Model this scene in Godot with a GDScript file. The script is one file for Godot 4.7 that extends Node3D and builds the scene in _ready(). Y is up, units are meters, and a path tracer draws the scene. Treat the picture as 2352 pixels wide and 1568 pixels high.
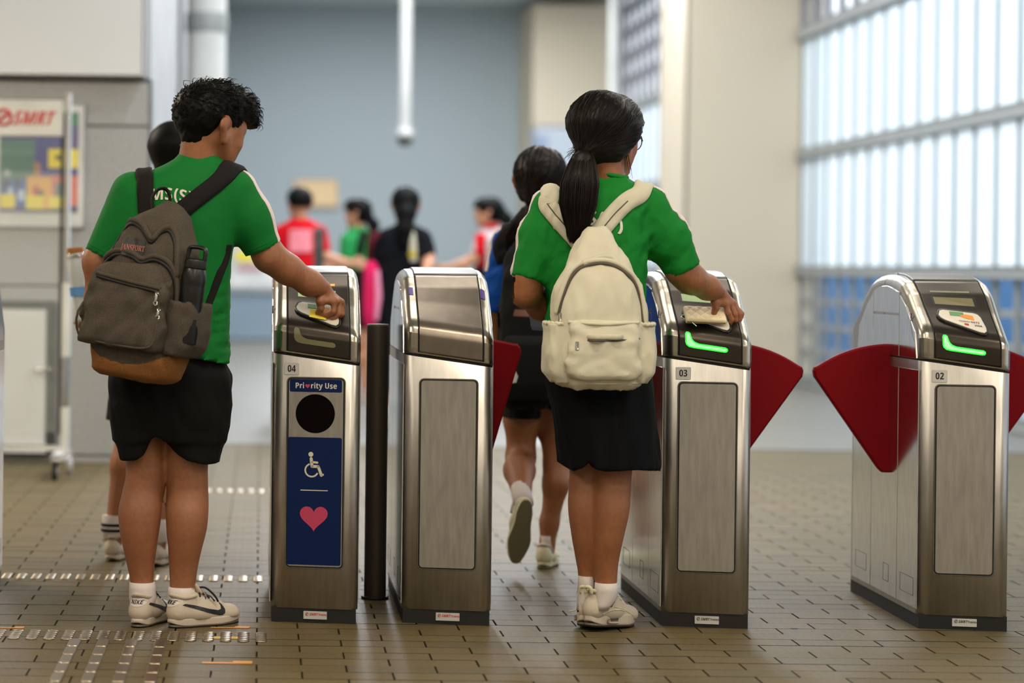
extends Node3D
# A row of ticket gates in a station hall: two pupils tap in, others walk on towards a bright hall with glazed walls.
# Metres, y up. The lens is at x = 0, 1.10 m above the floor, looking along -z.

const EYE := 1.10
const LENS := 5800.0
var M := {}
var names := {}
var rng := RandomNumberGenerator.new()


func _ready() -> void:
	rng.seed = 11
	make_camera()
	make_sky()
	make_materials()
	make_hall()
	make_lamps()
	make_floor()
	make_gates()
	make_tactile()
	make_left_side()
	make_far_side()
	make_boy()
	make_girl()
	make_walking_girl()
	make_hidden_pupil()
	make_far_people()


func make_camera() -> void:
	var cam := Camera3D.new()
	cam.name = "camera"
	var lens := CameraAttributesPhysical.new()
	lens.frustum_focal_length = 85.0
	lens.frustum_focus_distance = 7.72
	lens.frustum_near = 0.1
	lens.frustum_far = 200.0
	lens.exposure_aperture = 1.75
	cam.attributes = lens
	cam.projection = Camera3D.PROJECTION_FRUSTUM
	cam.near = 0.1
	cam.far = 200.0
	cam.size = 0.1 * 1568.0 / LENS                       # height of the near plane
	cam.frustum_offset = Vector2(576.0, -174.0) * 0.1 / LENS   # the lens axis meets the picture up and left of its middle
	cam.position = Vector3(0, EYE, 0)
	cam.rotation.z = 0.0117
	add_child(cam)


func make_sky() -> void:
	var we := WorldEnvironment.new()
	we.name = "sky"
	var e := Environment.new()
	e.background_mode = Environment.BG_SKY
	e.tonemap_mode = Environment.TONE_MAPPER_LINEAR
	e.tonemap_exposure = 1.0
	e.sdfgi_enabled = true
	e.ssao_enabled = true
	e.ssil_enabled = true
	var sky := Sky.new()
	var m := ProceduralSkyMaterial.new()                 # an even, white, overcast sky
	m.sky_top_color = Color(0.80, 0.86, 0.92)
	m.sky_horizon_color = Color(0.93, 0.95, 0.96)
	m.ground_horizon_color = Color(0.86, 0.88, 0.89)
	m.ground_bottom_color = Color(0.55, 0.55, 0.53)
	m.sky_energy_multiplier = 1.0
	m.ground_energy_multiplier = 1.0
	m.sun_angle_max = 0.0
	sky.sky_material = m
	e.sky = sky
	e.background_energy_multiplier = SKY_POWER
	we.environment = e
	add_child(we)


const SKY_POWER := 2.25
const LAMP_POWER := 4.6
const ADDED_HALL_POWER := 12.0  # strength of the lamps added in the far hall


# ---------------------------------------------------------------- helpers: names, things and meshes

func spot(px: float, py: float, depth: float) -> Vector3:   # surveyed point: read off the photograph (2352 x 1568), set at its real distance
	var a := px - 600.0
	var b := py - 610.0
	return Vector3((a + 0.0117 * b) * depth / LENS, EYE - (b - 0.0117 * a) * depth / LENS, -depth)


func numbered(called: String) -> String:
	var k: int = names.get(called, 0)
	names[called] = k + 1
	return called if k == 0 else "%s_%03d" % [called, k]


func tag(o: Node, label: String, category: String, group := "", kind := "") -> Node:
	if label:
		o.set_meta("label", label)
	if category:
		o.set_meta("category", category)
	if group:
		o.set_meta("group", group)
	if kind:
		o.set_meta("kind", kind)
	return o


func thing(called: String, label: String, category: String, at := Vector3.ZERO, group := "") -> Node3D:
	var o := Node3D.new()
	o.name = numbered(called)
	add_child(o)
	o.position = at
	tag(o, label, category, group)
	return o


func origin_of(n: Node) -> Vector3:
	var p := Vector3.ZERO
	while n != null and n != self:
		p += (n as Node3D).position
		n = n.get_parent()
	return p


class Mb:                                   # a mesh being built: points, corners, texture places
	var v := PackedVector3Array()
	var i := PackedInt32Array()
	var uv := PackedVector2Array()

	func tri(a: int, b: int, c: int) -> void:
		i.push_back(a); i.push_back(b); i.push_back(c)

	func quad(a: int, b: int, c: int, d: int) -> void:
		tri(a, b, c)
		tri(a, c, d)

	func join(o: Mb) -> void:
		var n := v.size()
		v.append_array(o.v)
		for k in o.i:
			i.push_back(k + n)

	func moved(t: Transform3D) -> Mb:
		for k in v.size():
			v[k] = t * v[k]
		return self

	func box(c: Vector3, s: Vector3, bev := 0.0, t := Transform3D()) -> Mb:
		var h := s * 0.5
		bev = minf(bev, minf(h.x, minf(h.y, h.z)) * 0.98)
		var n := v.size()
		if bev <= 0.0:
			bev = 0.00001
		for sx in [-1, 1]:
			for sy in [-1, 1]:
				for sz in [-1, 1]:
					for ax in 3:
						var p := Vector3(sx * (h.x - bev), sy * (h.y - bev), sz * (h.z - bev))
						if ax == 0: p.x = sx * h.x
						if ax == 1: p.y = sy * h.y
						if ax == 2: p.z = sz * h.z
						v.push_back(t * (c + p))
		var id := func(x, y, z, ax): return n + ((x * 2 + y) * 2 + z) * 3 + ax
		for s2 in [0, 1]:
			var f := [[id.call(s2, 0, 0, 0), id.call(s2, 1, 0, 0), id.call(s2, 1, 1, 0), id.call(s2, 0, 1, 0)], [id.call(0, s2, 0, 1), id.call(0, s2, 1, 1), id.call(1, s2, 1, 1), id.call(1, s2, 0, 1)], [id.call(0, 0, s2, 2), id.call(1, 0, s2, 2), id.call(1, 1, s2, 2), id.call(0, 1, s2, 2)]]
			for q in f:
				if s2 == 0: quad(q[0], q[3], q[2], q[1])
				else: quad(q[0], q[1], q[2], q[3])
		for a in [0, 1]:
			for b in [0, 1]:
				var e := [[id.call(0, a, b, 1), id.call(1, a, b, 1), id.call(1, a, b, 2), id.call(0, a, b, 2)], [id.call(a, 0, b, 0), id.call(a, 1, b, 0), id.call(a, 1, b, 2), id.call(a, 0, b, 2)], [id.call(a, b, 0, 0), id.call(a, b, 1, 0), id.call(a, b, 1, 1), id.call(a, b, 0, 1)]]
				var flip := [a == b, a != b, a == b]
				for k in 3:
					var q = e[k]
					if flip[k]: quad(q[0], q[1], q[2], q[3])
					else: quad(q[0], q[3], q[2], q[1])
		for a in [0, 1]:
			for b in [0, 1]:
				for c2 in [0, 1]:
					if (a + b + c2) % 2 == 1: tri(id.call(a, b, c2, 0), id.call(a, b, c2, 1), id.call(a, b, c2, 2))
					else: tri(id.call(a, b, c2, 0), id.call(a, b, c2, 2), id.call(a, b, c2, 1))
		return self

	func rings(list: Array, closed_ring := true, cap := true) -> Mb:      # skin over a list of rings of equal length
		var n := v.size()
		var m: int = list[0].size()
		for r in list:
			v.append_array(r)
		for a in list.size() - 1:
			for b in (m if closed_ring else m - 1):
				var c := (b + 1) % m
				quad(n + a * m + b, n + a * m + c, n + (a + 1) * m + c, n + (a + 1) * m + b)
		if cap:
			for e in [0, list.size() - 1]:
				var mid := Vector3.ZERO
				for p in list[e]:
					mid += p
				v.push_back(mid / m)
				for b in m:
					if e == 0: tri(v.size() - 1, n + (b + 1) % m, n + b)
					else: tri(v.size() - 1, n + e * m + b, n + e * m + (b + 1) % m)
		return self

	func tube(pts: Array, rad: Array, seg := 8, wide := 1.0, wide_axis := Vector3.ZERO, cap := true) -> Mb:
		var list := []
		var side := Vector3.ZERO
		for k in pts.size():
			var d: Vector3 = (pts[mini(k + 1, pts.size() - 1)] - pts[maxi(k - 1, 0)]).normalized()
			var u := wide_axis if wide_axis != Vector3.ZERO else side
			if u == Vector3.ZERO:
				u = Vector3.UP if absf(d.y) < 0.9 else Vector3.RIGHT
			u = (u - d * u.dot(d)).normalized()
			side = u
			var w := d.cross(u)
			var ring := PackedVector3Array()
			var r: float = rad[mini(k, rad.size() - 1)]
			for a in seg:
				var t := TAU * a / seg
				ring.push_back(pts[k] + u * (cos(t) * r * wide) + w * (sin(t) * r))
			list.push_back(ring)
		return rings(list, true, cap)

	func lathe(at: Vector3, prof: Array, seg := 24, t := Basis()) -> Mb:   # prof: [radius, height] from the bottom up
		var list := []
		for p in prof:
			var ring := PackedVector3Array()
			for a in seg:
				var g := TAU * a / seg
				ring.push_back(at + t * Vector3(cos(g) * p[0], p[1], sin(g) * p[0]))
			list.push_back(ring)
		return rings(list)

	func prism(poly: PackedVector2Array, t: Transform3D, thick: float, bev := 0.0) -> Mb:   # outline in x and y, front at z = thick
		var m := poly.size()
		var inner := poly
		if bev > 0.0:
			var cc := Vector2.ZERO
			for p in poly: cc += p / m
			inner = PackedVector2Array()
			var turn := 0.0
			for k in m: turn += poly[k].cross(poly[(k + 1) % m])
			for k in m:
				var d := ((poly[(k + 1) % m] - poly[k]).normalized() + (poly[k] - poly[(k + m - 1) % m]).normalized()).normalized()
				inner.push_back(poly[k] + Vector2(-d.y, d.x) * (bev if turn > 0 else -bev))
		var n := v.size()
		for p in poly: v.push_back(t * Vector3(p.x, p.y, 0))
		for p in poly: v.push_back(t * Vector3(p.x, p.y, thick - bev))
		for p in inner: v.push_back(t * Vector3(p.x, p.y, thick))
		for p in inner: v.push_back(t * Vector3(p.x, p.y, thick))
		for r in 2:
			for k in m:
				var c := (k + 1) % m
				quad(n + r * m + k, n + r * m + c, n + (r + 1) * m + c, n + (r + 1) * m + k)
		var f := Geometry2D.triangulate_polygon(inner)
		for k in range(0, f.size(), 3):
			tri(n + 3 * m + f[k], n + 3 * m + f[k + 1], n + 3 * m + f[k + 2])
		if f.size() >= 3:                    # give the cap the sense that the sides have
			var sp := 0.0
			for k in m: sp += inner[k].cross(inner[(k + 1) % m])
			var st := (inner[f[1]] - inner[f[0]]).cross(inner[f[2]] - inner[f[0]])
			if (sp > 0) != (st > 0):
				for k in range(i.size() - f.size(), i.size(), 3):
					var h := i[k]; i[k] = i[k + 1]; i[k + 1] = h
		return self


func emit(called: String, b: Mb, m: Material, parent: Node = self, smooth := true, local := false, sense := 0) -> MeshInstance3D:
	# commits a built mesh as one named node; sense: 0 = closed shape, find the outside by its volume
	var o := MeshInstance3D.new()
	o.name = numbered(called) if parent == self else called
	var v := b.v
	var idx := b.i
	if not local:
		var off := origin_of(parent)
		if off != Vector3.ZERO:
			for k in v.size():
				v[k] -= off
	var mid := Vector3.ZERO
	for p in v:
		mid += p
	mid /= maxf(1.0, v.size())
	if sense == 0:
		var vol := 0.0
		for k in range(0, idx.size(), 3):
			vol += (v[idx[k]] - mid).dot((v[idx[k + 1]] - mid).cross(v[idx[k + 2]] - mid))
		sense = 1 if vol <= 0.0 else -1
	if sense < 0:
		for k in range(0, idx.size(), 3):
			var h := idx[k]
			idx[k] = idx[k + 1]
			idx[k + 1] = h
	var uv := b.uv
	var n := PackedVector3Array()
	if smooth:
		n.resize(v.size())
		for k in range(0, idx.size(), 3):
			var p := v[idx[k]]
			var c := (v[idx[k + 2]] - p).cross(v[idx[k + 1]] - p)
			n[idx[k]] += c
			n[idx[k + 1]] += c
			n[idx[k + 2]] += c
		for k in n.size():
			n[k] = n[k].normalized()
	else:
		var w := PackedVector3Array()
		var uw := PackedVector2Array()
		for k in range(0, idx.size(), 3):
			var c := (v[idx[k + 2]] - v[idx[k]]).cross(v[idx[k + 1]] - v[idx[k]]).normalized()
			for e in 3:
				w.push_back(v[idx[k + e]])
				n.push_back(c)
				if uv: uw.push_back(uv[idx[k + e]])
		v = w
		uv = uw
		idx = PackedInt32Array(range(w.size()))
	var a := []
	a.resize(Mesh.ARRAY_MAX)
	a[Mesh.ARRAY_VERTEX] = v
	a[Mesh.ARRAY_NORMAL] = n
	a[Mesh.ARRAY_INDEX] = idx
	if uv:
		a[Mesh.ARRAY_TEX_UV] = uv
	var mesh := ArrayMesh.new()
	mesh.add_surface_from_arrays(Mesh.PRIMITIVE_TRIANGLES, a)
	mesh.surface_set_material(0, m)
	o.mesh = mesh
	o.cast_shadow = GeometryInstance3D.SHADOW_CASTING_SETTING_ON
	parent.add_child(o, true)
	return o


func struct_box(called: String, lo: Vector3, hi: Vector3, m: Material, bev := 0.0) -> MeshInstance3D:
	var o := emit(called, Mb.new().box((lo + hi) * 0.5, hi - lo, bev), m)
	o.set_meta("kind", "structure")
	return o


func rounded(w: float, h: float, r: float, seg := 5) -> PackedVector2Array:
	var p := PackedVector2Array()
	for q in 4:
		var c := Vector2((w * 0.5 - r) * (1 if q == 0 or q == 3 else -1), (h * 0.5 - r) * (1 if q < 2 else -1))
		for k in seg + 1:
			var a := PI * 0.5 * (q + float(k) / seg)
			p.push_back(c + Vector2(cos(a), sin(a)) * r)
	return p


func frame_at(p: Vector3, y_dir: Vector3, z_dir: Vector3) -> Transform3D:
	var z := z_dir.normalized()
	var y := (y_dir - z * y_dir.dot(z)).normalized()
	return Transform3D(Basis(y.cross(z), y, z), p)


func text_mb(words: String, height: float, font: String, bold := false, depth := 0.0006) -> Mb:   # lettering centred on the origin, facing +z
	var f := SystemFont.new()
	f.font_names = PackedStringArray([font])
	if bold:
		f.font_weight = 700
	var t := TextMesh.new()
	t.text = words
	t.font = f
	t.font_size = 64
	t.pixel_size = height / 64.0 * 1.35
	t.depth = maxf(depth, 0.0001)
	var b := Mb.new()
	for s in t.get_surface_count():
		var a := t.surface_get_arrays(s)
		var n := b.v.size()
		b.v.append_array(a[Mesh.ARRAY_VERTEX])
		var idx = a[Mesh.ARRAY_INDEX]
		if idx == null or idx.size() == 0:
			for k in a[Mesh.ARRAY_VERTEX].size():
				b.i.push_back(n + k)
		else:
			for k in idx:
				b.i.push_back(n + k)
	return b


func heart(w: float) -> PackedVector2Array:
	var p := PackedVector2Array()
	for k in 36:
		var t := TAU * k / 36.0
		p.push_back(Vector2(16.0 * pow(sin(t), 3.0), 13.0 * cos(t) - 5.0 * cos(2 * t) - 2.0 * cos(3 * t) - cos(4 * t)) * (w / 32.0))
	return p


# ---------------------------------------------------------------- bodies and cloth: a field on a grid, meshed as surface nets

class Field:
	var lo: Vector3
	var nx: int
	var ny: int
	var nz: int
	var c: float
	var f := PackedFloat32Array()

	func _init(a: Vector3, b: Vector3, cell: float) -> void:
		lo = Vector3(minf(a.x, b.x), minf(a.y, b.y), minf(a.z, b.z))
		var hi := Vector3(maxf(a.x, b.x), maxf(a.y, b.y), maxf(a.z, b.z))
		c = cell
		nx = int(ceil((hi.x - lo.x) / c)) + 2
		ny = int(ceil((hi.y - lo.y) / c)) + 2
		nz = int(ceil((hi.z - lo.z) / c)) + 2
		f.resize(nx * ny * nz)
		f.fill(1.0)

	func bone(a: Vector3, b: Vector3, ra: float, rb: float, k := 0.02, ax := Vector3.ZERO, q := 1.0, cut := false) -> Field:
		# tapered capsule from a to b; ax and q: q times as thick along ax; cut: ends flat at b
		var reach := maxf(ra, rb) * maxf(1.0, q) + k + 2.0 * c
		var mn := Vector3(minf(a.x, b.x), minf(a.y, b.y), minf(a.z, b.z)) - Vector3.ONE * reach - lo
		var mx := Vector3(maxf(a.x, b.x), maxf(a.y, b.y), maxf(a.z, b.z)) + Vector3.ONE * reach - lo
		var x0 := clampi(int(mn.x / c), 0, nx - 1)
		var x1 := clampi(int(mx.x / c) + 1, 0, nx - 1)
		var y0 := clampi(int(mn.y / c), 0, ny - 1)
		var y1 := clampi(int(mx.y / c) + 1, 0, ny - 1)
		var z0 := clampi(int(mn.z / c), 0, nz - 1)
		var z1 := clampi(int(mx.z / c) + 1, 0, nz - 1)
		var bent := q != 1.0
		var fq := 1.0 - 1.0 / q
		var end := b - a
		var dir := end.normalized()
		var ab := end
		if bent:
			ab -= ax * (ab.dot(ax) * fq)
		var inv := 1.0 / maxf(ab.length_squared(), 1e-9)
		var ik := 0.25 / k
		var dr := rb - ra
		for z in range(z0, z1 + 1):
			for y in range(y0, y1 + 1):
				var at := (z * ny + y) * nx + x0
				var p := Vector3(lo.x + x0 * c, lo.y + y * c, lo.z + z * c) - a
				for x in range(x0, x1 + 1):
					var w := p
					if bent:
						w -= ax * (w.dot(ax) * fq)
					var t := clampf(w.dot(ab) * inv, 0.0, 1.0)
					var d := (w - ab * t).length() - ra - dr * t
					if cut:
						d = maxf(d, (p - end).dot(dir))
					var e := f[at]
					var h := k - absf(d - e)
					if h > 0.0:
						f[at] = minf(d, e) - h * h * ik
					elif d < e:
						f[at] = d
					at += 1
					p.x += c
		return self

	func chain(pts: Array, rad: Array, k := 0.02, ax := Vector3.ZERO, q := 1.0) -> Field:
		for j in pts.size() - 1:
			bone(pts[j], pts[j + 1], rad[j], rad[j + 1], k, ax, q)
		return self

	func loft(rows: Array, n := 2.0, k := 0.02, turn := 0.0) -> Field:
		# rows from the bottom up: [y, centre x, centre z, half width, half depth]; section: superellipse of power n
		var cs := cos(turn)
		var sn := sin(turn)
		var last := rows.size() - 1
		var yb: float = rows[0][0]
		var yt: float = rows[last][0]
		var ik := 0.25 / k
		for y in ny:
			var py := lo.y + y * c
			var over := maxf(yb - py, py - yt)
			if over > k + 2.0 * c:
				continue
			var s := 0
			while s < last - 1 and py > rows[s + 1][0]:
				s += 1
			var t := clampf((py - rows[s][0]) / maxf(rows[s + 1][0] - rows[s][0], 1e-6), 0.0, 1.0)
			var g := PackedFloat32Array()
			for e in range(1, 5):
				var p1: float = rows[s][e]
				var p2: float = rows[s + 1][e]
				var p0: float = rows[maxi(s - 1, 0)][e]
				var p3: float = rows[mini(s + 2, last)][e]
				var m1 := (p2 - p0) * 0.5
				var m2 := (p3 - p1) * 0.5
				g.push_back(p1 + t * (m1 + t * (3.0 * (p2 - p1) - 2.0 * m1 - m2 + t * (2.0 * (p1 - p2) + m1 + m2))))
			var hw := maxf(g[2], 0.002)
			var hd := maxf(g[3], 0.002)
			var mn := minf(hw, hd)
			var reach := maxf(hw, hd) * (1.0 if turn == 0.0 else 1.42) + k + 2.0 * c
			var x0 := clampi(int((g[0] - reach - lo.x) / c), 0, nx - 1)
			var x1 := clampi(int((g[0] + reach - lo.x) / c) + 1, 0, nx - 1)
			var z0 := clampi(int((g[1] - reach - lo.z) / c), 0, nz - 1)
			var z1 := clampi(int((g[1] + reach - lo.z) / c) + 1, 0, nz - 1)
			var round := n == 2.0
			for z in range(z0, z1 + 1):
				var pz := lo.z + z * c - g[1]
				var at := (z * ny + y) * nx + x0
				for x in range(x0, x1 + 1):
					var px := lo.x + x * c - g[0]
					var u := (px * cs - pz * sn) / hw
					var w := (px * sn + pz * cs) / hd
					var d: float
					if round:
						d = (sqrt(u * u + w * w) - 1.0) * mn
					else:
						d = (pow(pow(absf(u), n) + pow(absf(w), n), 1.0 / n) - 1.0) * mn
					if over > d:
						d = over
					var e := f[at]
					var h := k - absf(d - e)
					if h > 0.0:
						f[at] = minf(d, e) - h * h * ik
					elif d < e:
						f[at] = d
					at += 1
		return self

	func bend(how: Callable, band := 0.04) -> Field:          # how(point, value) -> new value, near the surface
		for z in nz:
			for y in ny:
				var at := (z * ny + y) * nx
				for x in nx:
					var e := f[at]
					if e < band and e > -band:
						f[at] = how.call(Vector3(lo.x + x * c, lo.y + y * c, lo.z + z * c), e)
					at += 1
		return self

	func at_point(p: Vector3) -> float:
		var g := (p - lo) / c
		var x := clampi(int(g.x), 0, nx - 2)
		var y := clampi(int(g.y), 0, ny - 2)
		var z := clampi(int(g.z), 0, nz - 2)
		var a := clampf(g.x - x, 0, 1)
		var b := clampf(g.y - y, 0, 1)
		var w := clampf(g.z - z, 0, 1)
		var o := (z * ny + y) * nx + x
		var r := nx * ny
		return lerpf(lerpf(lerpf(f[o], f[o + 1], a), lerpf(f[o + nx], f[o + nx + 1], a), b), lerpf(lerpf(f[o + r], f[o + r + 1], a), lerpf(f[o + r + nx], f[o + r + nx + 1], a), b), w)

	func hit(from: Vector3, dir: Vector3, off := 0.0, far := 0.5) -> Vector3:     # where a ray from outside meets the surface
		var t := 0.0
		while t < far:
			var d := at_point(from + dir * t) - off
			if d < 0.0:
				for k in 5:
					t += at_point(from + dir * t) - off
				break
			t += clampf(d * 0.7, 0.001, 0.02)
		return from + dir * t

	func slope(p: Vector3) -> Vector3:
		var e := c
		return Vector3(at_point(p + Vector3(e, 0, 0)) - at_point(p - Vector3(e, 0, 0)), at_point(p + Vector3(0, e, 0)) - at_point(p - Vector3(0, e, 0)), at_point(p + Vector3(0, 0, e)) - at_point(p - Vector3(0, 0, e))).normalized()

	func net(b: Mb = null) -> Mb:
		if b == null:
			b = Mb.new()
		var cell := PackedInt32Array()
		cell.resize(nx * ny * nz)
		cell.fill(-1)
		var r := nx * ny
		var off := [0, 1, nx, nx + 1, r, r + 1, r + nx, r + nx + 1]
		var ea := [0, 2, 4, 6, 0, 1, 4, 5, 0, 1, 2, 3]
		var eb := [1, 3, 5, 7, 2, 3, 6, 7, 4, 5, 6, 7]
		var first := b.v.size()
		for z in nz - 1:
			for y in ny - 1:
				var o := (z * ny + y) * nx
				for x in nx - 1:
					var d0 := f[o] < 0.0
					if (f[o + 1] < 0.0) == d0 and (f[o + nx] < 0.0) == d0 and (f[o + nx + 1] < 0.0) == d0 and (f[o + r] < 0.0) == d0 and (f[o + r + 1] < 0.0) == d0 and (f[o + r + nx] < 0.0) == d0 and (f[o + r + nx + 1] < 0.0) == d0:
						o += 1
						continue
					var sum := Vector3.ZERO
					var cnt := 0
					for e in 12:
						var p: int = ea[e]
						var q: int = eb[e]
						var fp := f[o + off[p]]
						var fq := f[o + off[q]]
						if (fp < 0.0) != (fq < 0.0):
							var t := fp / (fp - fq)
							var a := Vector3(p & 1, (p >> 1) & 1, p >> 2)
							var g := Vector3(q & 1, (q >> 1) & 1, q >> 2)
							sum += a + (g - a) * t
							cnt += 1
					cell[o] = b.v.size()
					b.v.push_back(lo + (Vector3(x, y, z) + sum / cnt) * c)
					o += 1
		var inc := [1, nx, r]
		for z in range(1, nz - 1):
			for y in range(1, ny - 1):
				var o := (z * ny + y) * nx + 1
				for x in range(1, nx - 1):
					if cell[o] >= first or cell[o - 1] >= first or cell[o - nx] >= first or cell[o - r] >= first:
						var s := f[o] < 0.0
						for ax in 3:
							if (f[o + inc[ax]] < 0.0) != s:
								var u: int = inc[(ax + 1) % 3]
								var w: int = inc[(ax + 2) % 3]
								var q0 := cell[o]
								var q1 := cell[o - u]
								var q2 := cell[o - u - w]
								var q3 := cell[o - w]
								if q0 >= 0 and q1 >= 0 and q2 >= 0 and q3 >= 0:
									if s: b.quad(q0, q3, q2, q1)
									else: b.quad(q0, q1, q2, q3)
					o += 1
		return b


func project(b: Mb, field: Field, t: Transform3D, lift: float) -> Mb:   # lays flat lettering on a body: every point moves along t's -z to the surface
	for k in b.v.size():
		var p := b.v[k]
		var q := t * Vector3(p.x, p.y, 0)
		var s := field.hit(q + t.basis.z * 0.12, -t.basis.z, 0.0, 0.4)
		b.v[k] = s + t.basis.z * (lift + p.z)
	return b


func strip_on(field: Field, pts: Array, dirs: Array, across: Array, width: float, lift: float, thick: float) -> Mb:
	# a band laid on a body: rays from pts along dirs find its course, across gives its width direction
	var hits := []
	for k in pts.size():
		hits.push_back(field.hit(pts[k], dirs[mini(k, dirs.size() - 1)], 0.0, 0.6))
	var steps := 7
	var line := curve(hits, steps)
	for pass_no in 4:                                          # cloth bridges the small folds
		var even := line.duplicate()
		for k in range(1, line.size() - 1):
			even[k] = line[k] * 0.5 + (line[k - 1] + line[k + 1]) * 0.25
		line = even
	var list := []
	for k in line.size():
		var q := float(k) / steps
		var i0 := int(q)
		var a: Vector3 = across[mini(i0, across.size() - 1)].lerp(across[mini(i0 + 1, across.size() - 1)], q - i0)
		var face: Vector3 = -dirs[mini(i0, dirs.size() - 1)].lerp(dirs[mini(i0 + 1, dirs.size() - 1)], q - i0)
		var g: Vector3 = (line[mini(k + 1, line.size() - 1)] - line[maxi(k - 1, 0)]).normalized()
		a = (a - g * a.dot(g)).normalized()
		var n := a.cross(g)
		if n.dot(face) < 0.0: n = -n
		var outer := []
		var inner := []
		for j in 7:
			var w: Vector3 = line[k] + a * ((j / 6.0 - 0.5) * width)
			for e in 2:
				var gap := field.at_point(w)
				if gap < 0.0 and gap > -0.05: w -= n * gap
				elif gap > 0.0 and gap < 0.02: w -= n * gap * 0.6
			outer.push_back(w + n * (lift + thick * (0.4 if j == 0 or j == 6 else 1.0)))
			inner.push_back(w + n * (lift - 0.004))
		var ring := PackedVector3Array()
		for p in outer: ring.push_back(p)
		inner.reverse()
		for p in inner: ring.push_back(p)
		list.push_back(ring)
	return Mb.new().rings(list)


func curve(pts: Array, steps: int) -> Array:                  # smooth line through points
	var out := []
	for k in pts.size() - 1:
		var a: Vector3 = pts[maxi(k - 1, 0)]
		var b: Vector3 = pts[k]
		var c: Vector3 = pts[k + 1]
		var d: Vector3 = pts[mini(k + 2, pts.size() - 1)]
		for s in steps:
			out.push_back(b.cubic_interpolate(c, a, d, float(s) / steps))
	out.push_back(pts[-1])
	return out


func rows_px(list: Array, depth: float) -> Array:            # body sections surveyed from the top down: [y, left x, right x, half depth, depth shift]
	var out := []
	for r in list:
		var a := spot(r[1], r[0], depth + r[4])
		var b := spot(r[2], r[0], depth + r[4])
		out.push_back([(a.y + b.y) * 0.5, (a.x + b.x) * 0.5, -(depth + r[4]), (b.x - a.x) * 0.5, r[3]])
	out.reverse()
	return out


# ---------------------------------------------------------------- materials

func noise_tex(freq: float, side := 256, normal := false, bump := 4.0, lo := Color.BLACK, hi := Color.WHITE, kind := FastNoiseLite.TYPE_SIMPLEX_SMOOTH, octaves := 4) -> NoiseTexture2D:
	var n := FastNoiseLite.new()
	n.noise_type = kind
	n.frequency = freq
	n.fractal_octaves = octaves
	n.seed = rng.randi() % 1000
	var t := NoiseTexture2D.new()
	t.width = side
	t.height = side
	t.seamless = true
	t.noise = n
	if normal:
		t.as_normal_map = true
		t.bump_strength = bump
	else:
		var g := Gradient.new()
		g.set_color(0, lo)
		g.set_color(1, hi)
		t.color_ramp = g
	return t


func mat(called: String, color: Color, rough := 0.6, metal := 0.0, extra := {}) -> StandardMaterial3D:
	var m := StandardMaterial3D.new()
	m.resource_name = called
	m.albedo_color = color
	m.roughness = rough
	m.metallic = metal
	for k in extra:
		m.set(k, extra[k])
	M[called] = m
	return m


func grain(m: StandardMaterial3D, t: Texture2D, scale: Vector3, world := false) -> StandardMaterial3D:
	m.albedo_texture = t
	m.uv1_triplanar = true
	m.uv1_world_triplanar = world
	m.uv1_scale = scale
	return m


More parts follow.
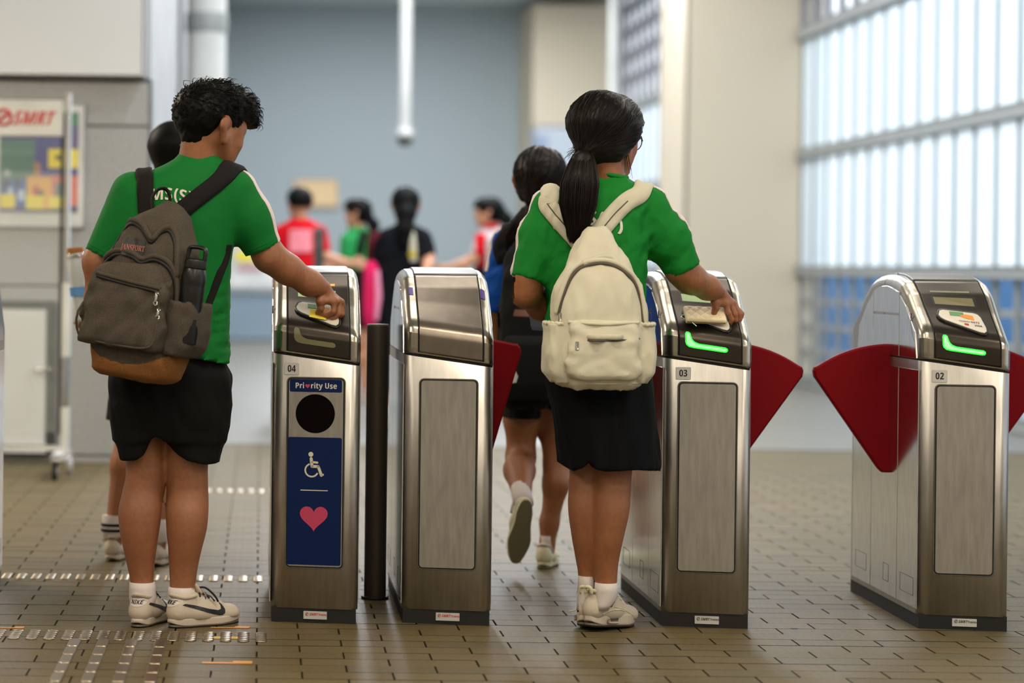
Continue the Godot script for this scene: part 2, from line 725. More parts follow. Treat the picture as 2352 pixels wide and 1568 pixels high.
func make_materials() -> void:
	var cloth_n := noise_tex(0.25, 128, true, 3.0)
	var mottle := noise_tex(0.02, 256, false, 0, Color(0.88, 0.88, 0.88), Color.WHITE)
	var streak := noise_tex(0.03, 256, false, 0, Color(0.80, 0.80, 0.80), Color.WHITE)
	var scuff := noise_tex(0.06, 256, false, 0, Color(0.62, 0.62, 0.62), Color.WHITE, FastNoiseLite.TYPE_SIMPLEX_SMOOTH, 5)
	var speck := noise_tex(0.10, 512, false, 0, Color(0.30, 0.30, 0.30), Color(1.0, 1.0, 1.0), FastNoiseLite.TYPE_SIMPLEX_SMOOTH, 3)
	# metals
	for s in [["steel", Color(0.74, 0.72, 0.70), 0.36], ["steel_rail", Color(0.74, 0.71, 0.66), 0.24], ["steel_side", Color(0.95, 0.95, 0.95), 0.13]]:
		var m := mat(s[0], s[1], 1.0, 1.0)
		grain(m, mottle, Vector3(2.0, 2.0, 2.0))
		m.roughness = s[2] * 1.15
		m.roughness_texture = streak
		m.uv1_scale = Vector3(9.0, 1.2, 9.0)
	mat("steel_cap", Color(0.36, 0.36, 0.355), 0.40, 1.0)
	grain(mat("steel_panel", Color(0.54, 0.50, 0.46), 0.34, 1.0), mottle, Vector3(3, 3, 3))
	mat("panel_black", Color(0.29, 0.265, 0.24), 0.30, 0.9)
	M.panel_black.albedo_texture = mottle
	M.panel_black.uv1_triplanar = true
	mat("gap", Color(0.015, 0.014, 0.013), 0.7)
	mat("plinth", Color(0.055, 0.055, 0.06), 0.55)
	mat("post", Color(0.27, 0.235, 0.20), 0.45, 0.5)
	mat("chrome", Color(0.85, 0.85, 0.84), 0.12, 1.0)
	mat("stud", Color(0.66, 0.61, 0.53), 0.33, 1.0)
	mat("flap", Color(0.44, 0.0, 0.045), 0.6, 0.0, {"metallic_specular": 0.25})
	# paint, plastic, print
	mat("black_plastic", Color(0.02, 0.02, 0.021), 0.4)
	mat("rubber", Color(0.04, 0.04, 0.042), 0.75)
	mat("white_print", Color(0.80, 0.77, 0.72), 0.55)
	mat("pad_white", Color(0.82, 0.79, 0.74), 0.35)
	mat("plate", Color(0.74, 0.73, 0.72), 0.4)
	mat("ink", Color(0.03, 0.03, 0.035), 0.5)
	mat("sign_blue", Color(0.01, 0.11, 0.29), 0.45, 0.0, {"metallic_specular": 0.3})
	mat("heart_pink", Color(0.72, 0.22, 0.36), 0.45)
	mat("speaker_black", Color(0.03, 0.02, 0.02), 0.7, 0.0, {"metallic_specular": 0.15})
	mat("sticker_purple", Color(0.33, 0.24, 0.60), 0.4)
	mat("print_green", Color(0.35, 0.55, 0.36), 0.5)
	mat("print_orange", Color(0.88, 0.55, 0.18), 0.5)
	mat("print_red", Color(0.72, 0.08, 0.10), 0.5)
	mat("print_yellow", Color(0.90, 0.82, 0.10), 0.5)
	mat("lcd_off", Color(0.46, 0.43, 0.31), 0.3)
	mat("lcd_on", Color(0.60, 0.68, 0.50), 0.4, 0.0, {"emission_enabled": true, "emission": Color(0.62, 0.75, 0.50), "emission_energy_multiplier": 0.28})
	mat("lens_off", Color(0.42, 0.40, 0.29), 0.35)
	mat("lens_on", Color(0.2, 0.9, 0.3), 0.35, 0.0, {"emission_enabled": true, "emission": Color(0.10, 1.0, 0.16), "emission_energy_multiplier": 1.5})
	mat("lens_core", Color(0.5, 0.95, 0.5), 0.35, 0.0, {"emission_enabled": true, "emission": Color(0.42, 1.0, 0.45), "emission_energy_multiplier": 2.0})
	mat("slot_amber", Color(0.95, 0.6, 0.1), 0.4, 0.0, {"emission_enabled": true, "emission": Color(1.0, 0.55, 0.05), "emission_energy_multiplier": 0.8})
	mat("tape_orange", Color(0.80, 0.56, 0.28), 0.6)
	mat("tape_yellow", Color(0.75, 0.60, 0.08), 0.6)
	# hall
	grain(mat("wall_white", Color(0.83, 0.83, 0.81), 0.6), mottle, Vector3.ONE * 0.4, true)
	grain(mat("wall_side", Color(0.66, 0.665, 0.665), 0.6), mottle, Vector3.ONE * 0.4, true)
	mat("fascia_white", Color(0.80, 0.80, 0.79), 0.5)
	mat("wall_blue", Color(0.655, 0.70, 0.715), 0.55)
	mat("cream", Color(0.80, 0.745, 0.645), 0.5)
	mat("ceiling_white", Color(0.82, 0.85, 0.86), 0.7)
	mat("hall_dark", Color(0.84, 0.81, 0.78), 0.7)
	mat("mullion", Color(0.56, 0.57, 0.56), 0.5, 0.2)
	mat("lattice", Color(0.50, 0.50, 0.53), 0.5, 0.2)
	mat("glass", Color(0.9, 0.95, 0.95, 0.06), 0.05, 0.0, {"transparency": BaseMaterial3D.TRANSPARENCY_ALPHA})
	mat("frosted", Color(0.90, 0.94, 0.95, 0.5), 0.6, 0.0, {"transparency": BaseMaterial3D.TRANSPARENCY_ALPHA, "backlight_enabled": true, "backlight": Color(0.95, 0.98, 1.0)})
	mat("hoarding_blue", Color(0.36, 0.57, 0.79), 0.6)
	grain(mat("granite", Color(0.92, 0.92, 0.91), 0.45), speck, Vector3.ONE * 2.2, true)
	mat("dark_frame", Color(0.23, 0.23, 0.22), 0.5)
	mat("grout", Color(0.40, 0.36, 0.28), 0.9)
	var bump := noise_tex(0.09, 256, true, 2.2)
	var stone := noise_tex(0.08, 512, false, 0, Color(0.66, 0.65, 0.62), Color.WHITE, FastNoiseLite.TYPE_SIMPLEX_SMOOTH, 5)
	var gloss := noise_tex(0.07, 256, false, 0, Color(0.62, 0.62, 0.62), Color.WHITE)
	var tones := [Color(0.445, 0.395, 0.285), Color(0.46, 0.405, 0.285), Color(0.43, 0.385, 0.28), Color(0.45, 0.39, 0.27)]
	for k in 4:
		var m := grain(mat("tile_%d" % k, tones[k], 0.60), stone, Vector3(2.5, 2.5, 9.0), true)
		m.metallic_specular = 0.25
		m.roughness_texture = gloss
		m.normal_enabled = true
		m.normal_texture = bump
		m.normal_scale = 0.35
	# people and their things
	mat("skin_boy", Color(0.60, 0.385, 0.26), 0.52, 0.0, {"subsurf_scatter_enabled": true, "subsurf_scatter_strength": 0.06})
	mat("skin_girl", Color(0.60, 0.38, 0.245), 0.52, 0.0, {"subsurf_scatter_enabled": true, "subsurf_scatter_strength": 0.06})
	mat("skin_pale", Color(0.78, 0.56, 0.43), 0.55)
	for k in ["skin_boy", "skin_girl"]:
		grain(M[k], mottle, Vector3.ONE * 9.0)
	mat("hair_black", Color(0.035, 0.03, 0.028), 0.5, 0.0, {"metallic_specular": 0.25})
	mat("hair_brown", Color(0.075, 0.05, 0.04), 0.45, 0.0, {"metallic_specular": 0.3})
	for s in [["jersey_green", Color(0.03, 0.40, 0.155), 0.75], ["jersey_bright", Color(0.06, 0.45, 0.155), 0.75], ["stripe_white", Color(0.84, 0.78, 0.78), 0.75], ["shorts_black", Color(0.05, 0.048, 0.05), 0.9], ["skirt_navy", Color(0.035, 0.04, 0.06), 0.9], ["canvas_grey", Color(0.36, 0.325, 0.285), 0.9], ["canvas_beige", Color(0.775, 0.75, 0.67), 0.8], ["suede_brown", Color(0.60, 0.40, 0.22), 0.95], ["strap_black", Color(0.10, 0.09, 0.088), 0.85], ["sock_white", Color(0.80, 0.76, 0.75), 0.85], ["shoe_white", Color(0.74, 0.69, 0.63), 0.6], ["shoe_cream", Color(0.80, 0.77, 0.66), 0.6], ["cloth_blue", Color(0.03, 0.27, 0.60), 0.75], ["cloth_black", Color(0.07, 0.065, 0.07), 0.85], ["cloth_red", Color(0.80, 0.03, 0.10), 0.75], ["cloth_pink", Color(0.85, 0.12, 0.35), 0.75], ["cloth_maroon", Color(0.30, 0.03, 0.09), 0.75]]:
		var m := mat(s[0], s[1], s[2])
		m.normal_enabled = true
		m.normal_texture = cloth_n
		m.normal_scale = 0.22
		m.metallic_specular = 0.3
		m.uv1_triplanar = true
		m.uv1_scale = Vector3.ONE * 16.0
	M.canvas_grey.albedo_texture = scuff
	M.suede_brown.albedo_texture = scuff
	M.jersey_green.rim_enabled = true
	M.jersey_green.rim = 0.15
	mat("flask_black", Color(0.025, 0.026, 0.028), 0.32)
	mat("zip_black", Color(0.015, 0.014, 0.013), 0.6)
	mat("zip_beige", Color(0.30, 0.27, 0.22), 0.6)
	mat("shoe_dirt", Color(0.36, 0.33, 0.29), 0.7)
	mat("sole_grey", Color(0.42, 0.39, 0.28), 0.8)
	mat("leather_cream", Color(0.93, 0.86, 0.72), 0.5)
	mat("cork", Color(0.62, 0.40, 0.20), 0.8)
	mat("eye_white", Color(0.85, 0.84, 0.82), 0.3)
	mat("eye_dark", Color(0.03, 0.02, 0.015), 0.2)
	mat("lip", Color(0.52, 0.25, 0.22), 0.5)
	mat("card_yellow", Color(0.90, 0.82, 0.30), 0.35)


# ---------------------------------------------------------------- the hall

const WALL_X := 5.2            # glazed wall on the right
const SIDE_X := -0.63          # white wall on the left of the far hall
const BACK_Z := -40.0
const ENTRY_Z := -14.0         # where the low entry hall opens into the tall far hall
const TALL := 5.25
const LOW := 3.4
const LOW_Z := -12.2           # the low ceiling over the gates begins here

func make_hall() -> void:
	# far end and left
	struct_box("wall_back", Vector3(-1.2, 0, BACK_Z - 0.3), Vector3(WALL_X + 0.3, TALL, BACK_Z), M.wall_blue)
	struct_box("wall_left", Vector3(SIDE_X - 0.3, 0, BACK_Z), Vector3(SIDE_X, TALL, ENTRY_Z - 0.05), M.wall_side)
	struct_box("ceiling", Vector3(SIDE_X - 0.3, TALL, BACK_Z - 0.3), Vector3(WALL_X + 0.3, TALL + 0.25, LOW_Z), M.ceiling_white)
	struct_box("ceiling_entry", Vector3(-6.3, LOW, LOW_Z), Vector3(WALL_X + 0.3, TALL + 0.25, 6.3), M.ceiling_white)
	struct_box("wall_entry_left", Vector3(-6.3, 0, ENTRY_Z - 0.3), Vector3(-6.0, LOW, 6.3), M.hall_dark)
	struct_box("wall_rear", Vector3(-6.3, 0, 6.0), Vector3(WALL_X + 0.3, LOW, 6.3), M.hall_dark)
	struct_box("wall_right", Vector3(WALL_X, 0, -4.0), Vector3(WALL_X + 0.3, LOW, 6.0), M.hall_dark)
	struct_box("wall_head_left", Vector3(-6.3, LOW, ENTRY_Z - 0.3), Vector3(SIDE_X - 0.3, TALL + 0.25, ENTRY_Z), M.wall_white)
	struct_box("ceiling_left", Vector3(-6.3, TALL, ENTRY_Z), Vector3(SIDE_X - 0.3, TALL + 0.25, LOW_Z), M.ceiling_white)
	struct_box("wall_upper_left", Vector3(-6.3, LOW, ENTRY_Z), Vector3(-6.0, TALL, LOW_Z), M.wall_white)
	struct_box("wall_head_right", Vector3(WALL_X, TALL - 0.01, BACK_Z), Vector3(WALL_X + 0.3, TALL + 0.2, LOW_Z), M.ceiling_white)
	# cream pillars that stand out from the glazed wall
	struct_box("pillar", Vector3(4.15, 0, -26.4), Vector3(WALL_X + 0.3, TALL, -24.8), M.cream, 0.02)
	struct_box("pillar", Vector3(4.05, 0, BACK_Z), Vector3(WALL_X + 0.3, TALL - 0.12, -38.2), M.cream, 0.02)
	glazing("window_1", -24.8, LOW_Z, 0.56)
	glazing("window_3", LOW_Z, -4.0, 0.56, false)
	glazing("window_2", -38.2, -26.4, 0.56)
	struct_box("ground_outside", Vector3(WALL_X + 0.3, -0.3, -60), Vector3(40, -0.05, 10), M.wall_white)
	struct_box("hoarding_outside", Vector3(WALL_X + 1.6, -0.05, -44), Vector3(WALL_X + 1.7, 1.12, -8), M.hoarding_blue)


func glazing(called: String, z0: float, z1: float, step: float, tall := true) -> void:
	# vertical frosted panes between mullions, a blue-lit grille below, a lattice above
	var w := Node3D.new()
	w.name = called
	add_child(w)
	w.set_meta("kind", "structure")
	var count := int(round((z1 - z0) / step))
	var d := (z1 - z0) / count
	var x := WALL_X + 0.1
	for y in [[0.0, 0.10, 0.16], [1.06, 1.16, 0.14], [2.19, 2.30, 0.12], [3.36, 3.48, 0.14], [5.15, 5.26, 0.14]]:
		if y[0] > 5.0 and not tall:
			continue
		emit("rail", Mb.new().box(Vector3(x, (y[0] + y[1]) * 0.5, (z0 + z1) * 0.5), Vector3(y[2], y[1] - y[0], z1 - z0), 0.008), M.mullion, w)
	var pane1 := Mb.new().box(Vector3(0, 1.675, 0), Vector3(0.008, 1.03, d - 0.03))
	var pane2 := Mb.new().box(Vector3(0, 2.83, 0), Vector3(0.008, 1.06, d - 0.03))
	var bar := Mb.new().box(Vector3(0, 2.26, 0), Vector3(0.035, 2.22, 0.03), 0.004)
	var low_bar := Mb.new().box(Vector3(0, 0.58, 0), Vector3(0.035, 0.98, 0.08), 0.004)
	var top_bar := Mb.new().box(Vector3(0, 4.3, 0), Vector3(0.05, 1.74, 0.12), 0.004)
	for k in count:
		for p in [["pane", pane1, M.frosted, 0.5], ["pane", pane2, M.frosted, 0.5], ["mullion", bar, M.mullion, 0.0], ["grille_bar", low_bar, M.mullion, 0.0], ["lattice_bar", top_bar, M.lattice, 0.0]]:
			if p[0] == "lattice_bar" and not tall:
				continue
			var b := Mb.new()
			b.join(p[1])
			b.moved(Transform3D(Basis(), Vector3(x, 0, z0 + d * (k + p[3]))))
			emit(p[0], b, p[2], w)
	for y in [0.34, 0.58, 0.82]:
		emit("grille_rail", Mb.new().box(Vector3(x + 0.03, y, (z0 + z1) * 0.5), Vector3(0.04, 0.05, z1 - z0)), M.mullion, w)
	for y in ([3.85, 4.2, 4.55, 4.9] if tall else []):
		emit("lattice_rail", Mb.new().box(Vector3(x + 0.02, y, (z0 + z1) * 0.5), Vector3(0.05, 0.12, z1 - z0)), M.lattice, w)


func make_lamps() -> void:
	# rows of warm ceiling lamps over the entry hall, behind and above the lens; rows past the gates are added to brighten granite, floor and gate heads
	var k := 0
	for row in [[-10.8, [-4.6, -2.8], 0.15, 2.2], [-11.3, [0.9, 2.6, 4.2], 0.8, 0.6], [-9.3, [0.4, 1.9, 3.4], 0.8, 0.28], [-6.1, [-2.6, 0.5, 3.4], 0.15, 1.0], [-3.6, [-2.6, 0.5, 3.4], 0.15, 1.0], [-0.6, [-2.6, 0.5, 3.4], 0.15, 1.0], [2.6, [-2.6, 0.5, 3.4], 0.15, 1.0]]:
		var z: float = row[0]
		var deep: float = row[2]
		for x in row[1]:
			var t := thing("ceiling_lamp", "long warm ceiling lamp over the entry hall, out of the picture, some rows added for brightness", "lamp", Vector3(x, LOW, z), "warm ceiling lamps over the entry hall")
			emit("housing", Mb.new().box(Vector3(0, -0.03, 0), Vector3(1.26, 0.06, deep + 0.05), 0.01), M.fascia_white, t, true, true)
			if not M.has("lamp_glow"):
				mat("lamp_glow", Color(1, 0.9, 0.72), 0.5, 0.0, {"emission_enabled": true, "emission": Color(1.0, 0.87, 0.66), "emission_energy_multiplier": 6.0})
				mat("added_panel_glow", Color(1, 0.93, 0.8), 0.5, 0.0, {"emission_enabled": true, "emission": Color(1.0, 0.90, 0.74), "emission_energy_multiplier": 0.8})  # wide panels added to brighten the floor and the gate heads
			emit("diffuser", Mb.new().box(Vector3(0, -0.065, 0), Vector3(1.2, 0.012, deep), 0.004), M.lamp_glow if deep < 0.2 else M.added_panel_glow, t, true, true)
			var l := AreaLight3D.new()
			l.name = "lamp_light"
			l.area_size = Vector2(1.2, deep)
			l.light_color = Color(1.0, 0.955, 0.87) if deep < 0.2 else Color(1.0, 0.985, 0.95)
			l.light_energy = LAMP_POWER * float(row[3])
			l.area_range = 30.0
			l.shadow_enabled = true
			l.position = Vector3(0, -0.08, 0)
			l.rotation.x = -PI / 2
			t.add_child(l)
			k += 1
	for z in [-13.2, -16.5, -20.5, -24.5, -28.5, -32.5, -35.5]:  # unseen lamps added to raise the brightness of the far hall
		for x in [0.8, 3.0]:
			var t := thing("added_hall_lamp", "added white ceiling lamp high in the far hall, out of the picture", "lamp", Vector3(x, TALL - 0.002, z), "added white ceiling lamps in the far hall")
			emit("housing", Mb.new().box(Vector3(0, -0.045, 0), Vector3(0.36, 0.08, 1.56), 0.01), M.fascia_white, t, true, true)
			if not M.has("added_hall_glow"):
				mat("added_hall_glow", Color(0.95, 0.97, 1.0), 0.5, 0.0, {"emission_enabled": true, "emission": Color(0.92, 0.96, 1.0), "emission_energy_multiplier": 8.0})
			emit("diffuser", Mb.new().box(Vector3(0, -0.085, 0), Vector3(0.3, 0.012, 1.5), 0.004), M.added_hall_glow, t, true, true)
			var l := AreaLight3D.new()
			l.name = "lamp_light"
			l.area_size = Vector2(0.3, 1.5)
			l.light_color = Color(0.97, 0.98, 1.0)
			l.light_energy = ADDED_HALL_POWER
			l.area_range = 40.0
			l.shadow_enabled = true
			l.position = Vector3(0, -0.1, 0)
			l.rotation.x = -PI / 2
			t.add_child(l)


func make_floor() -> void:
	var floor_slab := struct_box("floor", Vector3(-6.3, -0.4, BACK_Z - 0.3), Vector3(WALL_X + 0.3, -0.012, 6.3), M.grout)
	# tiles: brick-shaped, half a tile shifted in every other row; one by one near the lens, joined further on
	var tile := Mb.new().box(Vector3(0, -0.011, 0), Vector3(0.2428, 0.022, 0.1158), 0.0012)
	var shared: Array[Mesh] = []
	for k in 4:
		var b := Mb.new()
		b.join(tile)
		var o := emit("floor_tile", b, M["tile_%d" % k], floor_slab, true, true)
		shared.push_back(o.mesh)
		o.position.y = -100
		floor_slab.remove_child(o)
		o.free()
	var far := [Mb.new(), Mb.new(), Mb.new(), Mb.new()]
	var row := 0
	var z := -6.56
	var one := 0
	while z > -15.5:
		var half := -z * 0.235 + 0.4
		var mid := -z * 0.099
		var x := floorf((mid - half) / 0.246) * 0.246 + (0.123 if row % 2 == 1 else 0.0)
		while x < mid + half:
			var k := rng.randi() % 4
			if z > -8.95 and x > mid - half + 0.25 and one < 296:
				var o := MeshInstance3D.new()
				o.name = "floor_tile"
				o.mesh = shared[k]
				o.position = Vector3(x, rng.randf_range(-0.0006, 0.0004), z)
				floor_slab.add_child(o, true)
				one += 1
			else:
				var b := Mb.new()
				b.join(tile)
				b.moved(Transform3D(Basis(), Vector3(x, rng.randf_range(-0.0006, 0.0004), z)))
				far[k].join(b)
			x += 0.246
		z -= 0.117
		row += 1
	for k in 4:
		emit("floor_tiles_beyond", far[k], M["tile_%d" % k], floor_slab, true, false, 1).set_meta("kind", "stuff")
	# the rest of the floor: same stone, too far or too far aside to tell the tiles apart
	var rest := Mb.new()
	rest.box(Vector3(-0.4, -0.006, -27.9), Vector3(11.8, 0.011, 24.6))
	rest.box(Vector3(-0.4, -0.006, -0.15), Vector3(11.8, 0.011, 12.68))
	var pale := grain(mat("lightened_stone", Color(0.49, 0.48, 0.445), 0.42), M.tile_0.albedo_texture, Vector3(2.5, 2.5, 9.0), true)  # stronger light on the far floor is put into this paler colour
	emit("floor_stone", rest, pale, floor_slab).set_meta("kind", "stuff")
	var sides := Mb.new()
	for s in [[-6.0, -1.55, -6.56, -8.0], [-6.0, -2.6, -8.0, -15.6], [3.8, 5.2, -6.5, -15.6], [2.9, 3.8, -6.5, -9.0]]:
		sides.box(Vector3((s[0] + s[1]) * 0.5, -0.014, (s[2] + s[3]) * 0.5), Vector3(s[1] - s[0], 0.01, absf(s[3] - s[2])))
	emit("floor_stone", sides, M.tile_1, floor_slab).set_meta("kind", "stuff")


func make_tactile() -> void:
	var dome := Mb.new().lathe(Vector3.ZERO, [[0.0172, -0.001], [0.0172, 0.0022], [0.0150, 0.0046], [0.008, 0.0056], [0.001, 0.0058]], 16)
	var proto := emit("stud", dome, M.stud, self, true, true)
	var dome_mesh := proto.mesh
	remove_child(proto)
	proto.free()
	var fields := [["row of raised steel studs across the floor right behind the boy's shoes", -0.765, 16, -7.395, 5], ["row of raised steel studs across the floor beyond the boy's shoes", -0.88, 18, -8.80, 4], ["blurred row of raised studs far across the floor before the service counter", -0.30, 9, -12.25, 4]]
	for f in fields:
		var t := thing("tactile_warning_strip", f[0], "tactile studs", Vector3(f[1], 0, f[3]), "tactile stud strips on the floor")
		for r in f[4]:
			for k in f[2]:
				var o := MeshInstance3D.new()
				o.name = "stud"
				o.mesh = dome_mesh
				o.position = Vector3(k * 0.0518, 0, -r * 0.0365)
				t.add_child(o, true)
	var bar := Mb.new().prism(rounded(0.034, 0.138, 0.012), Transform3D(Basis(Vector3.RIGHT, -PI / 2), Vector3.ZERO), 0.0045, 0.002)
	var bar_mesh := emit("bar", bar, M.stud, self, true, true)
	var g := thing("tactile_guide_strip", "four lines of flat steel guide bars leading up to the row of studs", "tactile bars", Vector3(-0.53, 0, -7.315))
	for line in 4:
		for k in 6:
			var o := MeshInstance3D.new()
			o.name = "bar"
			o.mesh = bar_mesh.mesh
			o.position = Vector3(line * 0.0832, 0, k * 0.153)
			g.add_child(o, true)
	remove_child(bar_mesh)
	bar_mesh.free()
	# tape left on the floor
	for p in [["strip of orange tape on the floor by the boy's right shoe", 484, 1441, 0.115, 0.010, "tape_orange"], ["strip of orange tape on the floor in front of the priority gate", 464, 1522, 0.135, 0.016, "tape_orange"], ["strip of orange tape at the left edge of the floor", 0, 1442, 0.07, 0.010, "tape_orange"], ["yellow paint mark between the steel studs", 465, 1464, 0.115, 0.028, "tape_yellow"], ["small dark blue paper scrap on the floor between two gates", 1818, 1443, 0.018, 0.012, "sign_blue"]]:
		var v: float = p[2] - 610.0 - 0.0117 * (p[1] - 600.0)
		var at := spot(p[1], p[2], LENS * EYE / v)
		var b := Mb.new()
		b.box(Vector3(at.x + p[3] * 0.5, 0.0008, at.z), Vector3(p[3], 0.0012, p[4] * 1.6), 0.0003)
		if p[5] == "tape_orange":
			b.box(Vector3(at.x + p[3] * 0.83, 0.0014, at.z - 0.012), Vector3(p[3] * 0.4, 0.0012, p[4] * 2.6), 0.0003)
		tag(emit("floor_tape", b, M[p[5]]), p[0], "tape" if p[5] != "sign_blue" else "scrap")


# ---------------------------------------------------------------- the ticket gates

const GL := 0.96               # length of a gate
const PROFILE := [[0.0, 0.885], [0.008, 0.905], [0.026, 0.922], [0.06, 0.945], [0.12, 0.985], [0.19, 1.037], [0.26, 1.073], [0.34, 1.089], [0.41, 1.0945], [0.48, 1.096]]
var gate_w := 0.27

func lean(x: float, h: float) -> float:                       # the seam and the crease of the head run down to the right
	var s := 0.036 if h < 0.93 else 0.036 * clampf((1.05 - h) / 0.12, 0.0, 1.0)
	return -s * x / gate_w


func slant(x: float) -> float:                                # the front turns slightly: its right edge is nearer
	return -0.05 * (0.5 - x / gate_w)


func skin_at(x: float, h: float) -> Vector3:                  # point of the head's front at height h (before the lean)
	var z := 0.0
	if h > 0.885:
		for k in PROFILE.size() - 1:
			if h <= PROFILE[k + 1][1] or k == PROFILE.size() - 2:
				z = lerpf(PROFILE[k][0], PROFILE[k + 1][0], (h - PROFILE[k][1]) / (PROFILE[k + 1][1] - PROFILE[k][1]))
				break
	return Vector3(x, h + lean(x, h), -z + slant(x))


func skin_normal(x: float, h: float) -> Vector3:
	var d := skin_at(x, h + 0.006) - skin_at(x, h - 0.006)
	return Vector3(0, -d.z, d.y).normalized() if d.y > 0.0 else Vector3(0, 0, 1)


func on_skin(poly: PackedVector2Array, lift: float, sink := 0.002, bev := 0.0) -> Mb:    # a plate on the curved head; outline in x and height
	var b := Mb.new().prism(poly, Transform3D(), 1.0, bev)
	for k in b.v.size():
		var p := b.v[k]
		b.v[k] = skin_at(p.x, p.y) + skin_normal(p.x, p.y) * (lift if p.z > 0.5 else -sink)
	return b


func laid(poly: PackedVector2Array, lift: float, drop := false) -> Mb:       # a thin sheet that follows the curved head
	var b := dense(poly, 0.006)
	for k in b.v.size():
		var p := b.v[k]
		var e := 0.0
		if drop:
			var out := maxf(0.0, absf(p.x) - (gate_w / 2 - 0.030))
			e = 0.030 - sqrt(maxf(0.0, 0.0009 - out * out))
		b.v[k] = skin_at(p.x, p.y) + skin_normal(p.x, p.y) * (lift - e)
	return b


func plate_front(poly: PackedVector2Array, at: Vector2, lift: float, bev := 0.001, sink := 0.004) -> Mb:       # a plate on the flat front
	var b := Mb.new().prism(poly, Transform3D(Basis(), Vector3(at.x, at.y, -sink)), lift + sink, bev)
	for k in b.v.size():
		b.v[k].z += slant(b.v[k].x)
	return b


func on_front(b: Mb, wide: float, at: Vector3) -> Mb:          # lays flat work on the slightly turned front
	for k in b.v.size():
		var p := Vector3(b.v[k].x * wide, b.v[k].y, b.v[k].z) + at
		b.v[k] = p + Vector3(0, 0, slant(p.x))
	return b


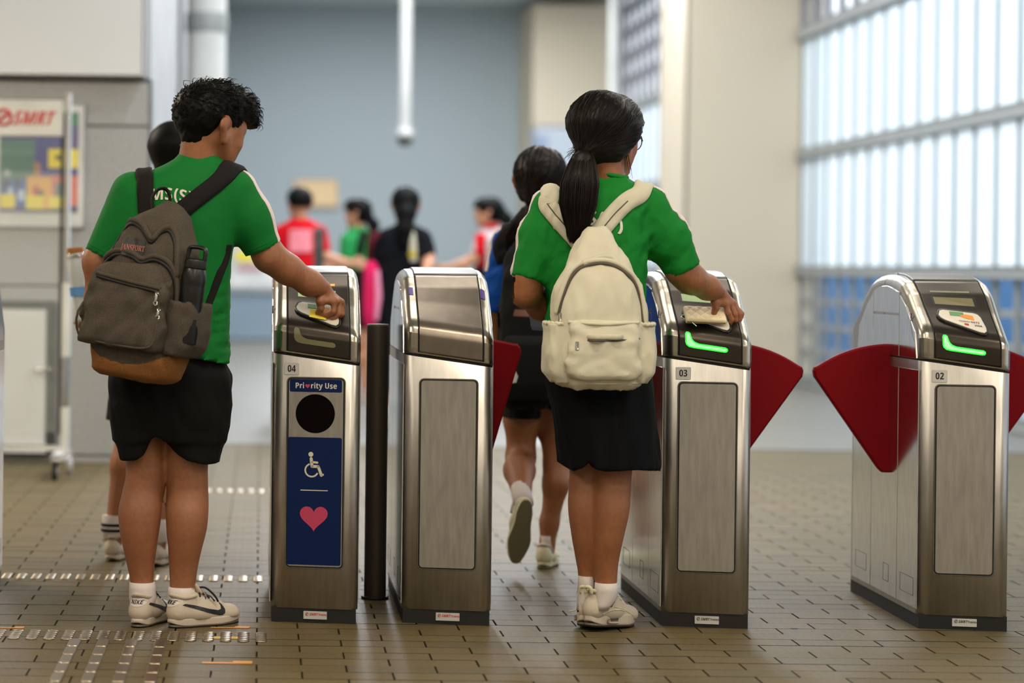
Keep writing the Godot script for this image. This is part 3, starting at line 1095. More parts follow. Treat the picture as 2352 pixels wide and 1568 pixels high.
func gate(label: String, x0: float, x1: float, z: float, opts: Dictionary) -> Node3D:
	gate_w = x1 - x0
	var w := gate_w
	var t := thing("ticket_gate", label, "ticket gate", Vector3((x0 + x1) * 0.5, 0, -z), "ticket gates in a row")
	# plinth
	var b := Mb.new().prism(PackedVector2Array([Vector2(-w / 2 + 0.004, 0.002), Vector2(-w / 2 + 0.004, GL - 0.01), Vector2(w / 2 - 0.006, GL - 0.01), Vector2(w / 2 - 0.006, 0.004)]), Transform3D(Basis(Vector3.RIGHT, -PI / 2), Vector3.ZERO), 0.046)
	for k in b.v.size():
		b.v[k].z += slant(b.v[k].x) * (1.0 if b.v[k].z > -0.5 else 0.0)
	emit("plinth", b, M.plinth, t, false, true)
	# body: rounded upright box up to the slanted seam
	var foot := rounded(w, GL, 0.034, 7)
	var ring1 := PackedVector3Array()
	var ring2 := PackedVector3Array()
	for p in foot:
		var zz := p.y - GL * 0.5
		zz += slant(p.x) * clampf(1.0 + zz / 0.3, 0.0, 1.0)
		ring1.push_back(Vector3(p.x, 0.044, zz))
		ring2.push_back(Vector3(p.x, 0.812 + lean(p.x, 0.8), zz))
	emit("body", Mb.new().rings([ring1, ring2]), M.steel, t, true, true)
	var ring3 := PackedVector3Array()
	var ring4 := PackedVector3Array()
	for p in ring2:
		ring3.push_back(Vector3(p.x * 0.975, p.y - 0.004, (p.z + GL * 0.5) * 0.992 - GL * 0.5))
		ring4.push_back(Vector3(p.x * 0.975, p.y + 0.010, (p.z + GL * 0.5) * 0.992 - GL * 0.5))
	emit("seam", Mb.new().rings([ring3, ring4]), M.gap, t, true, true)
	# head: an arch with rounded edges
	var prof := []
	var hs := [0.818, 0.824]
	for k in 5: hs.push_back(0.84 + 0.011 * k)
	for k in 38: hs.push_back(0.886 + 0.0055 * k)
	hs.append_array([1.0925, 1.0945, 1.0955])
	var list := []
	var rr := 0.030
	var xs := []
	for k in 7: xs.push_back([-w / 2 + rr * (1.0 - cos(PI * 0.5 * k / 6)), rr * (1.0 - sin(PI * 0.5 * k / 6))])
	for k in 5: xs.push_back([lerpf(-w / 2 + rr, w / 2 - rr, (k + 1) / 6.0), 0.0])
	for k in 7: xs.push_back([w / 2 - rr * (1.0 - cos(PI * 0.5 * (6 - k) / 6)), rr * (1.0 - sin(PI * 0.5 * (6 - k) / 6))])
	for c in xs:
		var line := PackedVector3Array()
		var front := []
		for h in hs:
			var p := skin_at(c[0], h) - skin_normal(c[0], h) * float(c[1])
			if h < 0.822: p -= skin_normal(c[0], h) * 0.004
			front.push_back(p)
		for p in front: line.push_back(p)
		front.reverse()
		for p in front:                                        # the far half mirrors the near half
			var s := slant(c[0])
			line.push_back(Vector3(p.x, p.y, -GL - (p.z - s) ))
		list.push_back(line)
	var hb := Mb.new()
	hb.rings(list, true, false)
	# close the cheeks: strips from the arch down to the seam
	for e in [0, list.size() - 1]:
		var n := hb.v.size()
		var l: PackedVector3Array = list[e]
		for p in l:
			hb.v.push_back(p)
			hb.v.push_back(Vector3(p.x, 0.818 + lean(p.x, 0.8), p.z))
		for k in l.size() - 1:
			if e == 0: hb.quad(n + k * 2, n + k * 2 + 1, n + k * 2 + 3, n + k * 2 + 2)
			else: hb.quad(n + k * 2, n + k * 2 + 2, n + k * 2 + 3, n + k * 2 + 1)
	emit("head", hb, M.steel_rail, t, true, true)
	# cheeks: polished plates with the seams between them left open
	for side in [-1, 1]:
		var xx: float = side * (w / 2)
		var cheek := func(poly: PackedVector2Array, called: String, m: Material, out := 0.003):
			var tr := Transform3D(Basis(Vector3(0, 0, -1), Vector3.UP, Vector3(side, 0, 0)) if side > 0 else Basis(Vector3(0, 0, 1), Vector3.UP, Vector3(-1, 0, 0)), Vector3(xx, 0, 0))
			var q := PackedVector2Array()
			for p in poly: q.push_back(Vector2(-p.x if side < 0 else p.x, p.y))
			emit(called, Mb.new().prism(q, tr, out, 0.001), m, t, false, true)
		# x of an outline is the way back along the gate
		cheek.call(PackedVector2Array([Vector2(0.055, 0.06), Vector2(0.296, 0.06), Vector2(0.296, 0.80), Vector2(0.055, 0.80)]), "side_panel", M.steel_side)
		cheek.call(PackedVector2Array([Vector2(0.302, 0.06), Vector2(0.640, 0.06), Vector2(0.640, 0.80), Vector2(0.302, 0.80)]), "side_panel", M.steel_side)
		cheek.call(PackedVector2Array([Vector2(0.646, 0.06), Vector2(0.905, 0.06), Vector2(0.905, 0.80), Vector2(0.646, 0.80)]), "side_panel", M.steel_side)
		cheek.call(PackedVector2Array([Vector2(0.085, 0.835), Vector2(0.296, 0.835), Vector2(0.296, 1.03), Vector2(0.22, 0.995), Vector2(0.11, 0.92)]), "cheek_panel", M.steel_side)
		cheek.call(PackedVector2Array([Vector2(0.302, 0.835), Vector2(0.640, 0.835), Vector2(0.640, 0.965), Vector2(0.302, 0.965)]), "cheek_panel", M.steel_side)
		var arch := PackedVector2Array([Vector2(0.302, 0.972), Vector2(0.640, 0.972), Vector2(0.640, 1.040)])
		for k in 7: arch.push_back(Vector2(0.62 - 0.045 * k, 1.045 + 0.014 * sin(PI * k / 6)))
		arch.push_back(Vector2(0.302, 1.040))
		cheek.call(arch, "cheek_panel", M.steel_side)
		cheek.call(PackedVector2Array([Vector2(0.646, 0.835), Vector2(0.86, 0.835), Vector2(0.84, 0.92), Vector2(0.73, 0.995), Vector2(0.646, 1.035)]), "cheek_panel", M.steel_side)
		for v in [[0.09, 0.095, 0.16, 0.055], [0.40, 0.10, 0.07, 0.055], [0.70, 0.10, 0.15, 0.055]]:
			for e in [[0.0, 0.0, v[2], 0.003], [0.0, v[3], v[2], 0.003], [0.0, 0.0, 0.004, v[3]], [v[2], 0.0, 0.004, v[3] + 0.003]]:
				cheek.call(PackedVector2Array([Vector2(v[0] + e[0], v[1] + e[1]), Vector2(v[0] + e[0] + e[2], v[1] + e[1]), Vector2(v[0] + e[0] + e[2], v[1] + e[1] + e[3]), Vector2(v[0] + e[0], v[1] + e[1] + e[3])]), "vent_edge", M.dark_frame, 0.0034)
		# arc-shaped slit with a dark sensor window near the front
		if side > 0 or opts.get("blank", false):
			continue
		var slit := []
		for k in 9: slit.push_back(Vector3(xx + side * 0.002, 0.975 - 0.011 * k, -0.155 + 0.006 * k - 0.02 * sin(PI * k / 8)))
		emit("slit", Mb.new().tube(slit, [0.0016], 5), M.gap, t, true, true)
	# front: raised panel over the head, cap strip behind it
	var dark: Material = M.steel_panel if opts.get("blank", false) else M.panel_black
	var pl := -w / 2 + 0.043
	var pr := w / 2 - 0.034
	var panel := PackedVector2Array()
	var hh := 0.826
	var left := []
	while hh < 1.0725:
		left.push_back(hh)
		hh += 0.006
	var pb := Mb.new()
	var lines := []
	for q in [[pl, -0.004], [pl + 0.0005, 0.0022], [pl + 0.004, 0.0034], [lerpf(pl, pr, 0.35), 0.0034], [lerpf(pl, pr, 0.7), 0.0034], [pr - 0.004, 0.0034], [pr - 0.0005, 0.0022], [pr, -0.004]]:
		var line := PackedVector3Array()
		line.push_back(skin_at(q[0], 0.825) + skin_normal(q[0], 0.825) * -0.004)
		for h in left: line.push_back(skin_at(q[0], h) + skin_normal(q[0], h) * float(q[1]))
		line.push_back(skin_at(q[0], 1.0725) + skin_normal(q[0], 1.07) * -0.004)
		lines.push_back(line)
	pb.rings(lines, false, false)
	emit("top_panel", pb, dark, t, true, true, -1)
	var edge := []
	for h in left: edge.push_back(skin_at(pl - 0.001, h) + skin_normal(pl, h) * 0.0015)
	emit("panel_joint", Mb.new().tube(edge, [0.0021], 5), M.gap, t, true, true)
	edge = []
	for h in left: edge.push_back(skin_at(pr + 0.001, h) + skin_normal(pr, h) * 0.0015)
	emit("panel_joint", Mb.new().tube(edge, [0.0021], 5), M.gap, t, true, true)
	var cap_lines := []
	for q in [[pl - 0.003, -0.004], [pl - 0.003, 0.004], [pl + 0.002, 0.006], [pr - 0.002, 0.006], [pr + 0.003, 0.004], [pr + 0.003, -0.004]]:
		var line := PackedVector3Array()
		var fr := []
		for k in 9:
			var h := lerpf(1.0745, 1.0956, k / 8.0)
			fr.push_back(skin_at(q[0], h) + skin_normal(q[0], h) * float(q[1]))
		line.push_back(skin_at(q[0], 1.0745) + skin_normal(q[0], 1.0745) * -0.004)
		for p in fr: line.push_back(p)
		fr.reverse()
		for p in fr: line.push_back(Vector3(p.x, p.y, -GL - (p.z - slant(q[0]))))
		line.push_back(Vector3(q[0], 1.07, line[line.size() - 1].z))
		cap_lines.push_back(line)
	var cb := Mb.new()
	cb.rings(cap_lines, false, false)
	emit("cap_strip", cb, M.steel_cap, t, true, true, -1)
	# the service door in the front
	emit("door_lip", plate_front(rounded(0.182, 0.592, 0.016), Vector2(-0.001, 0.4625), 0.0022, 0.0016), M.steel_rail, t, true, true)
	emit("door_gap", plate_front(rounded(0.1765, 0.5865, 0.0135), Vector2(-0.001, 0.4625), 0.0024, 0.0), M.gap, t, false, true)
	emit("door", plate_front(rounded(0.1695, 0.5795, 0.011), Vector2(-0.001, 0.4625), 0.0036, 0.0014), M.steel, t, true, true)
	var label_plate := emit("name_plate", plate_front(rounded(0.072, 0.024, 0.001), Vector2(0.004, 0.0235), 0.0012, 0.0, 0.010), M.plate, t, false, true)
	var red: Material = M.print_red if opts.get("red", false) else M.dark_frame
	var mini_text := text_mb("SMRT", 0.0085, "Droid Sans", true)
	for k in mini_text.v.size(): mini_text.v[k].x += mini_text.v[k].y * 0.25
	emit("lettering", on_front(mini_text, 0.86, Vector3(-0.0005, 0.0265, 0.0016)), red, label_plate, false, true, 1)
	mini_text = text_mb("Trains", 0.0066, "Droid Sans", true)
	emit("lettering", on_front(mini_text, 1.0, Vector3(0.0265, 0.0262, 0.0016)), red, label_plate, false, true, 1)
	var ring_b := Mb.new()
	var cir := []
	for k in 17: cir.push_back(Vector3(-0.021 + cos(TAU * k / 16) * 0.0046, 0.0268 + sin(TAU * k / 16) * 0.0046, 0.0016 + slant(-0.02)))
	ring_b.tube(cir, [0.0007], 5)
	ring_b.tube([Vector3(-0.024, 0.0245, 0.0016 + slant(-0.02)), Vector3(-0.018, 0.0291, 0.0016 + slant(-0.02))], [0.0007], 5)
	emit("emblem", ring_b, red, label_plate, true, true)
	if opts.get("blank", false):
		for x in [-w / 2 + 0.020, w / 2 - 0.030]:
			emit("sticker", laid(PackedVector2Array([Vector2(x, 1.010), Vector2(x + 0.014, 1.008), Vector2(x + 0.014, 1.034), Vector2(x, 1.036)]), 0.0012, true), M.sticker_purple, t, true, true, 1)
		return t
	# number plate
	emit("number_plate", plate_front(rounded(0.046, 0.039, 0.004), Vector2(-w / 2 + 0.058, 0.783), 0.0018, 0.0008), M.plate, t, true, true)
	emit("number", on_front(text_mb(opts.number, 0.021, "Droid Sans", true), 0.82, Vector3(-w / 2 + 0.058, 0.783, 0.0022)), M.ink, t, false, true, 1)
	# display, slot, reader and arrow on the head
	emit("slot", on_skin(rect(-0.060, 1.036, 0.118, 0.0055), 0.0042, 0.0, 0.0015), M.slot_amber if opts.get("amber", false) else M.lens_off, t, true, true)
	emit("display_frame", on_skin(rect(-0.064, 0.996, 0.132, 0.031), 0.0037, 0.0), M.black_plastic, t, false, true)
	emit("display", on_skin(rect(-0.058, 0.9985, 0.118, 0.023), 0.0041, 0.0), M.lcd_on if opts.get("lit", false) else M.lcd_off, t, false, true)
	var shape := PackedVector2Array([Vector2(-0.064, 0.957), Vector2(-0.060, 0.949), Vector2(-0.050, 0.943), Vector2(0.045, 0.919), Vector2(0.058, 0.918), Vector2(0.066, 0.924), Vector2(0.068, 0.934), Vector2(0.063, 0.962), Vector2(0.056, 0.970), Vector2(0.045, 0.973), Vector2(-0.045, 0.975), Vector2(-0.056, 0.971)])
	emit("reader_rim", on_skin(grown(shape, 0.0055), 0.0085, 0.002, 0.003), M.black_plastic, t, true, true)
	var pad := emit("reader_pad", on_skin(shape, 0.0105, 0.0, 0.001), M.pad_white, t, true, true)
	emit("printed_card", on_skin(rect(-0.028, 0.9595, 0.042, 0.012), 0.0112, -0.009), M.print_green, pad, false, true)
	emit("printed_hand", on_skin(PackedVector2Array([Vector2(-0.002, 0.960), Vector2(0.020, 0.954), Vector2(0.040, 0.952), Vector2(0.040, 0.964), Vector2(0.020, 0.966)]), 0.0115, -0.009), M.print_orange, pad, false, true)
	emit("printed_disc", on_skin(rect(0.006, 0.9345, 0.012, 0.0045), 0.0112, -0.009), M.print_red, pad, false, true)
	for s in [["NETS", 0.040, 0.945, 0.0080, "print_red"], ["VISA", 0.046, 0.936, 0.0080, "sign_blue"], ["SimplyGo", 0.008, 0.945, 0.0052, "ink"]]:
		var words := text_mb(s[0], s[3], "Droid Sans", true)
		for k in words.v.size():
			var p := words.v[k]
			words.v[k] = skin_at(s[1] + p.x, s[2] + p.y * 0.6) + skin_normal(s[1], s[2]) * 0.0113
		emit("lettering", words, M[s[4]], pad, false, true, 1)
	var arrow := PackedVector2Array([Vector2(-0.071, 0.894), Vector2(-0.068, 0.900), Vector2(-0.061, 0.901), Vector2(-0.055, 0.898), Vector2(-0.0535, 0.890), Vector2(-0.050, 0.882), Vector2(-0.042, 0.875), Vector2(-0.030, 0.8715), Vector2(0.050, 0.8715), Vector2(0.056, 0.868), Vector2(0.057, 0.862), Vector2(0.053, 0.857), Vector2(0.046, 0.8555), Vector2(-0.045, 0.8555), Vector2(-0.060, 0.857), Vector2(-0.068, 0.863), Vector2(-0.071, 0.872)])
	var on: bool = opts.get("arrow", false)
	emit("arrow_rim", laid(grown(arrow, 0.0018), 0.0044), M.black_plastic, t, true, true, 1)
	emit("arrow_light", laid(arrow, 0.0056), M.lens_on if on else M.lens_off, t, true, true, 1)
	if on:
		emit("arrow_core", laid(grown(arrow, -0.0038), 0.0064), M.lens_core, t, true, true, 1)
		var l := AreaLight3D.new()
		l.name = "arrow_glow"
		l.area_size = Vector2(0.11, 0.012)
		l.light_color = Color(0.2, 1.0, 0.25)
		l.light_energy = 0.02
		l.area_range = 12.0
		l.shadow_enabled = true
		l.position = skin_at(-0.01, 0.864) + Vector3(0, 0, 0.0085)
		l.rotation.y = PI
		t.add_child(l)
	if opts.get("priority", false):
		var hd := emit("priority_sign", plate_front(rounded(0.160, 0.039, 0.005), Vector2(-0.002, 0.7315), 0.0042, 0.0), M.sign_blue, t, false, true)
		for s in [["Pri", -0.0515], ["rity Use", 0.0225]]:
			emit("lettering", on_front(text_mb(s[0], 0.0172, "Droid Sans", true), 0.95, Vector3(s[1], 0.7315, 0.0044)), M.white_print, hd, false, true, 1)
		emit("heart", on_front(Mb.new().prism(heart(0.0142), Transform3D(), 0.0008), 1.0, Vector3(-0.0275, 0.7308, 0.0042)), M.heart_pink, hd, false, true)
		var disc := PackedVector2Array()
		for k in 40: disc.push_back(Vector2(cos(TAU * k / 40), sin(TAU * k / 40)) * 0.0605)
		emit("speaker_disc", plate_front(disc, Vector2(-0.003, 0.6455), 0.0042, 0.0008), M.speaker_black, t, true, true)
		var pn := emit("priority_panel", plate_front(rounded(0.1655, 0.394, 0.006), Vector2(-0.003, 0.3755), 0.0042, 0.0), M.sign_blue, t, false, true)
		emit("rule", on_front(Mb.new().box(Vector3.ZERO, Vector3(0.084, 0.0028, 0.0008)), 1.0, Vector3(-0.004, 0.409, 0.0044)), M.white_print, pn, false, true)
		emit("heart", on_front(Mb.new().prism(heart(0.086), Transform3D(), 0.0008), 1.0, Vector3(-0.004, 0.327, 0.0042)), M.heart_pink, pn, false, true)
		var wc := Mb.new()
		var at := Vector3.ZERO
		var head := PackedVector2Array()
		for k in 20: head.push_back(Vector2(-0.009 + cos(TAU * k / 20) * 0.0076, 0.033 + sin(TAU * k / 20) * 0.0076))
		wc.prism(head, Transform3D(Basis(), at), 0.0008)
		for s in [[[-0.008, 0.020], [-0.005, -0.004], 0.0046], [[-0.006, 0.009], [0.011, 0.008], 0.0032], [[-0.004, -0.004], [0.014, -0.004], 0.0044], [[0.014, -0.004], [0.024, -0.031], 0.0044], [[0.023, -0.031], [0.029, -0.029], 0.0030]]:
			var a := Vector2(s[0][0], s[0][1])
			var c := Vector2(s[1][0], s[1][1])
			var d := (c - a).normalized()
			var cap := PackedVector2Array()
			for k in 9: cap.push_back(c + d.rotated(-PI / 2 + PI * k / 8) * s[2])
			for k in 9: cap.push_back(a + d.rotated(PI / 2 + PI * k / 8) * s[2])
			wc.prism(cap, Transform3D(Basis(), at), 0.0008)
		var arc := PackedVector2Array()
		for k in 25: arc.push_back(Vector2(-0.006, -0.016) + Vector2.from_angle(1.9 + 3.95 * k / 24) * 0.0222)
		for k in 25: arc.push_back(Vector2(-0.006, -0.016) + Vector2.from_angle(1.9 + 3.95 * (24 - k) / 24) * 0.0172)
		wc.prism(arc, Transform3D(Basis(), at), 0.0008)
		emit("wheelchair_symbol", on_front(wc, 1.0, Vector3(-0.006, 0.487, 0.0042)), M.white_print, pn, false, true)
	return t


func rect(x: float, y: float, w: float, h: float) -> PackedVector2Array:
	return PackedVector2Array([Vector2(x, y), Vector2(x + w, y), Vector2(x + w, y + h), Vector2(x, y + h)])


func grown(p: PackedVector2Array, by: float) -> PackedVector2Array:
	var r := Geometry2D.offset_polygon(p, by, Geometry2D.JOIN_ROUND)
	return r[0] if r.size() else p


func flap(g: Node3D, side: float, turn: float) -> void:        # a red fan-shaped leaf that swings out of the gate's side; turn > 0: partly drawn in
	var pts := []
	var pivot := Vector2(-0.005, 0.452)
	var p0 := PackedVector2Array()
	for k in 13:                                               # upper arc
		var a := deg_to_rad(lerpf(98.0, 56.0, k / 12.0))
		p0.push_back(pivot + Vector2(cos(a), sin(a)) * 0.418)
	var tip := pivot + Vector2(cos(deg_to_rad(54)), sin(deg_to_rad(54))) * 0.412
	p0.push_back(tip + Vector2(0.006, 0.006))
	p0.push_back(tip + Vector2(0.010, -0.006))
	p0.push_back(tip + Vector2(0.007, -0.024))
	p0.push_back(pivot + Vector2(0.040, 0.014))
	p0.push_back(pivot + Vector2(0.026, 0.001))
	p0.push_back(pivot + Vector2(0.004, 0.0))
	p0.push_back(pivot + Vector2(-0.05, 0.0))
	var q := PackedVector2Array()
	for p in p0:
		var r := (p - pivot).rotated(turn) + pivot
		q.push_back(Vector2(r.x * side, r.y))
	var b := Mb.new().prism(q, Transform3D(Basis(), Vector3(side * gate_w / 2, 0, -0.44)), 0.018, 0.006)
	b.prism(q, Transform3D(Basis(Vector3.UP, PI).scaled_local(Vector3(-1, 1, 1)), Vector3(side * gate_w / 2, 0, -0.44)), 0.014, 0.006)
	emit("flap", b, M.flap, g, false, true, 0)
	emit("flap_hinge", Mb.new().tube([Vector3(side * (gate_w / 2 + 0.004), 0.86, -0.425), Vector3(side * (gate_w / 2 + 0.004), 0.47, -0.425)], [0.003], 6), M.steel_rail, g, true, true)


func make_gates() -> void:
	var g := gate("steel ticket gate numbered 04 with the blue Priority Use signs", 0.04, 0.31, 7.77, {"number": "04", "lit": true, "amber": true, "priority": true, "red": true})
	g = gate("steel ticket gate with a blank brushed head, right of the dark post", 0.447, 0.721, 7.77, {"blank": true, "red": true})
	flap(g, 1.0, 0.34)
	g = gate("steel ticket gate numbered 03 with a wallet on its reader and a lit green arrow", 1.25, 1.516, 7.765, {"number": "03", "lit": true, "arrow": true})
	flap(g, -1.0, 0.40)
	flap(g, 1.0, 0.0)
	g = gate("steel ticket gate numbered 02 with a lit green arrow and nobody at it", 2.045, 2.316, 7.775, {"number": "02", "arrow": true})
	flap(g, -1.0, 0.0)
	flap(g, 1.0, 0.0)
	gate("steel ticket gate of which only the polished edge shows at the left border", -1.158, -0.884, 7.80, {"blank": true})
	# the post between the first two gates
	var at := Vector3(0.390, 0, -8.38)
	var p := thing("post", "dark brown round steel post between the priority gate and the blank gate", "post", at)
	emit("shaft", Mb.new().lathe(Vector3.ZERO, [[0.0365, 0.0], [0.0365, 0.905], [0.0350, 0.911], [0.001, 0.912]], 28), M.post, p, true, true)
	emit("foot_plate", Mb.new().lathe(Vector3.ZERO, [[0.046, -0.004], [0.046, 0.008], [0.043, 0.010], [0.001, 0.0105]], 24), M.plinth, p, true, true)


# ---------------------------------------------------------------- granite wall, posters and rolling stand on the left

func make_left_side() -> void:
	var wall := struct_box("wall_granite", Vector3(-6.0, 0, ENTRY_Z - 0.3), Vector3(SIDE_X + 0.005, 2.13, ENTRY_Z - 0.03), M.dark_frame)
	for r in [[0.0, 0.036], [0.040, 0.972], [0.978, 1.862], [1.868, 2.112]]:
		var x := SIDE_X
		for k in 4:
			var b := Mb.new().box(Vector3(x - 0.595, (r[0] + r[1]) * 0.5, ENTRY_Z - 0.016), Vector3(1.186, r[1] - r[0], 0.032), 0.003)
			emit("granite_panel", b, M.granite, wall)
			x -= 1.19
	struct_box("trim_fascia", Vector3(-6.0, 2.13, ENTRY_Z - 0.3), Vector3(SIDE_X - 0.03, LOW, ENTRY_Z + 0.09), M.fascia_white, 0.01)
	struct_box("trim_1", Vector3(SIDE_X - 0.02, 0, -19.1), Vector3(SIDE_X + 0.012, TALL, -18.6), M.dark_frame)
	var col := emit("pillar_round", Mb.new().lathe(Vector3(-0.445, 0, -19.6), [[0.19, 0.0], [0.19, 0.12], [0.152, 0.125], [0.152, 2.93], [0.158, 2.935], [0.158, 3.02], [0.152, 3.025], [0.152, TALL]], 32), M.wall_white)
	col.set_meta("kind", "structure")
	emit("band", Mb.new().lathe(Vector3(-0.445, 0, -19.6), [[0.150, 2.90], [0.164, 2.905], [0.164, 3.05], [0.150, 3.055]], 32), M.mullion, col)
	# white access panel in the granite
	var c := thing("access_panel", "white access door with a dark frame low in the granite wall", "access door", Vector3(-1.6, 0, ENTRY_Z))
	emit("door_frame", Mb.new().box(Vector3(-1.66, 0.46, ENTRY_Z + 0.01), Vector3(1.06, 0.86, 0.04), 0.004), M.dark_frame, c)
	emit("door_leaf", Mb.new().box(Vector3(-1.675, 0.455, ENTRY_Z + 0.02), Vector3(0.99, 0.79, 0.05), 0.006), M.fascia_white, c)
	emit("handle", Mb.new().tube([Vector3(-1.235, 0.515, ENTRY_Z + 0.05), Vector3(-1.235, 0.515, ENTRY_Z + 0.085), Vector3(-1.15, 0.515, ENTRY_Z + 0.085)], [0.012], 8), M.chrome, c)
	emit("kick_strip", Mb.new().box(Vector3(-1.675, 0.075, ENTRY_Z + 0.05), Vector3(1.0, 0.05, 0.03), 0.004), M.wall_white, c)
	# the poster in its white frame on the wall
	var p := thing("wall_poster", "colourful advertising poster in a white frame on the granite wall", "poster", Vector3(-1.45, 1.3, ENTRY_Z))
	var a := spot(0, 255, 13.95)
	var e := spot(178, 488, 13.95)
	emit("poster_frame", Mb.new().box(Vector3((a.x + e.x) * 0.5 + 0.006, (a.y + e.y) * 0.5 - 0.02, ENTRY_Z + 0.012), Vector3(e.x - a.x + 0.06, a.y - e.y + 0.13, 0.04), 0.006), M.wall_white, p)
	var im := Image.create(178, 233, false, Image.FORMAT_RGB8)
	im.fill(Color(0.22, 0.17, 0.48))
	for r in [[0, 0, 178, 8, Color(0.2, 0.45, 0.3)], [0, 65, 80, 125, Color(0.25, 0.42, 0.36)], [0, 90, 78, 8, Color(0.36, 0.52, 0.44)], [160, 8, 18, 22, Color(0.15, 0.45, 0.22)], [160, 30, 18, 56, Color(0.28, 0.12, 0.42)], [110, 86, 68, 44, Color(0.92, 0.83, 0.08)], [125, 100, 14, 12, Color(0.35, 0.3, 0.1)], [78, 118, 14, 60, Color(0.68, 0.45, 0.30)], [62, 150, 56, 82, Color(0.90, 0.66, 0.22)], [118, 148, 60, 70, Color(0.85, 0.45, 0.36)], [126, 166, 30, 30, Color(0.36, 0.46, 0.44)], [4, 158, 56, 60, Color(0.16, 0.34, 0.66)], [10, 160, 12, 20, Color(0.1, 0.1, 0.14)], [36, 158, 10, 20, Color(0.16, 0.15, 0.18)], [20, 176, 10, 28, Color(0.75, 0.8, 0.88)], [43, 182, 14, 24, Color(0.78, 0.83, 0.9)], [76, 172, 12, 22, Color(0.75, 0.15, 0.2)], [86, 182, 14, 12, Color(0.2, 0.12, 0.12)], [2, 192, 34, 32, Color(0.93, 0.85, 0.1)], [60, 194, 40, 32, Color(0.93, 0.85, 0.1)], [112, 196, 46, 28, Color(0.93, 0.86, 0.1)], [60, 226, 118, 7, Color(0.12, 0.11, 0.28)], [10, 136, 14, 14, Color(0.7, 0.72, 0.72)]]:
		im.fill_rect(Rect2i(r[0], r[1], r[2], r[3]), r[4])
	var pm := mat("poster_print", Color.WHITE, 0.35)
	pm.albedo_texture = ImageTexture.create_from_image(im)
	var q := Mb.new()
	for k in [[a.x, a.y, 0, 0], [e.x, a.y, 1, 0], [e.x, e.y, 1, 1], [a.x, e.y, 0, 1]]:
		q.v.push_back(Vector3(k[0], k[1], ENTRY_Z + 0.0345))
		q.uv.push_back(Vector2(k[2], k[3]))
	q.quad(0, 1, 2, 3)
	emit("poster_sheet", q, pm, p, true, false, 1)
	emit("glass_sheet", Mb.new().box(Vector3((a.x + e.x) * 0.5, (a.y + e.y) * 0.5, ENTRY_Z + 0.043), Vector3(e.x - a.x, a.y - e.y, 0.004)), M.glass, p)
	# rolling stand: clear screen on castors with a white header sign
	var d := 13.0
	var s := thing("rolling_stand", "rolling stand with a white header sign with red lettering, in front of the granite wall", "sign stand", Vector3(-1.4, 0, -d))
	var top := spot(155, 214, d)
	var bottom := spot(148, 1068, d)
	emit("pole", Mb.new().tube([Vector3(bottom.x, 0.10, -d), Vector3(bottom.x, top.y, -d)], [0.016, 0.016], 12), M.chrome, s)
	emit("pole_sleeve", Mb.new().tube([Vector3(bottom.x, 0.62, -d), Vector3(bottom.x, 1.0, -d)], [0.024, 0.024], 12), M.wall_white, s)
	emit("pole_sleeve", Mb.new().tube([Vector3(bottom.x, 0.10, -d), Vector3(bottom.x, 0.36, -d)], [0.023, 0.023], 12), M.wall_white, s)
	emit("foot_bar", Mb.new().box(Vector3(bottom.x - 0.02, 0.115, -d), Vector3(0.07, 0.035, 0.52), 0.008), M.wall_white, s)
	emit("base_rail", Mb.new().box(Vector3(bottom.x - 0.55, 0.15, -d), Vector3(1.1, 0.03, 0.03), 0.004), M.wall_white, s)
	var c1 := spot(126, 1080, d - 0.2)
	var c2 := spot(160, 1045, d + 0.25)
	for w in [[c1, M.rubber], [c2, M.wall_white]]:
		var tire := emit("castor", Mb.new().lathe(Vector3(w[0].x, 0.046, w[0].z), [[0.030, -0.012], [0.044, -0.012], [0.046, -0.006], [0.046, 0.006], [0.044, 0.012], [0.030, 0.012]], 24, Basis(Vector3.FORWARD, PI / 2) * Basis(Vector3.RIGHT, 0.0)), w[1], s)
		emit("hub", Mb.new().lathe(Vector3(w[0].x, 0.046, w[0].z), [[0.024, -0.014], [0.026, 0.0], [0.024, 0.014]], 16, Basis(Vector3.FORWARD, PI / 2)), M.plate, tire)
		emit("castor_fork", Mb.new().box(Vector3(w[0].x, 0.085, w[0].z), Vector3(0.036, 0.045, 0.03), 0.006), M.plate, s)
	var h1 := spot(-60, 226, d)
	var h2 := spot(146, 314, d)
	var hs := emit("header_sign", Mb.new().box(Vector3((h1.x + h2.x) * 0.5, (h1.y + h2.y) * 0.5, -d), Vector3(h2.x - h1.x, h1.y - h2.y, 0.03), 0.004), M.wall_white, s)
	var word := text_mb("SMRT", 0.072, "Droid Sans", true, 0.002)
	for k in word.v.size():
		word.v[k].x = word.v[k].x * 0.82 + word.v[k].y * 0.32
	emit("lettering", word.moved(Transform3D(Basis(), spot(79, 272, d) + Vector3(0, 0, 0.0165))), M.print_red, hs, false, false, 1)
	var em := spot(8, 269, d - 0.018)
	var circle := []
	for k in 25: circle.push_back(em + Vector3(cos(TAU * k / 24), sin(TAU * k / 24), 0) * 0.040)
	var eb := Mb.new().tube(circle, [0.007], 6)
	eb.tube([em + Vector3(-0.024, -0.020, 0), em + Vector3(0, 0.004, 0), em + Vector3(0.024, 0.020, 0)], [0.008], 6)
	emit("emblem", eb, M.print_red, hs)
	emit("clear_screen", Mb.new().box(Vector3(bottom.x - 0.55, 0.90, -d), Vector3(1.06, 1.34, 0.006)), M.glass, s)
	emit("side_rail", Mb.new().box(Vector3(bottom.x - 0.03, 1.05, -d), Vector3(0.018, 1.66, 0.018), 0.003), M.dark_frame, s)


# ---------------------------------------------------------------- the far end of the hall

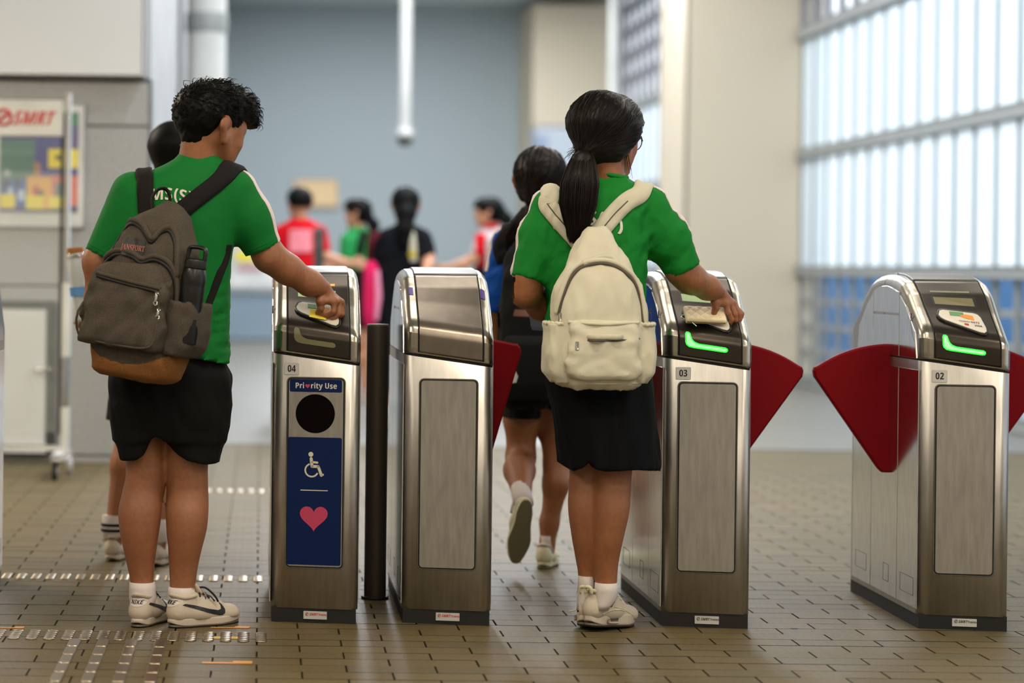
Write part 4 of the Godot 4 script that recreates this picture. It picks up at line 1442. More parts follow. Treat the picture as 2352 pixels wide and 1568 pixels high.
func make_far_side() -> void:
	var d := 26.0
	var top := spot(932, -20, d)
	var low := spot(930, 312, d)
	var p := thing("hanging_camera", "white pole hanging from the ceiling with a round camera dome at its end", "camera", low)
	emit("pole", Mb.new().tube([Vector3(low.x, low.y + 0.05, -d), Vector3(low.x, TALL, -d)], [0.058, 0.058], 16), M.wall_white, p)
	emit("collar", Mb.new().lathe(Vector3(low.x, low.y - 0.02, -d), [[0.05, 0.10], [0.085, 0.07], [0.09, 0.0], [0.001, -0.001]], 20), M.wall_white, p)
	emit("dome", Mb.new().lathe(Vector3(low.x, low.y - 0.02, -d), [[0.085, 0.0], [0.08, -0.035], [0.055, -0.07], [0.02, -0.085], [0.001, -0.087]], 20), M.dark_frame, p)
	var a := spot(676, 412, 39.9)
	var b := spot(776, 474, 39.9)
	var s := thing("wall_sign", "pale orange notice board high on the blue back wall", "notice board", Vector3(a.x, b.y, -39.95))
	emit("board", Mb.new().box(Vector3((a.x + b.x) * 0.5, (a.y + b.y) * 0.5, BACK_Z + 0.03), Vector3(b.x - a.x, a.y - b.y, 0.05), 0.01), mat("board_orange", Color(0.93, 0.80, 0.60), 0.6), s)
	emit("board_frame", Mb.new().box(Vector3((a.x + b.x) * 0.5, b.y - 0.015, BACK_Z + 0.03), Vector3(b.x - a.x + 0.04, 0.03, 0.07), 0.005), M.cream, s)
	# service counter at the left of the back wall
	var c := thing("service_counter", "white and grey service counter with notices at the foot of the back wall", "counter", Vector3(0.0, 0, -37.5))
	emit("body", Mb.new().box(Vector3(-0.02, 0.36, -37.6), Vector3(1.1, 0.72, 0.7), 0.02), mat("counter_grey", Color(0.50, 0.57, 0.62), 0.5), c)
	emit("worktop", Mb.new().box(Vector3(-0.0, 0.745, -37.6), Vector3(1.16, 0.05, 0.8), 0.01), M.wall_white, c)
	emit("screen", Mb.new().box(Vector3(0.0, 1.11, -37.45), Vector3(1.0, 0.68, 0.04), 0.01), M.wall_white, c)
	emit("notice", Mb.new().box(Vector3(-0.24, 1.24, -37.42), Vector3(0.28, 0.16, 0.02), 0.003), M.print_yellow, c)
	emit("notice", Mb.new().box(Vector3(-0.18, 1.06, -37.42), Vector3(0.36, 0.05, 0.02), 0.003), M.heart_pink, c)
	# grey cabinet and downpipe by the last pillar
	a = spot(1222, 290, 37.9)
	b = spot(1330, 430, 37.9)
	var g := thing("wall_cabinet", "pale grey cabinet fixed below the cream pillar at the back corner", "cabinet", Vector3(a.x, 0, -37.9))
	emit("body", Mb.new().box(Vector3((a.x + b.x) * 0.5, a.y * 0.5, -37.95), Vector3(b.x - a.x, a.y, 0.5), 0.02), mat("cabinet_grey", Color(0.70, 0.73, 0.76), 0.5), g)
	emit("door_panel", Mb.new().box(Vector3(lerpf(a.x, b.x, 0.17), a.y * 0.5 + 0.3, -37.69), Vector3(0.16, a.y - 0.9, 0.03), 0.01), mat("cabinet_blue", Color(0.56, 0.62, 0.72), 0.5), g)
	a = spot(1410, 255, 33.0)
	var w := thing("downpipe", "white upright pipe in front of the far glazed wall", "pipe", Vector3(a.x, 0, -33.0))
	emit("pipe", Mb.new().tube([Vector3(a.x, 0.0, -33.0), Vector3(a.x, TALL, -33.0)], [0.075, 0.075], 14), M.wall_white, w)
	emit("bracket", Mb.new().box(Vector3(a.x, 3.2, -33.0), Vector3(0.19, 0.07, 0.19), 0.01), M.mullion, w)


# ---------------------------------------------------------------- people: shared parts

func head_frame(at: Vector3, yaw: float, nod := 0.0, tilt := 0.0) -> Transform3D:
	# at: between the ears; yaw 0 looks straight away from the lens, positive turns to the right
	return Transform3D(Basis(Vector3.UP, -yaw) * Basis(Vector3.RIGHT, -nod) * Basis(Vector3.BACK, tilt), at)


func head_mesh(b: Mb, t: Transform3D, s: float, cell: float, neck_to: Vector3, neck_r: float, ears := true) -> Field:
	# skull, face and ears in the head's own axes (forward is -z), about 0.22 m high at s = 1
	var p := func(x: float, y: float, z: float) -> Vector3: return t * (Vector3(x, y, z) * s)
	var r := t.basis.x.normalized()
	var lo := t.origin - Vector3.ONE * 0.155 * s
	var hi := t.origin + Vector3.ONE * 0.155 * s
	lo.y = minf(lo.y, neck_to.y + 0.01)
	var f := Field.new(lo, hi, cell)
	f.bone(p.call(0, 0.035, 0.022), p.call(0, 0.035, -0.030), 0.077 * s, 0.074 * s, 0.03)
	f.bone(p.call(0, -0.005, -0.052), p.call(0, -0.075, -0.058), 0.044 * s, 0.024 * s, 0.04, r, 1.30)
	for e in [-1, 1]:
		f.bone(p.call(e * 0.058, -0.025, -0.005), p.call(e * 0.024, -0.088, -0.066), 0.022 * s, 0.015 * s, 0.035)
		f.bone(p.call(e * 0.036, -0.026, -0.066), p.call(e * 0.030, -0.05, -0.064), 0.026 * s, 0.022 * s, 0.02)
		f.bone(p.call(e * 0.012, 0.026, -0.092), p.call(e * 0.046, 0.024, -0.078), 0.012 * s, 0.010 * s, 0.02)
		if not ears:
			continue
		var ear := (t.basis * Vector3(e * 0.86, 0.0, -0.5)).normalized()
		f.bone(p.call(e * 0.080, 0.020, 0.006), p.call(e * 0.093, 0.010, 0.026), 0.021 * s, 0.020 * s, 0.005, ear, 0.46)
		f.bone(p.call(e * 0.091, 0.006, 0.024), p.call(e * 0.079, -0.034, 0.004), 0.017 * s, 0.011 * s, 0.005, ear, 0.6)
	f.bone(p.call(0, 0.012, -0.096), p.call(0, -0.027, -0.110), 0.008 * s, 0.012 * s, 0.012)
	f.bone(p.call(-0.012, -0.030, -0.100), p.call(0.012, -0.030, -0.100), 0.009 * s, 0.009 * s, 0.008)
	f.bone(p.call(-0.016, -0.056, -0.092), p.call(0.016, -0.056, -0.092), 0.008 * s, 0.008 * s, 0.008)
	f.bone(p.call(-0.012, -0.066, -0.091), p.call(0.012, -0.066, -0.091), 0.008 * s, 0.008 * s, 0.008)
	f.bone(p.call(0, -0.092, -0.076), p.call(0, -0.096, -0.072), 0.016 * s, 0.015 * s, 0.02)
	f.bone(p.call(0, -0.03, 0.028), neck_to, neck_r * 0.96, neck_r * 1.08, 0.03)
	f.net(b)
	return f


func face_parts(t: Transform3D, s: float, parent: Node) -> void:
	for e in [-1, 1]:
		var at := t * (Vector3(e * 0.031, 0.004, -0.083) * s)
		var w := Mb.new().lathe(at, [[0.001, -0.011 * s], [0.008 * s, -0.007 * s], [0.0112 * s, 0.0], [0.008 * s, 0.007 * s], [0.001, 0.011 * s]], 14, t.basis.orthonormalized())
		var eye := emit("eye", w, M.eye_white, parent)
		var fwd := -t.basis.z.normalized()
		emit("iris", Mb.new().lathe(at + fwd * 0.0095 * s, [[0.0055 * s, 0.0], [0.0045 * s, 0.0016 * s], [0.0008, 0.002 * s]], 12, Basis(t.basis.x.normalized(), fwd, t.basis.x.normalized().cross(fwd))), M.eye_dark, eye)
		emit("eyebrow", Mb.new().tube([t * (Vector3(e * 0.015, 0.024, -0.101) * s), t * (Vector3(e * 0.032, 0.029, -0.093) * s), t * (Vector3(e * 0.048, 0.024, -0.081) * s)], [0.0028 * s, 0.0034 * s, 0.0018 * s], 6), M.hair_black, parent)
	emit("lips", Mb.new().tube([t * (Vector3(-0.021, -0.060, -0.095) * s), t * (Vector3(0, -0.060, -0.1015) * s), t * (Vector3(0.021, -0.060, -0.095) * s)], [0.0025 * s, 0.0055 * s, 0.0025 * s], 8), M.lip, parent)


func hand_bones(f: Field, wrist: Vector3, knuckles: Array, fingers: Array, thumb: Array, arm_dir: Vector3) -> void:
	# palm as four tapered bones, fingers and thumb as chains of their own
	for k in 4:
		f.bone(wrist, knuckles[k], 0.0165, 0.0115 - 0.0006 * k, 0.010)
		if k > 0:
			f.bone(knuckles[k - 1], knuckles[k], 0.0105, 0.0105, 0.006)
	for k in 4:
		var r: float = [0.0088, 0.0092, 0.0086, 0.0074][k]
		var pts: Array = [knuckles[k]]
		pts.append_array(fingers[k])
		f.chain(pts, [r * 1.12, r * 1.0, r * 0.92, r * 0.82], 0.003)
	f.chain(thumb, [0.0150, 0.0118, 0.0105, 0.0090], 0.005)
	f.bone(thumb[1], knuckles[0], 0.009, 0.009, 0.012)


func lock(a: Vector3, b: Vector3, c: Vector3, r: float, seg := 4) -> Array:
	return [curve([a, b, c], seg), [r * 0.8, r, r * 0.9, r * 0.75, r * 0.6, r * 0.5, r * 0.35, r * 0.2, r * 0.08]]


func shoe(parent: Node, called: String, heel: Vector3, dir: Vector3, length: float, look: Dictionary, up := Vector3.UP) -> void:
	# a trainer: sole, upper, and what is sewn on it. heel: middle of the heel's rear edge, on the ground
	var fw := dir.normalized()
	var u := (up - fw * up.dot(fw)).normalized()
	var rt := fw.cross(u).normalized()
	var k := length / 0.28
	var t := Transform3D(Basis(rt * look.get("wide", 1.0), u * look.get("tall", 1.0), -fw), heel)
	var p := func(x: float, y: float, l: float) -> Vector3: return t * Vector3(x * k, y * k, -l * k)
	var cell: float = look.get("cell", 0.0055)
	var lo := heel + Vector3.ONE * -0.4
	var c1: Vector3 = p.call(0.07, -0.02, -0.03)
	var c2: Vector3 = p.call(-0.07, 0.16, 0.31)
	lo = Vector3(minf(c1.x, c2.x), minf(c1.y, c2.y), minf(c1.z, c2.z)) - Vector3.ONE * 0.055
	var hi := Vector3(maxf(c1.x, c2.x), maxf(c1.y, c2.y), maxf(c1.z, c2.z)) + Vector3.ONE * 0.055
	var f := Field.new(lo, hi, cell)
	var wd: float = k * look.get("wide", 1.0)
	f.bone(p.call(0, 0.046, 0.034), p.call(0.002, 0.046, 0.12), 0.0365 * wd, 0.040 * wd, 0.02)
	f.bone(p.call(0, 0.040, 0.11), p.call(0.004, 0.030, 0.232), 0.042 * wd, 0.040 * wd, 0.02, u, 0.76)
	var oa: float = look.get("open", 0.0)
	var rim_w: float = look.get("rim", 0.033)
	f.bone(p.call(0, 0.072, 0.036), p.call(0, 0.080, 0.060 + oa), 0.029 * wd, rim_w * wd, 0.015)
	f.bone(p.call(0, 0.086, 0.085 + oa), p.call(0.002, 0.055, 0.185), 0.026 * k, 0.024 * k, 0.015)
	var base := heel
	f.bend(func(q: Vector3, e: float) -> float: return maxf(e, 0.018 * k - (q - base).dot(u)), 0.2)
	var root := emit(called, f.net(), look.upper, parent)
	# sole
	var out := PackedVector2Array()
	for a in 40:
		var g := TAU * a / 40.0
		var l := 0.14 - cos(g) * 0.140
		var w := 0.040 + 0.010 * sin(clampf((l - 0.10) / 0.16, 0, 1) * PI) - 0.006 * sin(clampf((l - 0.06) / 0.12, 0, 1) * PI)
		out.push_back(Vector2(sin(g) * w * pow(absf(sin(g)), -0.25) if absf(sin(g)) > 0.001 else 0.0, l) * k)
	var hgt: float = look.get("sole_height", 0.026) * k
	var toe: float = look.get("toe_lift", 0.008)
	var sb := Mb.new()
	var rings := []
	for q in [[0.90, 0.0], [0.985, 0.0025], [1.0, 0.006], [1.0, hgt - 0.004], [0.985, hgt - 0.001], [0.93, hgt]]:
		var ring := PackedVector3Array()
		for o in out:
			var l := o.y / k
			var lift: float = toe * k * pow(clampf((l - 0.17) / 0.11, 0.0, 1.0), 2.0) + (0.010 * k * pow(clampf((0.05 - l) / 0.05, 0.0, 1.0), 2.0) if q[1] < 0.007 else 0.0)
			ring.push_back(t * Vector3(o.x * q[0], q[1] + lift, -(0.14 * k + (o.y - 0.14 * k) * q[0])))
		rings.push_back(ring)
	sb.rings(rings)
	var sole := emit("sole", sb, look.get("sole", look.upper), root)
	if look.has("tread"):
		var tb := Mb.new()
		var tr := []
		for q in [[0.97, -0.004], [0.97, 0.006]]:
			var ring := PackedVector3Array()
			for o in out: ring.push_back(t * Vector3(o.x * q[0], q[1], -(0.14 * k + (o.y - 0.14 * k) * q[0])))
			tr.push_back(ring)
		emit("tread", tb.rings(tr), look.tread, sole)
	# collar, tongue, laces
	emit("collar", Mb.new().tube(curve([p.call(-0.030, 0.100, 0.088 + oa), p.call(-rim_w * 0.86, 0.094, 0.045 + oa * 0.6), p.call(0, 0.104, 0.008), p.call(rim_w * 0.86, 0.094, 0.045 + oa * 0.6), p.call(0.030, 0.100, 0.088 + oa)], 4), [0.007 * k], 7), look.get("collar", look.upper), root)
	emit("tongue", Mb.new().tube([p.call(0, 0.090, 0.135 + oa * 0.8), p.call(0, 0.112, 0.110 + oa), p.call(0, 0.130, 0.098 + oa)], [0.010 * k, 0.010 * k, 0.007 * k], 8, 2.2, rt), look.get("collar", look.upper), root)
	var lb := Mb.new()
	for j in 5:
		var l := 0.118 + 0.021 * j
		var y := 0.110 - 0.0115 * j
		for e in [-1, 1]:
			lb.tube(curve([p.call(-0.026 * e, y - 0.012, l + 0.004), p.call(0, y + 0.004, l - 0.004), p.call(0.026 * e, y - 0.016, l - 0.012)], 3), [0.0032 * k], 5)
	if look.get("bow", false):
		for e in [-1, 1]:
			lb.tube(curve([p.call(0, 0.118, 0.112), p.call(0.030 * e, 0.122, 0.122), p.call(0.040 * e, 0.098, 0.150), p.call(0.044 * e, 0.075, 0.165)], 4), [0.0036 * k], 5)
	emit("laces", lb, look.laces, root)
	if look.get("ticks", false):                                # a bold curved tick along each side, and lettering on the heel
		for e in [-1, 1]:
			var tick := PackedVector2Array([Vector2(0.030, 0.071), Vector2(0.042, 0.075), Vector2(0.080, 0.068), Vector2(0.130, 0.054), Vector2(0.168, 0.047), Vector2(0.180, 0.050), Vector2(0.184, 0.058), Vector2(0.182, 0.072), Vector2(0.192, 0.062), Vector2(0.197, 0.048), Vector2(0.194, 0.036), Vector2(0.184, 0.030), Vector2(0.170, 0.030), Vector2(0.120, 0.043), Vector2(0.075, 0.058)])
			var tb := dense(tick, 0.010)
			var tt := Transform3D(Basis(-fw * -1.0 if e > 0 else fw, u, rt * e), heel)
			for q in tb.v.size():
				var w := heel + fw * tb.v[q].x * k + u * tb.v[q].y * k
				var h := f.hit(w + rt * e * 0.09, -rt * e, 0.0, 0.16)
				tb.v[q] = h + rt * e * 0.0014
			emit("side_tick", tb, M.ink, root, true, false, 1)
		var hw := text_mb("NIKE", 0.0130 * k, "Droid Sans", true)
		for q in hw.v.size():
			var v := hw.v[q]
			var w := heel + rt * (v.x + v.y * 0.25) + u * (0.080 * k + v.y)
			hw.v[q] = f.hit(w - fw * 0.06, fw, 0.0, 0.16) - fw * (0.0022 + v.z)
		var pad := Mb.new()
		var tab := PackedVector2Array()
		for q in 24: tab.push_back(Vector2(cos(TAU * q / 24) * 0.029, 0.080 + sin(TAU * q / 24) * 0.0155) * k)
		pad = dense(tab, 0.008)
		for q in pad.v.size():
			var w := heel + rt * pad.v[q].x + u * pad.v[q].y
			pad.v[q] = f.hit(w - fw * 0.06, fw, 0.0, 0.16) - fw * 0.0012
		emit("heel_tab", pad, M.sock_white, root, true, false, 1)
		emit("heel_lettering", hw, M.ink, root, false, false, 1)
	if look.get("panels", false):                               # quilted running shoe: air window, heel pad, pull loop
		for e in [-1, 1]:
			for q in [[[0.062, 0.010, 0.062, 0.018], "window_frame", look.upper, 0.0045], [[0.068, 0.0135, 0.050, 0.0115], "window", M.shoe_dirt, 0.0055]]:
				var bb := Mb.new().box(Vector3.ZERO, Vector3(q[0][2] * k, q[0][3] * k, 0.006), 0.002)
				var mid: Vector3 = p.call(e * (0.0415 + q[3] - 0.0045), q[0][1] + 0.004, q[0][0] + q[0][2] * 0.5)
				emit(q[1], bb.moved(Transform3D(Basis(fw, u, rt * e), mid)), q[2], sole)
			for q in [[0.035, 0.115, 0.040, 0.055], [0.06, 0.16, 0.052, 0.050], [0.09, 0.215, 0.066, 0.034]]:
				var line := []
				for j in 9:
					var l := lerpf(q[0], q[1], j / 8.0)
					var y := lerpf(q[2], q[3], j / 8.0) + 0.006 * sin(PI * j / 8.0)
					line.push_back(f.hit(heel + fw * l * k + u * y * k + rt * e * 0.09, -rt * e, 0.0, 0.16))
				emit("overlay", Mb.new().tube(line, [0.0024], 5), look.get("collar", look.upper), root)
		emit("pull_loop", Mb.new().tube(curve([p.call(-0.010, 0.094, -0.002), p.call(-0.010, 0.112, -0.010), p.call(0.010, 0.112, -0.010), p.call(0.010, 0.094, -0.002)], 3), [0.0055], 7), look.get("collar", look.upper), root)


func dense(poly: PackedVector2Array, step: float) -> Mb:       # flat outline filled with small triangles, so that it can follow a curved surface
	var lo := poly[0]
	var hi := poly[0]
	for p in poly:
		lo = lo.min(p)
		hi = hi.max(p)
	var pts := PackedVector2Array()
	for k in poly.size():
		var a := poly[k]
		var b := poly[(k + 1) % poly.size()]
		var n := maxi(1, int(a.distance_to(b) / step))
		for j in n: pts.push_back(a.lerp(b, float(j) / n))
	var x := lo.x + step * 0.5
	while x < hi.x:
		var y := lo.y + step * 0.5
		while y < hi.y:
			var q := Vector2(x, y)
			if Geometry2D.is_point_in_polygon(q, poly):
				pts.push_back(q)
			y += step
		x += step
	var tri := Geometry2D.triangulate_delaunay(pts)
	var b := Mb.new()
	for p in pts: b.v.push_back(Vector3(p.x, p.y, 0))
	for k in range(0, tri.size(), 3):
		var mid := (pts[tri[k]] + pts[tri[k + 1]] + pts[tri[k + 2]]) / 3.0
		if Geometry2D.is_point_in_polygon(mid, poly):
			if (pts[tri[k + 1]] - pts[tri[k]]).cross(pts[tri[k + 2]] - pts[tri[k]]) > 0: b.tri(tri[k], tri[k + 2], tri[k + 1])
			else: b.tri(tri[k], tri[k + 1], tri[k + 2])
	return b


func sock(parent: Node, f_rows: Array, called := "sock") -> Node:
	# ribbed tube; rows from the top down: [centre, half width, half depth]
	var list := []
	for r in f_rows:
		var ring := PackedVector3Array()
		for a in 72:
			var g := TAU * a / 72.0
			var rib := 1.0 + (0.028 if a % 2 == 0 else -0.012)
			ring.push_back(r[0] + Vector3(cos(g) * r[1] * rib, 0, sin(g) * r[2] * rib))
		list.push_back(ring)
	return emit(called, Mb.new().rings(list), M.sock_white, parent)


func folds(seed_no: int, freq: float) -> FastNoiseLite:
	var n := FastNoiseLite.new()
	n.noise_type = FastNoiseLite.TYPE_SIMPLEX_SMOOTH
	n.seed = seed_no
	n.frequency = freq
	n.fractal_octaves = 2
	return n


# ---------------------------------------------------------------- the boy at the priority gate

func px_of(w: Vector3, depth: float) -> Vector2:              # where a point lies on the survey, at its depth
	var u := w.x * LENS / depth
	var v := (EYE - w.y) * LENS / depth
	return Vector2(600.0 + u - 0.0117 * v, 610.0 + v + 0.0117 * u)


func hem_line(pts: Array, x: float) -> float:
	for k in pts.size() - 1:
		if x <= pts[k + 1][0]:
			return lerpf(pts[k][1], pts[k + 1][1], clampf((x - pts[k][0]) / (pts[k + 1][0] - pts[k][0]), 0, 1))
	return pts[-1][1]


func make_boy() -> void:
	var d := 7.70
	var me := thing("person", "boy in green jersey and black shorts tapping a card at the priority gate", "person", Vector3(spot(380, 1437, d).x, 0, -d))
	# body: head, neck, arms, hands, legs in one mesh
	var skin := Mb.new()
	var hd := head_frame(spot(482, 299, d), 0.88, 0.20, -0.02)
	head_mesh(skin, hd, 1.06, 0.0065, spot(452, 392, d - 0.005), 0.058)
	var limbs := Field.new(spot(180, 430, d + 0.36), spot(770, 1440, d - 0.16), 0.0105)
	limbs.loft(rows_px([[420, 330, 540, 0.06, 0], [470, 292, 548, 0.09, 0], [600, 285, 515, 0.10, 0], [760, 278, 508, 0.10, 0], [900, 270, 512, 0.11, 0], [960, 275, 505, 0.10, 0]], d), 2.2)
	limbs.loft(rows_px([[900, 282, 384, 0.075, 0], [1000, 286, 380, 0.066, 0], [1050, 288, 379, 0.060, 0], [1090, 289, 377, 0.058, 0], [1125, 282, 374, 0.060, 0], [1170, 272, 371, 0.066, -0.010], [1215, 274, 366, 0.064, -0.012], [1260, 283, 360, 0.056, -0.008], [1300, 292, 355, 0.045, -0.002], [1335, 299, 353, 0.038, 0.0], [1365, 299, 354, 0.040, 0.0], [1405, 297, 356, 0.045, 0.01]], d), 2.0)
	limbs.loft(rows_px([[900, 374, 500, 0.085, 0], [1000, 380, 490, 0.074, 0], [1060, 381, 479, 0.064, 0], [1100, 383, 478, 0.060, 0], [1135, 383, 479, 0.062, 0], [1175, 381, 479, 0.067, -0.010], [1215, 382, 475, 0.065, -0.012], [1260, 386, 464, 0.056, -0.008], [1300, 388, 455, 0.046, -0.002], [1345, 390, 449, 0.038, 0.0], [1375, 390, 447, 0.040, 0.0], [1410, 388, 446, 0.045, 0.0]], d), 2.0)
	limbs.chain([spot(552, 450, d), spot(618, 588, d + 0.03), spot(660, 618, d + 0.06), spot(712, 650, d + 0.10), spot(741, 664, d + 0.125)], [0.052, 0.046, 0.043, 0.037, 0.029], 0.03)
	limbs.chain([spot(302, 455, d), spot(224, 600, d), spot(226, 690, d + 0.02), spot(300, 730, d + 0.16), spot(345, 735, d + 0.25)], [0.052, 0.042, 0.039, 0.034, 0.026], 0.03)
	limbs.net(skin)
	var hand := Field.new(spot(690, 640, d + 0.21), spot(800, 750, d + 0.04), 0.0034)
	hand.bone(spot(716, 653, d + 0.105), spot(742, 665, d + 0.125), 0.0335, 0.0275, 0.01)
	hand_bones(hand, spot(745, 669, d + 0.127), [spot(768, 692, d + 0.112), spot(777, 691, d + 0.130), spot(783, 694, d + 0.148), spot(785, 703, d + 0.164)],
		[[spot(766, 715, d + 0.108), spot(750, 723, d + 0.120), spot(735, 721, d + 0.130)], [spot(779, 720, d + 0.122), spot(764, 731, d + 0.128), spot(747, 729, d + 0.135)], [spot(784, 722, d + 0.140), spot(771, 734, d + 0.144), spot(757, 734, d + 0.148)], [spot(787, 722, d + 0.158), spot(778, 734, d + 0.158), spot(767, 736, d + 0.160)]],
		[spot(741, 676, d + 0.115), spot(735, 691, d + 0.105), spot(737, 708, d + 0.112), spot(730, 718, d + 0.128)], Vector3.RIGHT)
	hand.net(skin)
	var left := Field.new(spot(310, 690, d + 0.40), spot(420, 790, d + 0.18), 0.005)
	hand_bones(left, spot(345, 737, d + 0.25), [spot(372, 730, d + 0.30), spot(375, 738, d + 0.30), spot(375, 746, d + 0.30), spot(372, 753, d + 0.295)], [[spot(392, 732, d + 0.32), spot(398, 742, d + 0.30), spot(390, 748, d + 0.285)], [spot(394, 742, d + 0.32), spot(399, 752, d + 0.30), spot(390, 757, d + 0.285)], [spot(393, 752, d + 0.32), spot(397, 761, d + 0.30), spot(388, 765, d + 0.285)], [spot(388, 761, d + 0.31), spot(392, 768, d + 0.30), spot(384, 771, d + 0.285)]], [spot(350, 728, d + 0.26), spot(362, 716, d + 0.275), spot(376, 714, d + 0.29), spot(386, 719, d + 0.30)], Vector3.RIGHT)
	left.net(skin)
	emit("body", skin, M.skin_boy, me)
	face_parts(hd, 1.06, me)
	# hair: short at the nape, longer and tousled on top, a quiff over the forehead
	var inv := hd.affine_inverse()
	var s := 1.06
	var hp := func(x: float, y: float, z: float) -> Vector3: return hd * (Vector3(x, y, z) * s)
	var rx := hd.basis.x
	var hf := Field.new(hd.origin - Vector3.ONE * 0.20, hd.origin + Vector3.ONE * 0.20, 0.007)
	hf.bone(hp.call(0, 0.046, 0.028), hp.call(0, 0.050, -0.035), 0.087 * s, 0.086 * s, 0.02)
	hf.bone(hp.call(0, -0.035, 0.046), hp.call(0, 0.03, 0.036), 0.052 * s, 0.080 * s, 0.03, rx, 1.12)
	hf.bone(hp.call(0, 0.090, -0.02), hp.call(0, 0.085, -0.085), 0.046 * s, 0.040 * s, 0.04, rx, 1.45)
	hf.bone(hp.call(0.01, 0.085, -0.085), hp.call(0.02, 0.050, -0.118), 0.036 * s, 0.022 * s, 0.03, rx, 1.7)
	hf.bone(hp.call(0.045, 0.055, -0.092), hp.call(0.048, 0.022, -0.104), 0.018 * s, 0.010 * s, 0.02)
	var line := [[-0.13, 0.035], [-0.075, 0.046], [-0.055, 0.044], [-0.045, 0.0], [-0.024, -0.012], [-0.014, 0.030], [0.020, 0.036], [0.034, -0.035], [0.05, -0.056], [0.2, -0.062]]
	var rough := folds(5, 60.0)
	var rough2 := folds(6, 140.0)
	hf.bend(func(p: Vector3, e: float) -> float:
		var q := inv * p / s
		return maxf(e + 0.016 * clampf(1.0 - (q.y - hem_line(line, q.z)) / 0.05, 0.0, 1.0) * clampf((q.z + 0.06) * 14.0, 0.0, 1.0) + 0.006 * rough.get_noise_3dv(p) * clampf(1.0 + q.y * 12.0, 0.1, 1.0) + 0.004 * rough2.get_noise_3d(p.x, p.y * 0.4, p.z), (hem_line(line, q.z) - q.y) * s), 0.12)
	var hair := emit("hair", hf.net(), M.hair_black, me)
	var locks := Mb.new()
	for k in 1500:
		var g := rng.randf_range(-PI, PI)
		var el := acos(rng.randf_range(-0.25, 1.0))
		var dir := Vector3(sin(g) * sin(el), cos(el), cos(g) * sin(el))
		var q := Vector3(0, 0.04, 0) + dir * 0.19
		var root_at := hf.hit(hd * (q * s), (hd.basis * -dir).normalized(), 0.0, 0.25)
		var loc := inv * root_at / s
		if loc.y < hem_line(line, loc.z) + 0.010:
			continue
		var nrm := hf.slope(root_at)
		var comb := hd.basis * Vector3(rng.randf_range(-0.5, 0.7), -0.45 + loc.y * 4.0, -0.8 if loc.y > 0.04 else 0.15)
		comb = (comb - nrm * comb.dot(nrm)).normalized()
		var top := clampf((loc.y - 0.02) * 12.0, 0.0, 1.0)
		var l := rng.randf_range(0.010, 0.016) + rng.randf_range(0.0, 0.026) * top
		var up := rng.randf_range(0.05, 0.22) + (0.3 * top if rng.randf() < 0.12 else 0.0)
		var r := rng.randf_range(0.0007, 0.0017)
		var a := root_at - nrm * 0.003
		var b := a + comb * l * 0.55 + nrm * l * (up + 0.2)
		var c := a + comb * l * 1.05 + nrm * l * (up - 0.12 + rng.randf_range(-0.2, 0.15)) + hd.basis.x * rng.randf_range(-0.3, 0.3) * l
		locks.tube(curve([a, b, c], 3), [r, r, r * 0.9, r * 0.75, r * 0.5, r * 0.3, r * 0.1], 4)
	for k in 26:                                               # curls of the quiff
		var z := rng.randf_range(-0.105, -0.125)
		var a: Vector3 = hp.call(rng.randf_range(0.0, 0.062), rng.randf_range(0.035, 0.085), z)
		var o := hd.basis * Vector3(rng.randf_range(0.0, 0.6), rng.randf_range(-0.2, 0.5), -1.0)
		locks.tube(curve([a, a + o * 0.016 + Vector3.UP * 0.005, a + o * 0.022 - Vector3.UP * 0.008, a + o * 0.012 - Vector3.UP * 0.016], 3), [0.0016, 0.0016, 0.0014, 0.0013, 0.0011, 0.0009, 0.0007, 0.0005, 0.0004, 0.0002], 4)
	emit("locks", locks, M.hair_black, hair)
	# jersey
	var jf := Field.new(spot(178, 325, d + 0.22), spot(668, 860, d - 0.2), 0.0092)
	jf.loft(rows_px([[338, 424, 488, 0.044, -0.004], [352, 412, 500, 0.056, -0.004], [372, 390, 520, 0.074, -0.002], [396, 340, 544, 0.092, 0], [422, 300, 560, 0.106, 0], [460, 280, 562, 0.116, 0], [520, 270, 548, 0.124, 0], [580, 264, 534, 0.126, 0], [650, 259, 529, 0.126, 0], [740, 256, 527, 0.126, 0], [800, 252, 528, 0.133, 0], [852, 248, 529, 0.138, 0]], d), 2.3, 0.02)
	jf.bone(spot(540, 438, d), spot(575, 505, d + 0.012), 0.066, 0.064, 0.035)
	jf.bone(spot(570, 495, d + 0.010), spot(604, 571, d + 0.025), 0.066, 0.0585, 0.03, Vector3.ZERO, 1.0, true)
	jf.bone(spot(306, 446, d), spot(236, 590, d), 0.070, 0.058, 0.035, Vector3.ZERO, 1.0, true)
	var hems := [[spot(604, 571, d + 0.025), (spot(604, 571, d + 0.025) - spot(570, 495, d + 0.010)).normalized(), 0.0585], [spot(236, 590, d), (spot(236, 590, d) - spot(306, 446, d)).normalized(), 0.058]]
	var f1 := folds(21, 7.0)
	var f2 := folds(22, 17.0)
	jf.bend(func(p: Vector3, e: float) -> float:
		var low := clampf((1.18 - p.y) * 3.0, 0.15, 1.0)
		var q := px_of(p, d)
		for h in hems:
			var o: Vector3 = p - h[0]
			var along: float = o.dot(h[1])
			if (o - h[1] * along).length() < 0.09: low *= clampf(absf(along) / 0.035, 0.05, 1.0)
		return maxf((q.y - hem_line([[200, 816], [440, 818], [490, 828], [530, 840], [700, 840]], q.x)) / 755.0, e + 0.012 * low * absf(f1.get_noise_3d(p.x * 1.0 + p.y * 0.7, p.y * 2.4 - p.x * 1.3, p.z * 0.8)) - 0.003 * low + 0.0035 * low * f2.get_noise_3d(p.x + p.y, p.y * 2.6, p.z)), 0.15)
	var jersey := emit("jersey", jf.net(), M.jersey_green, me)
	var neck := []
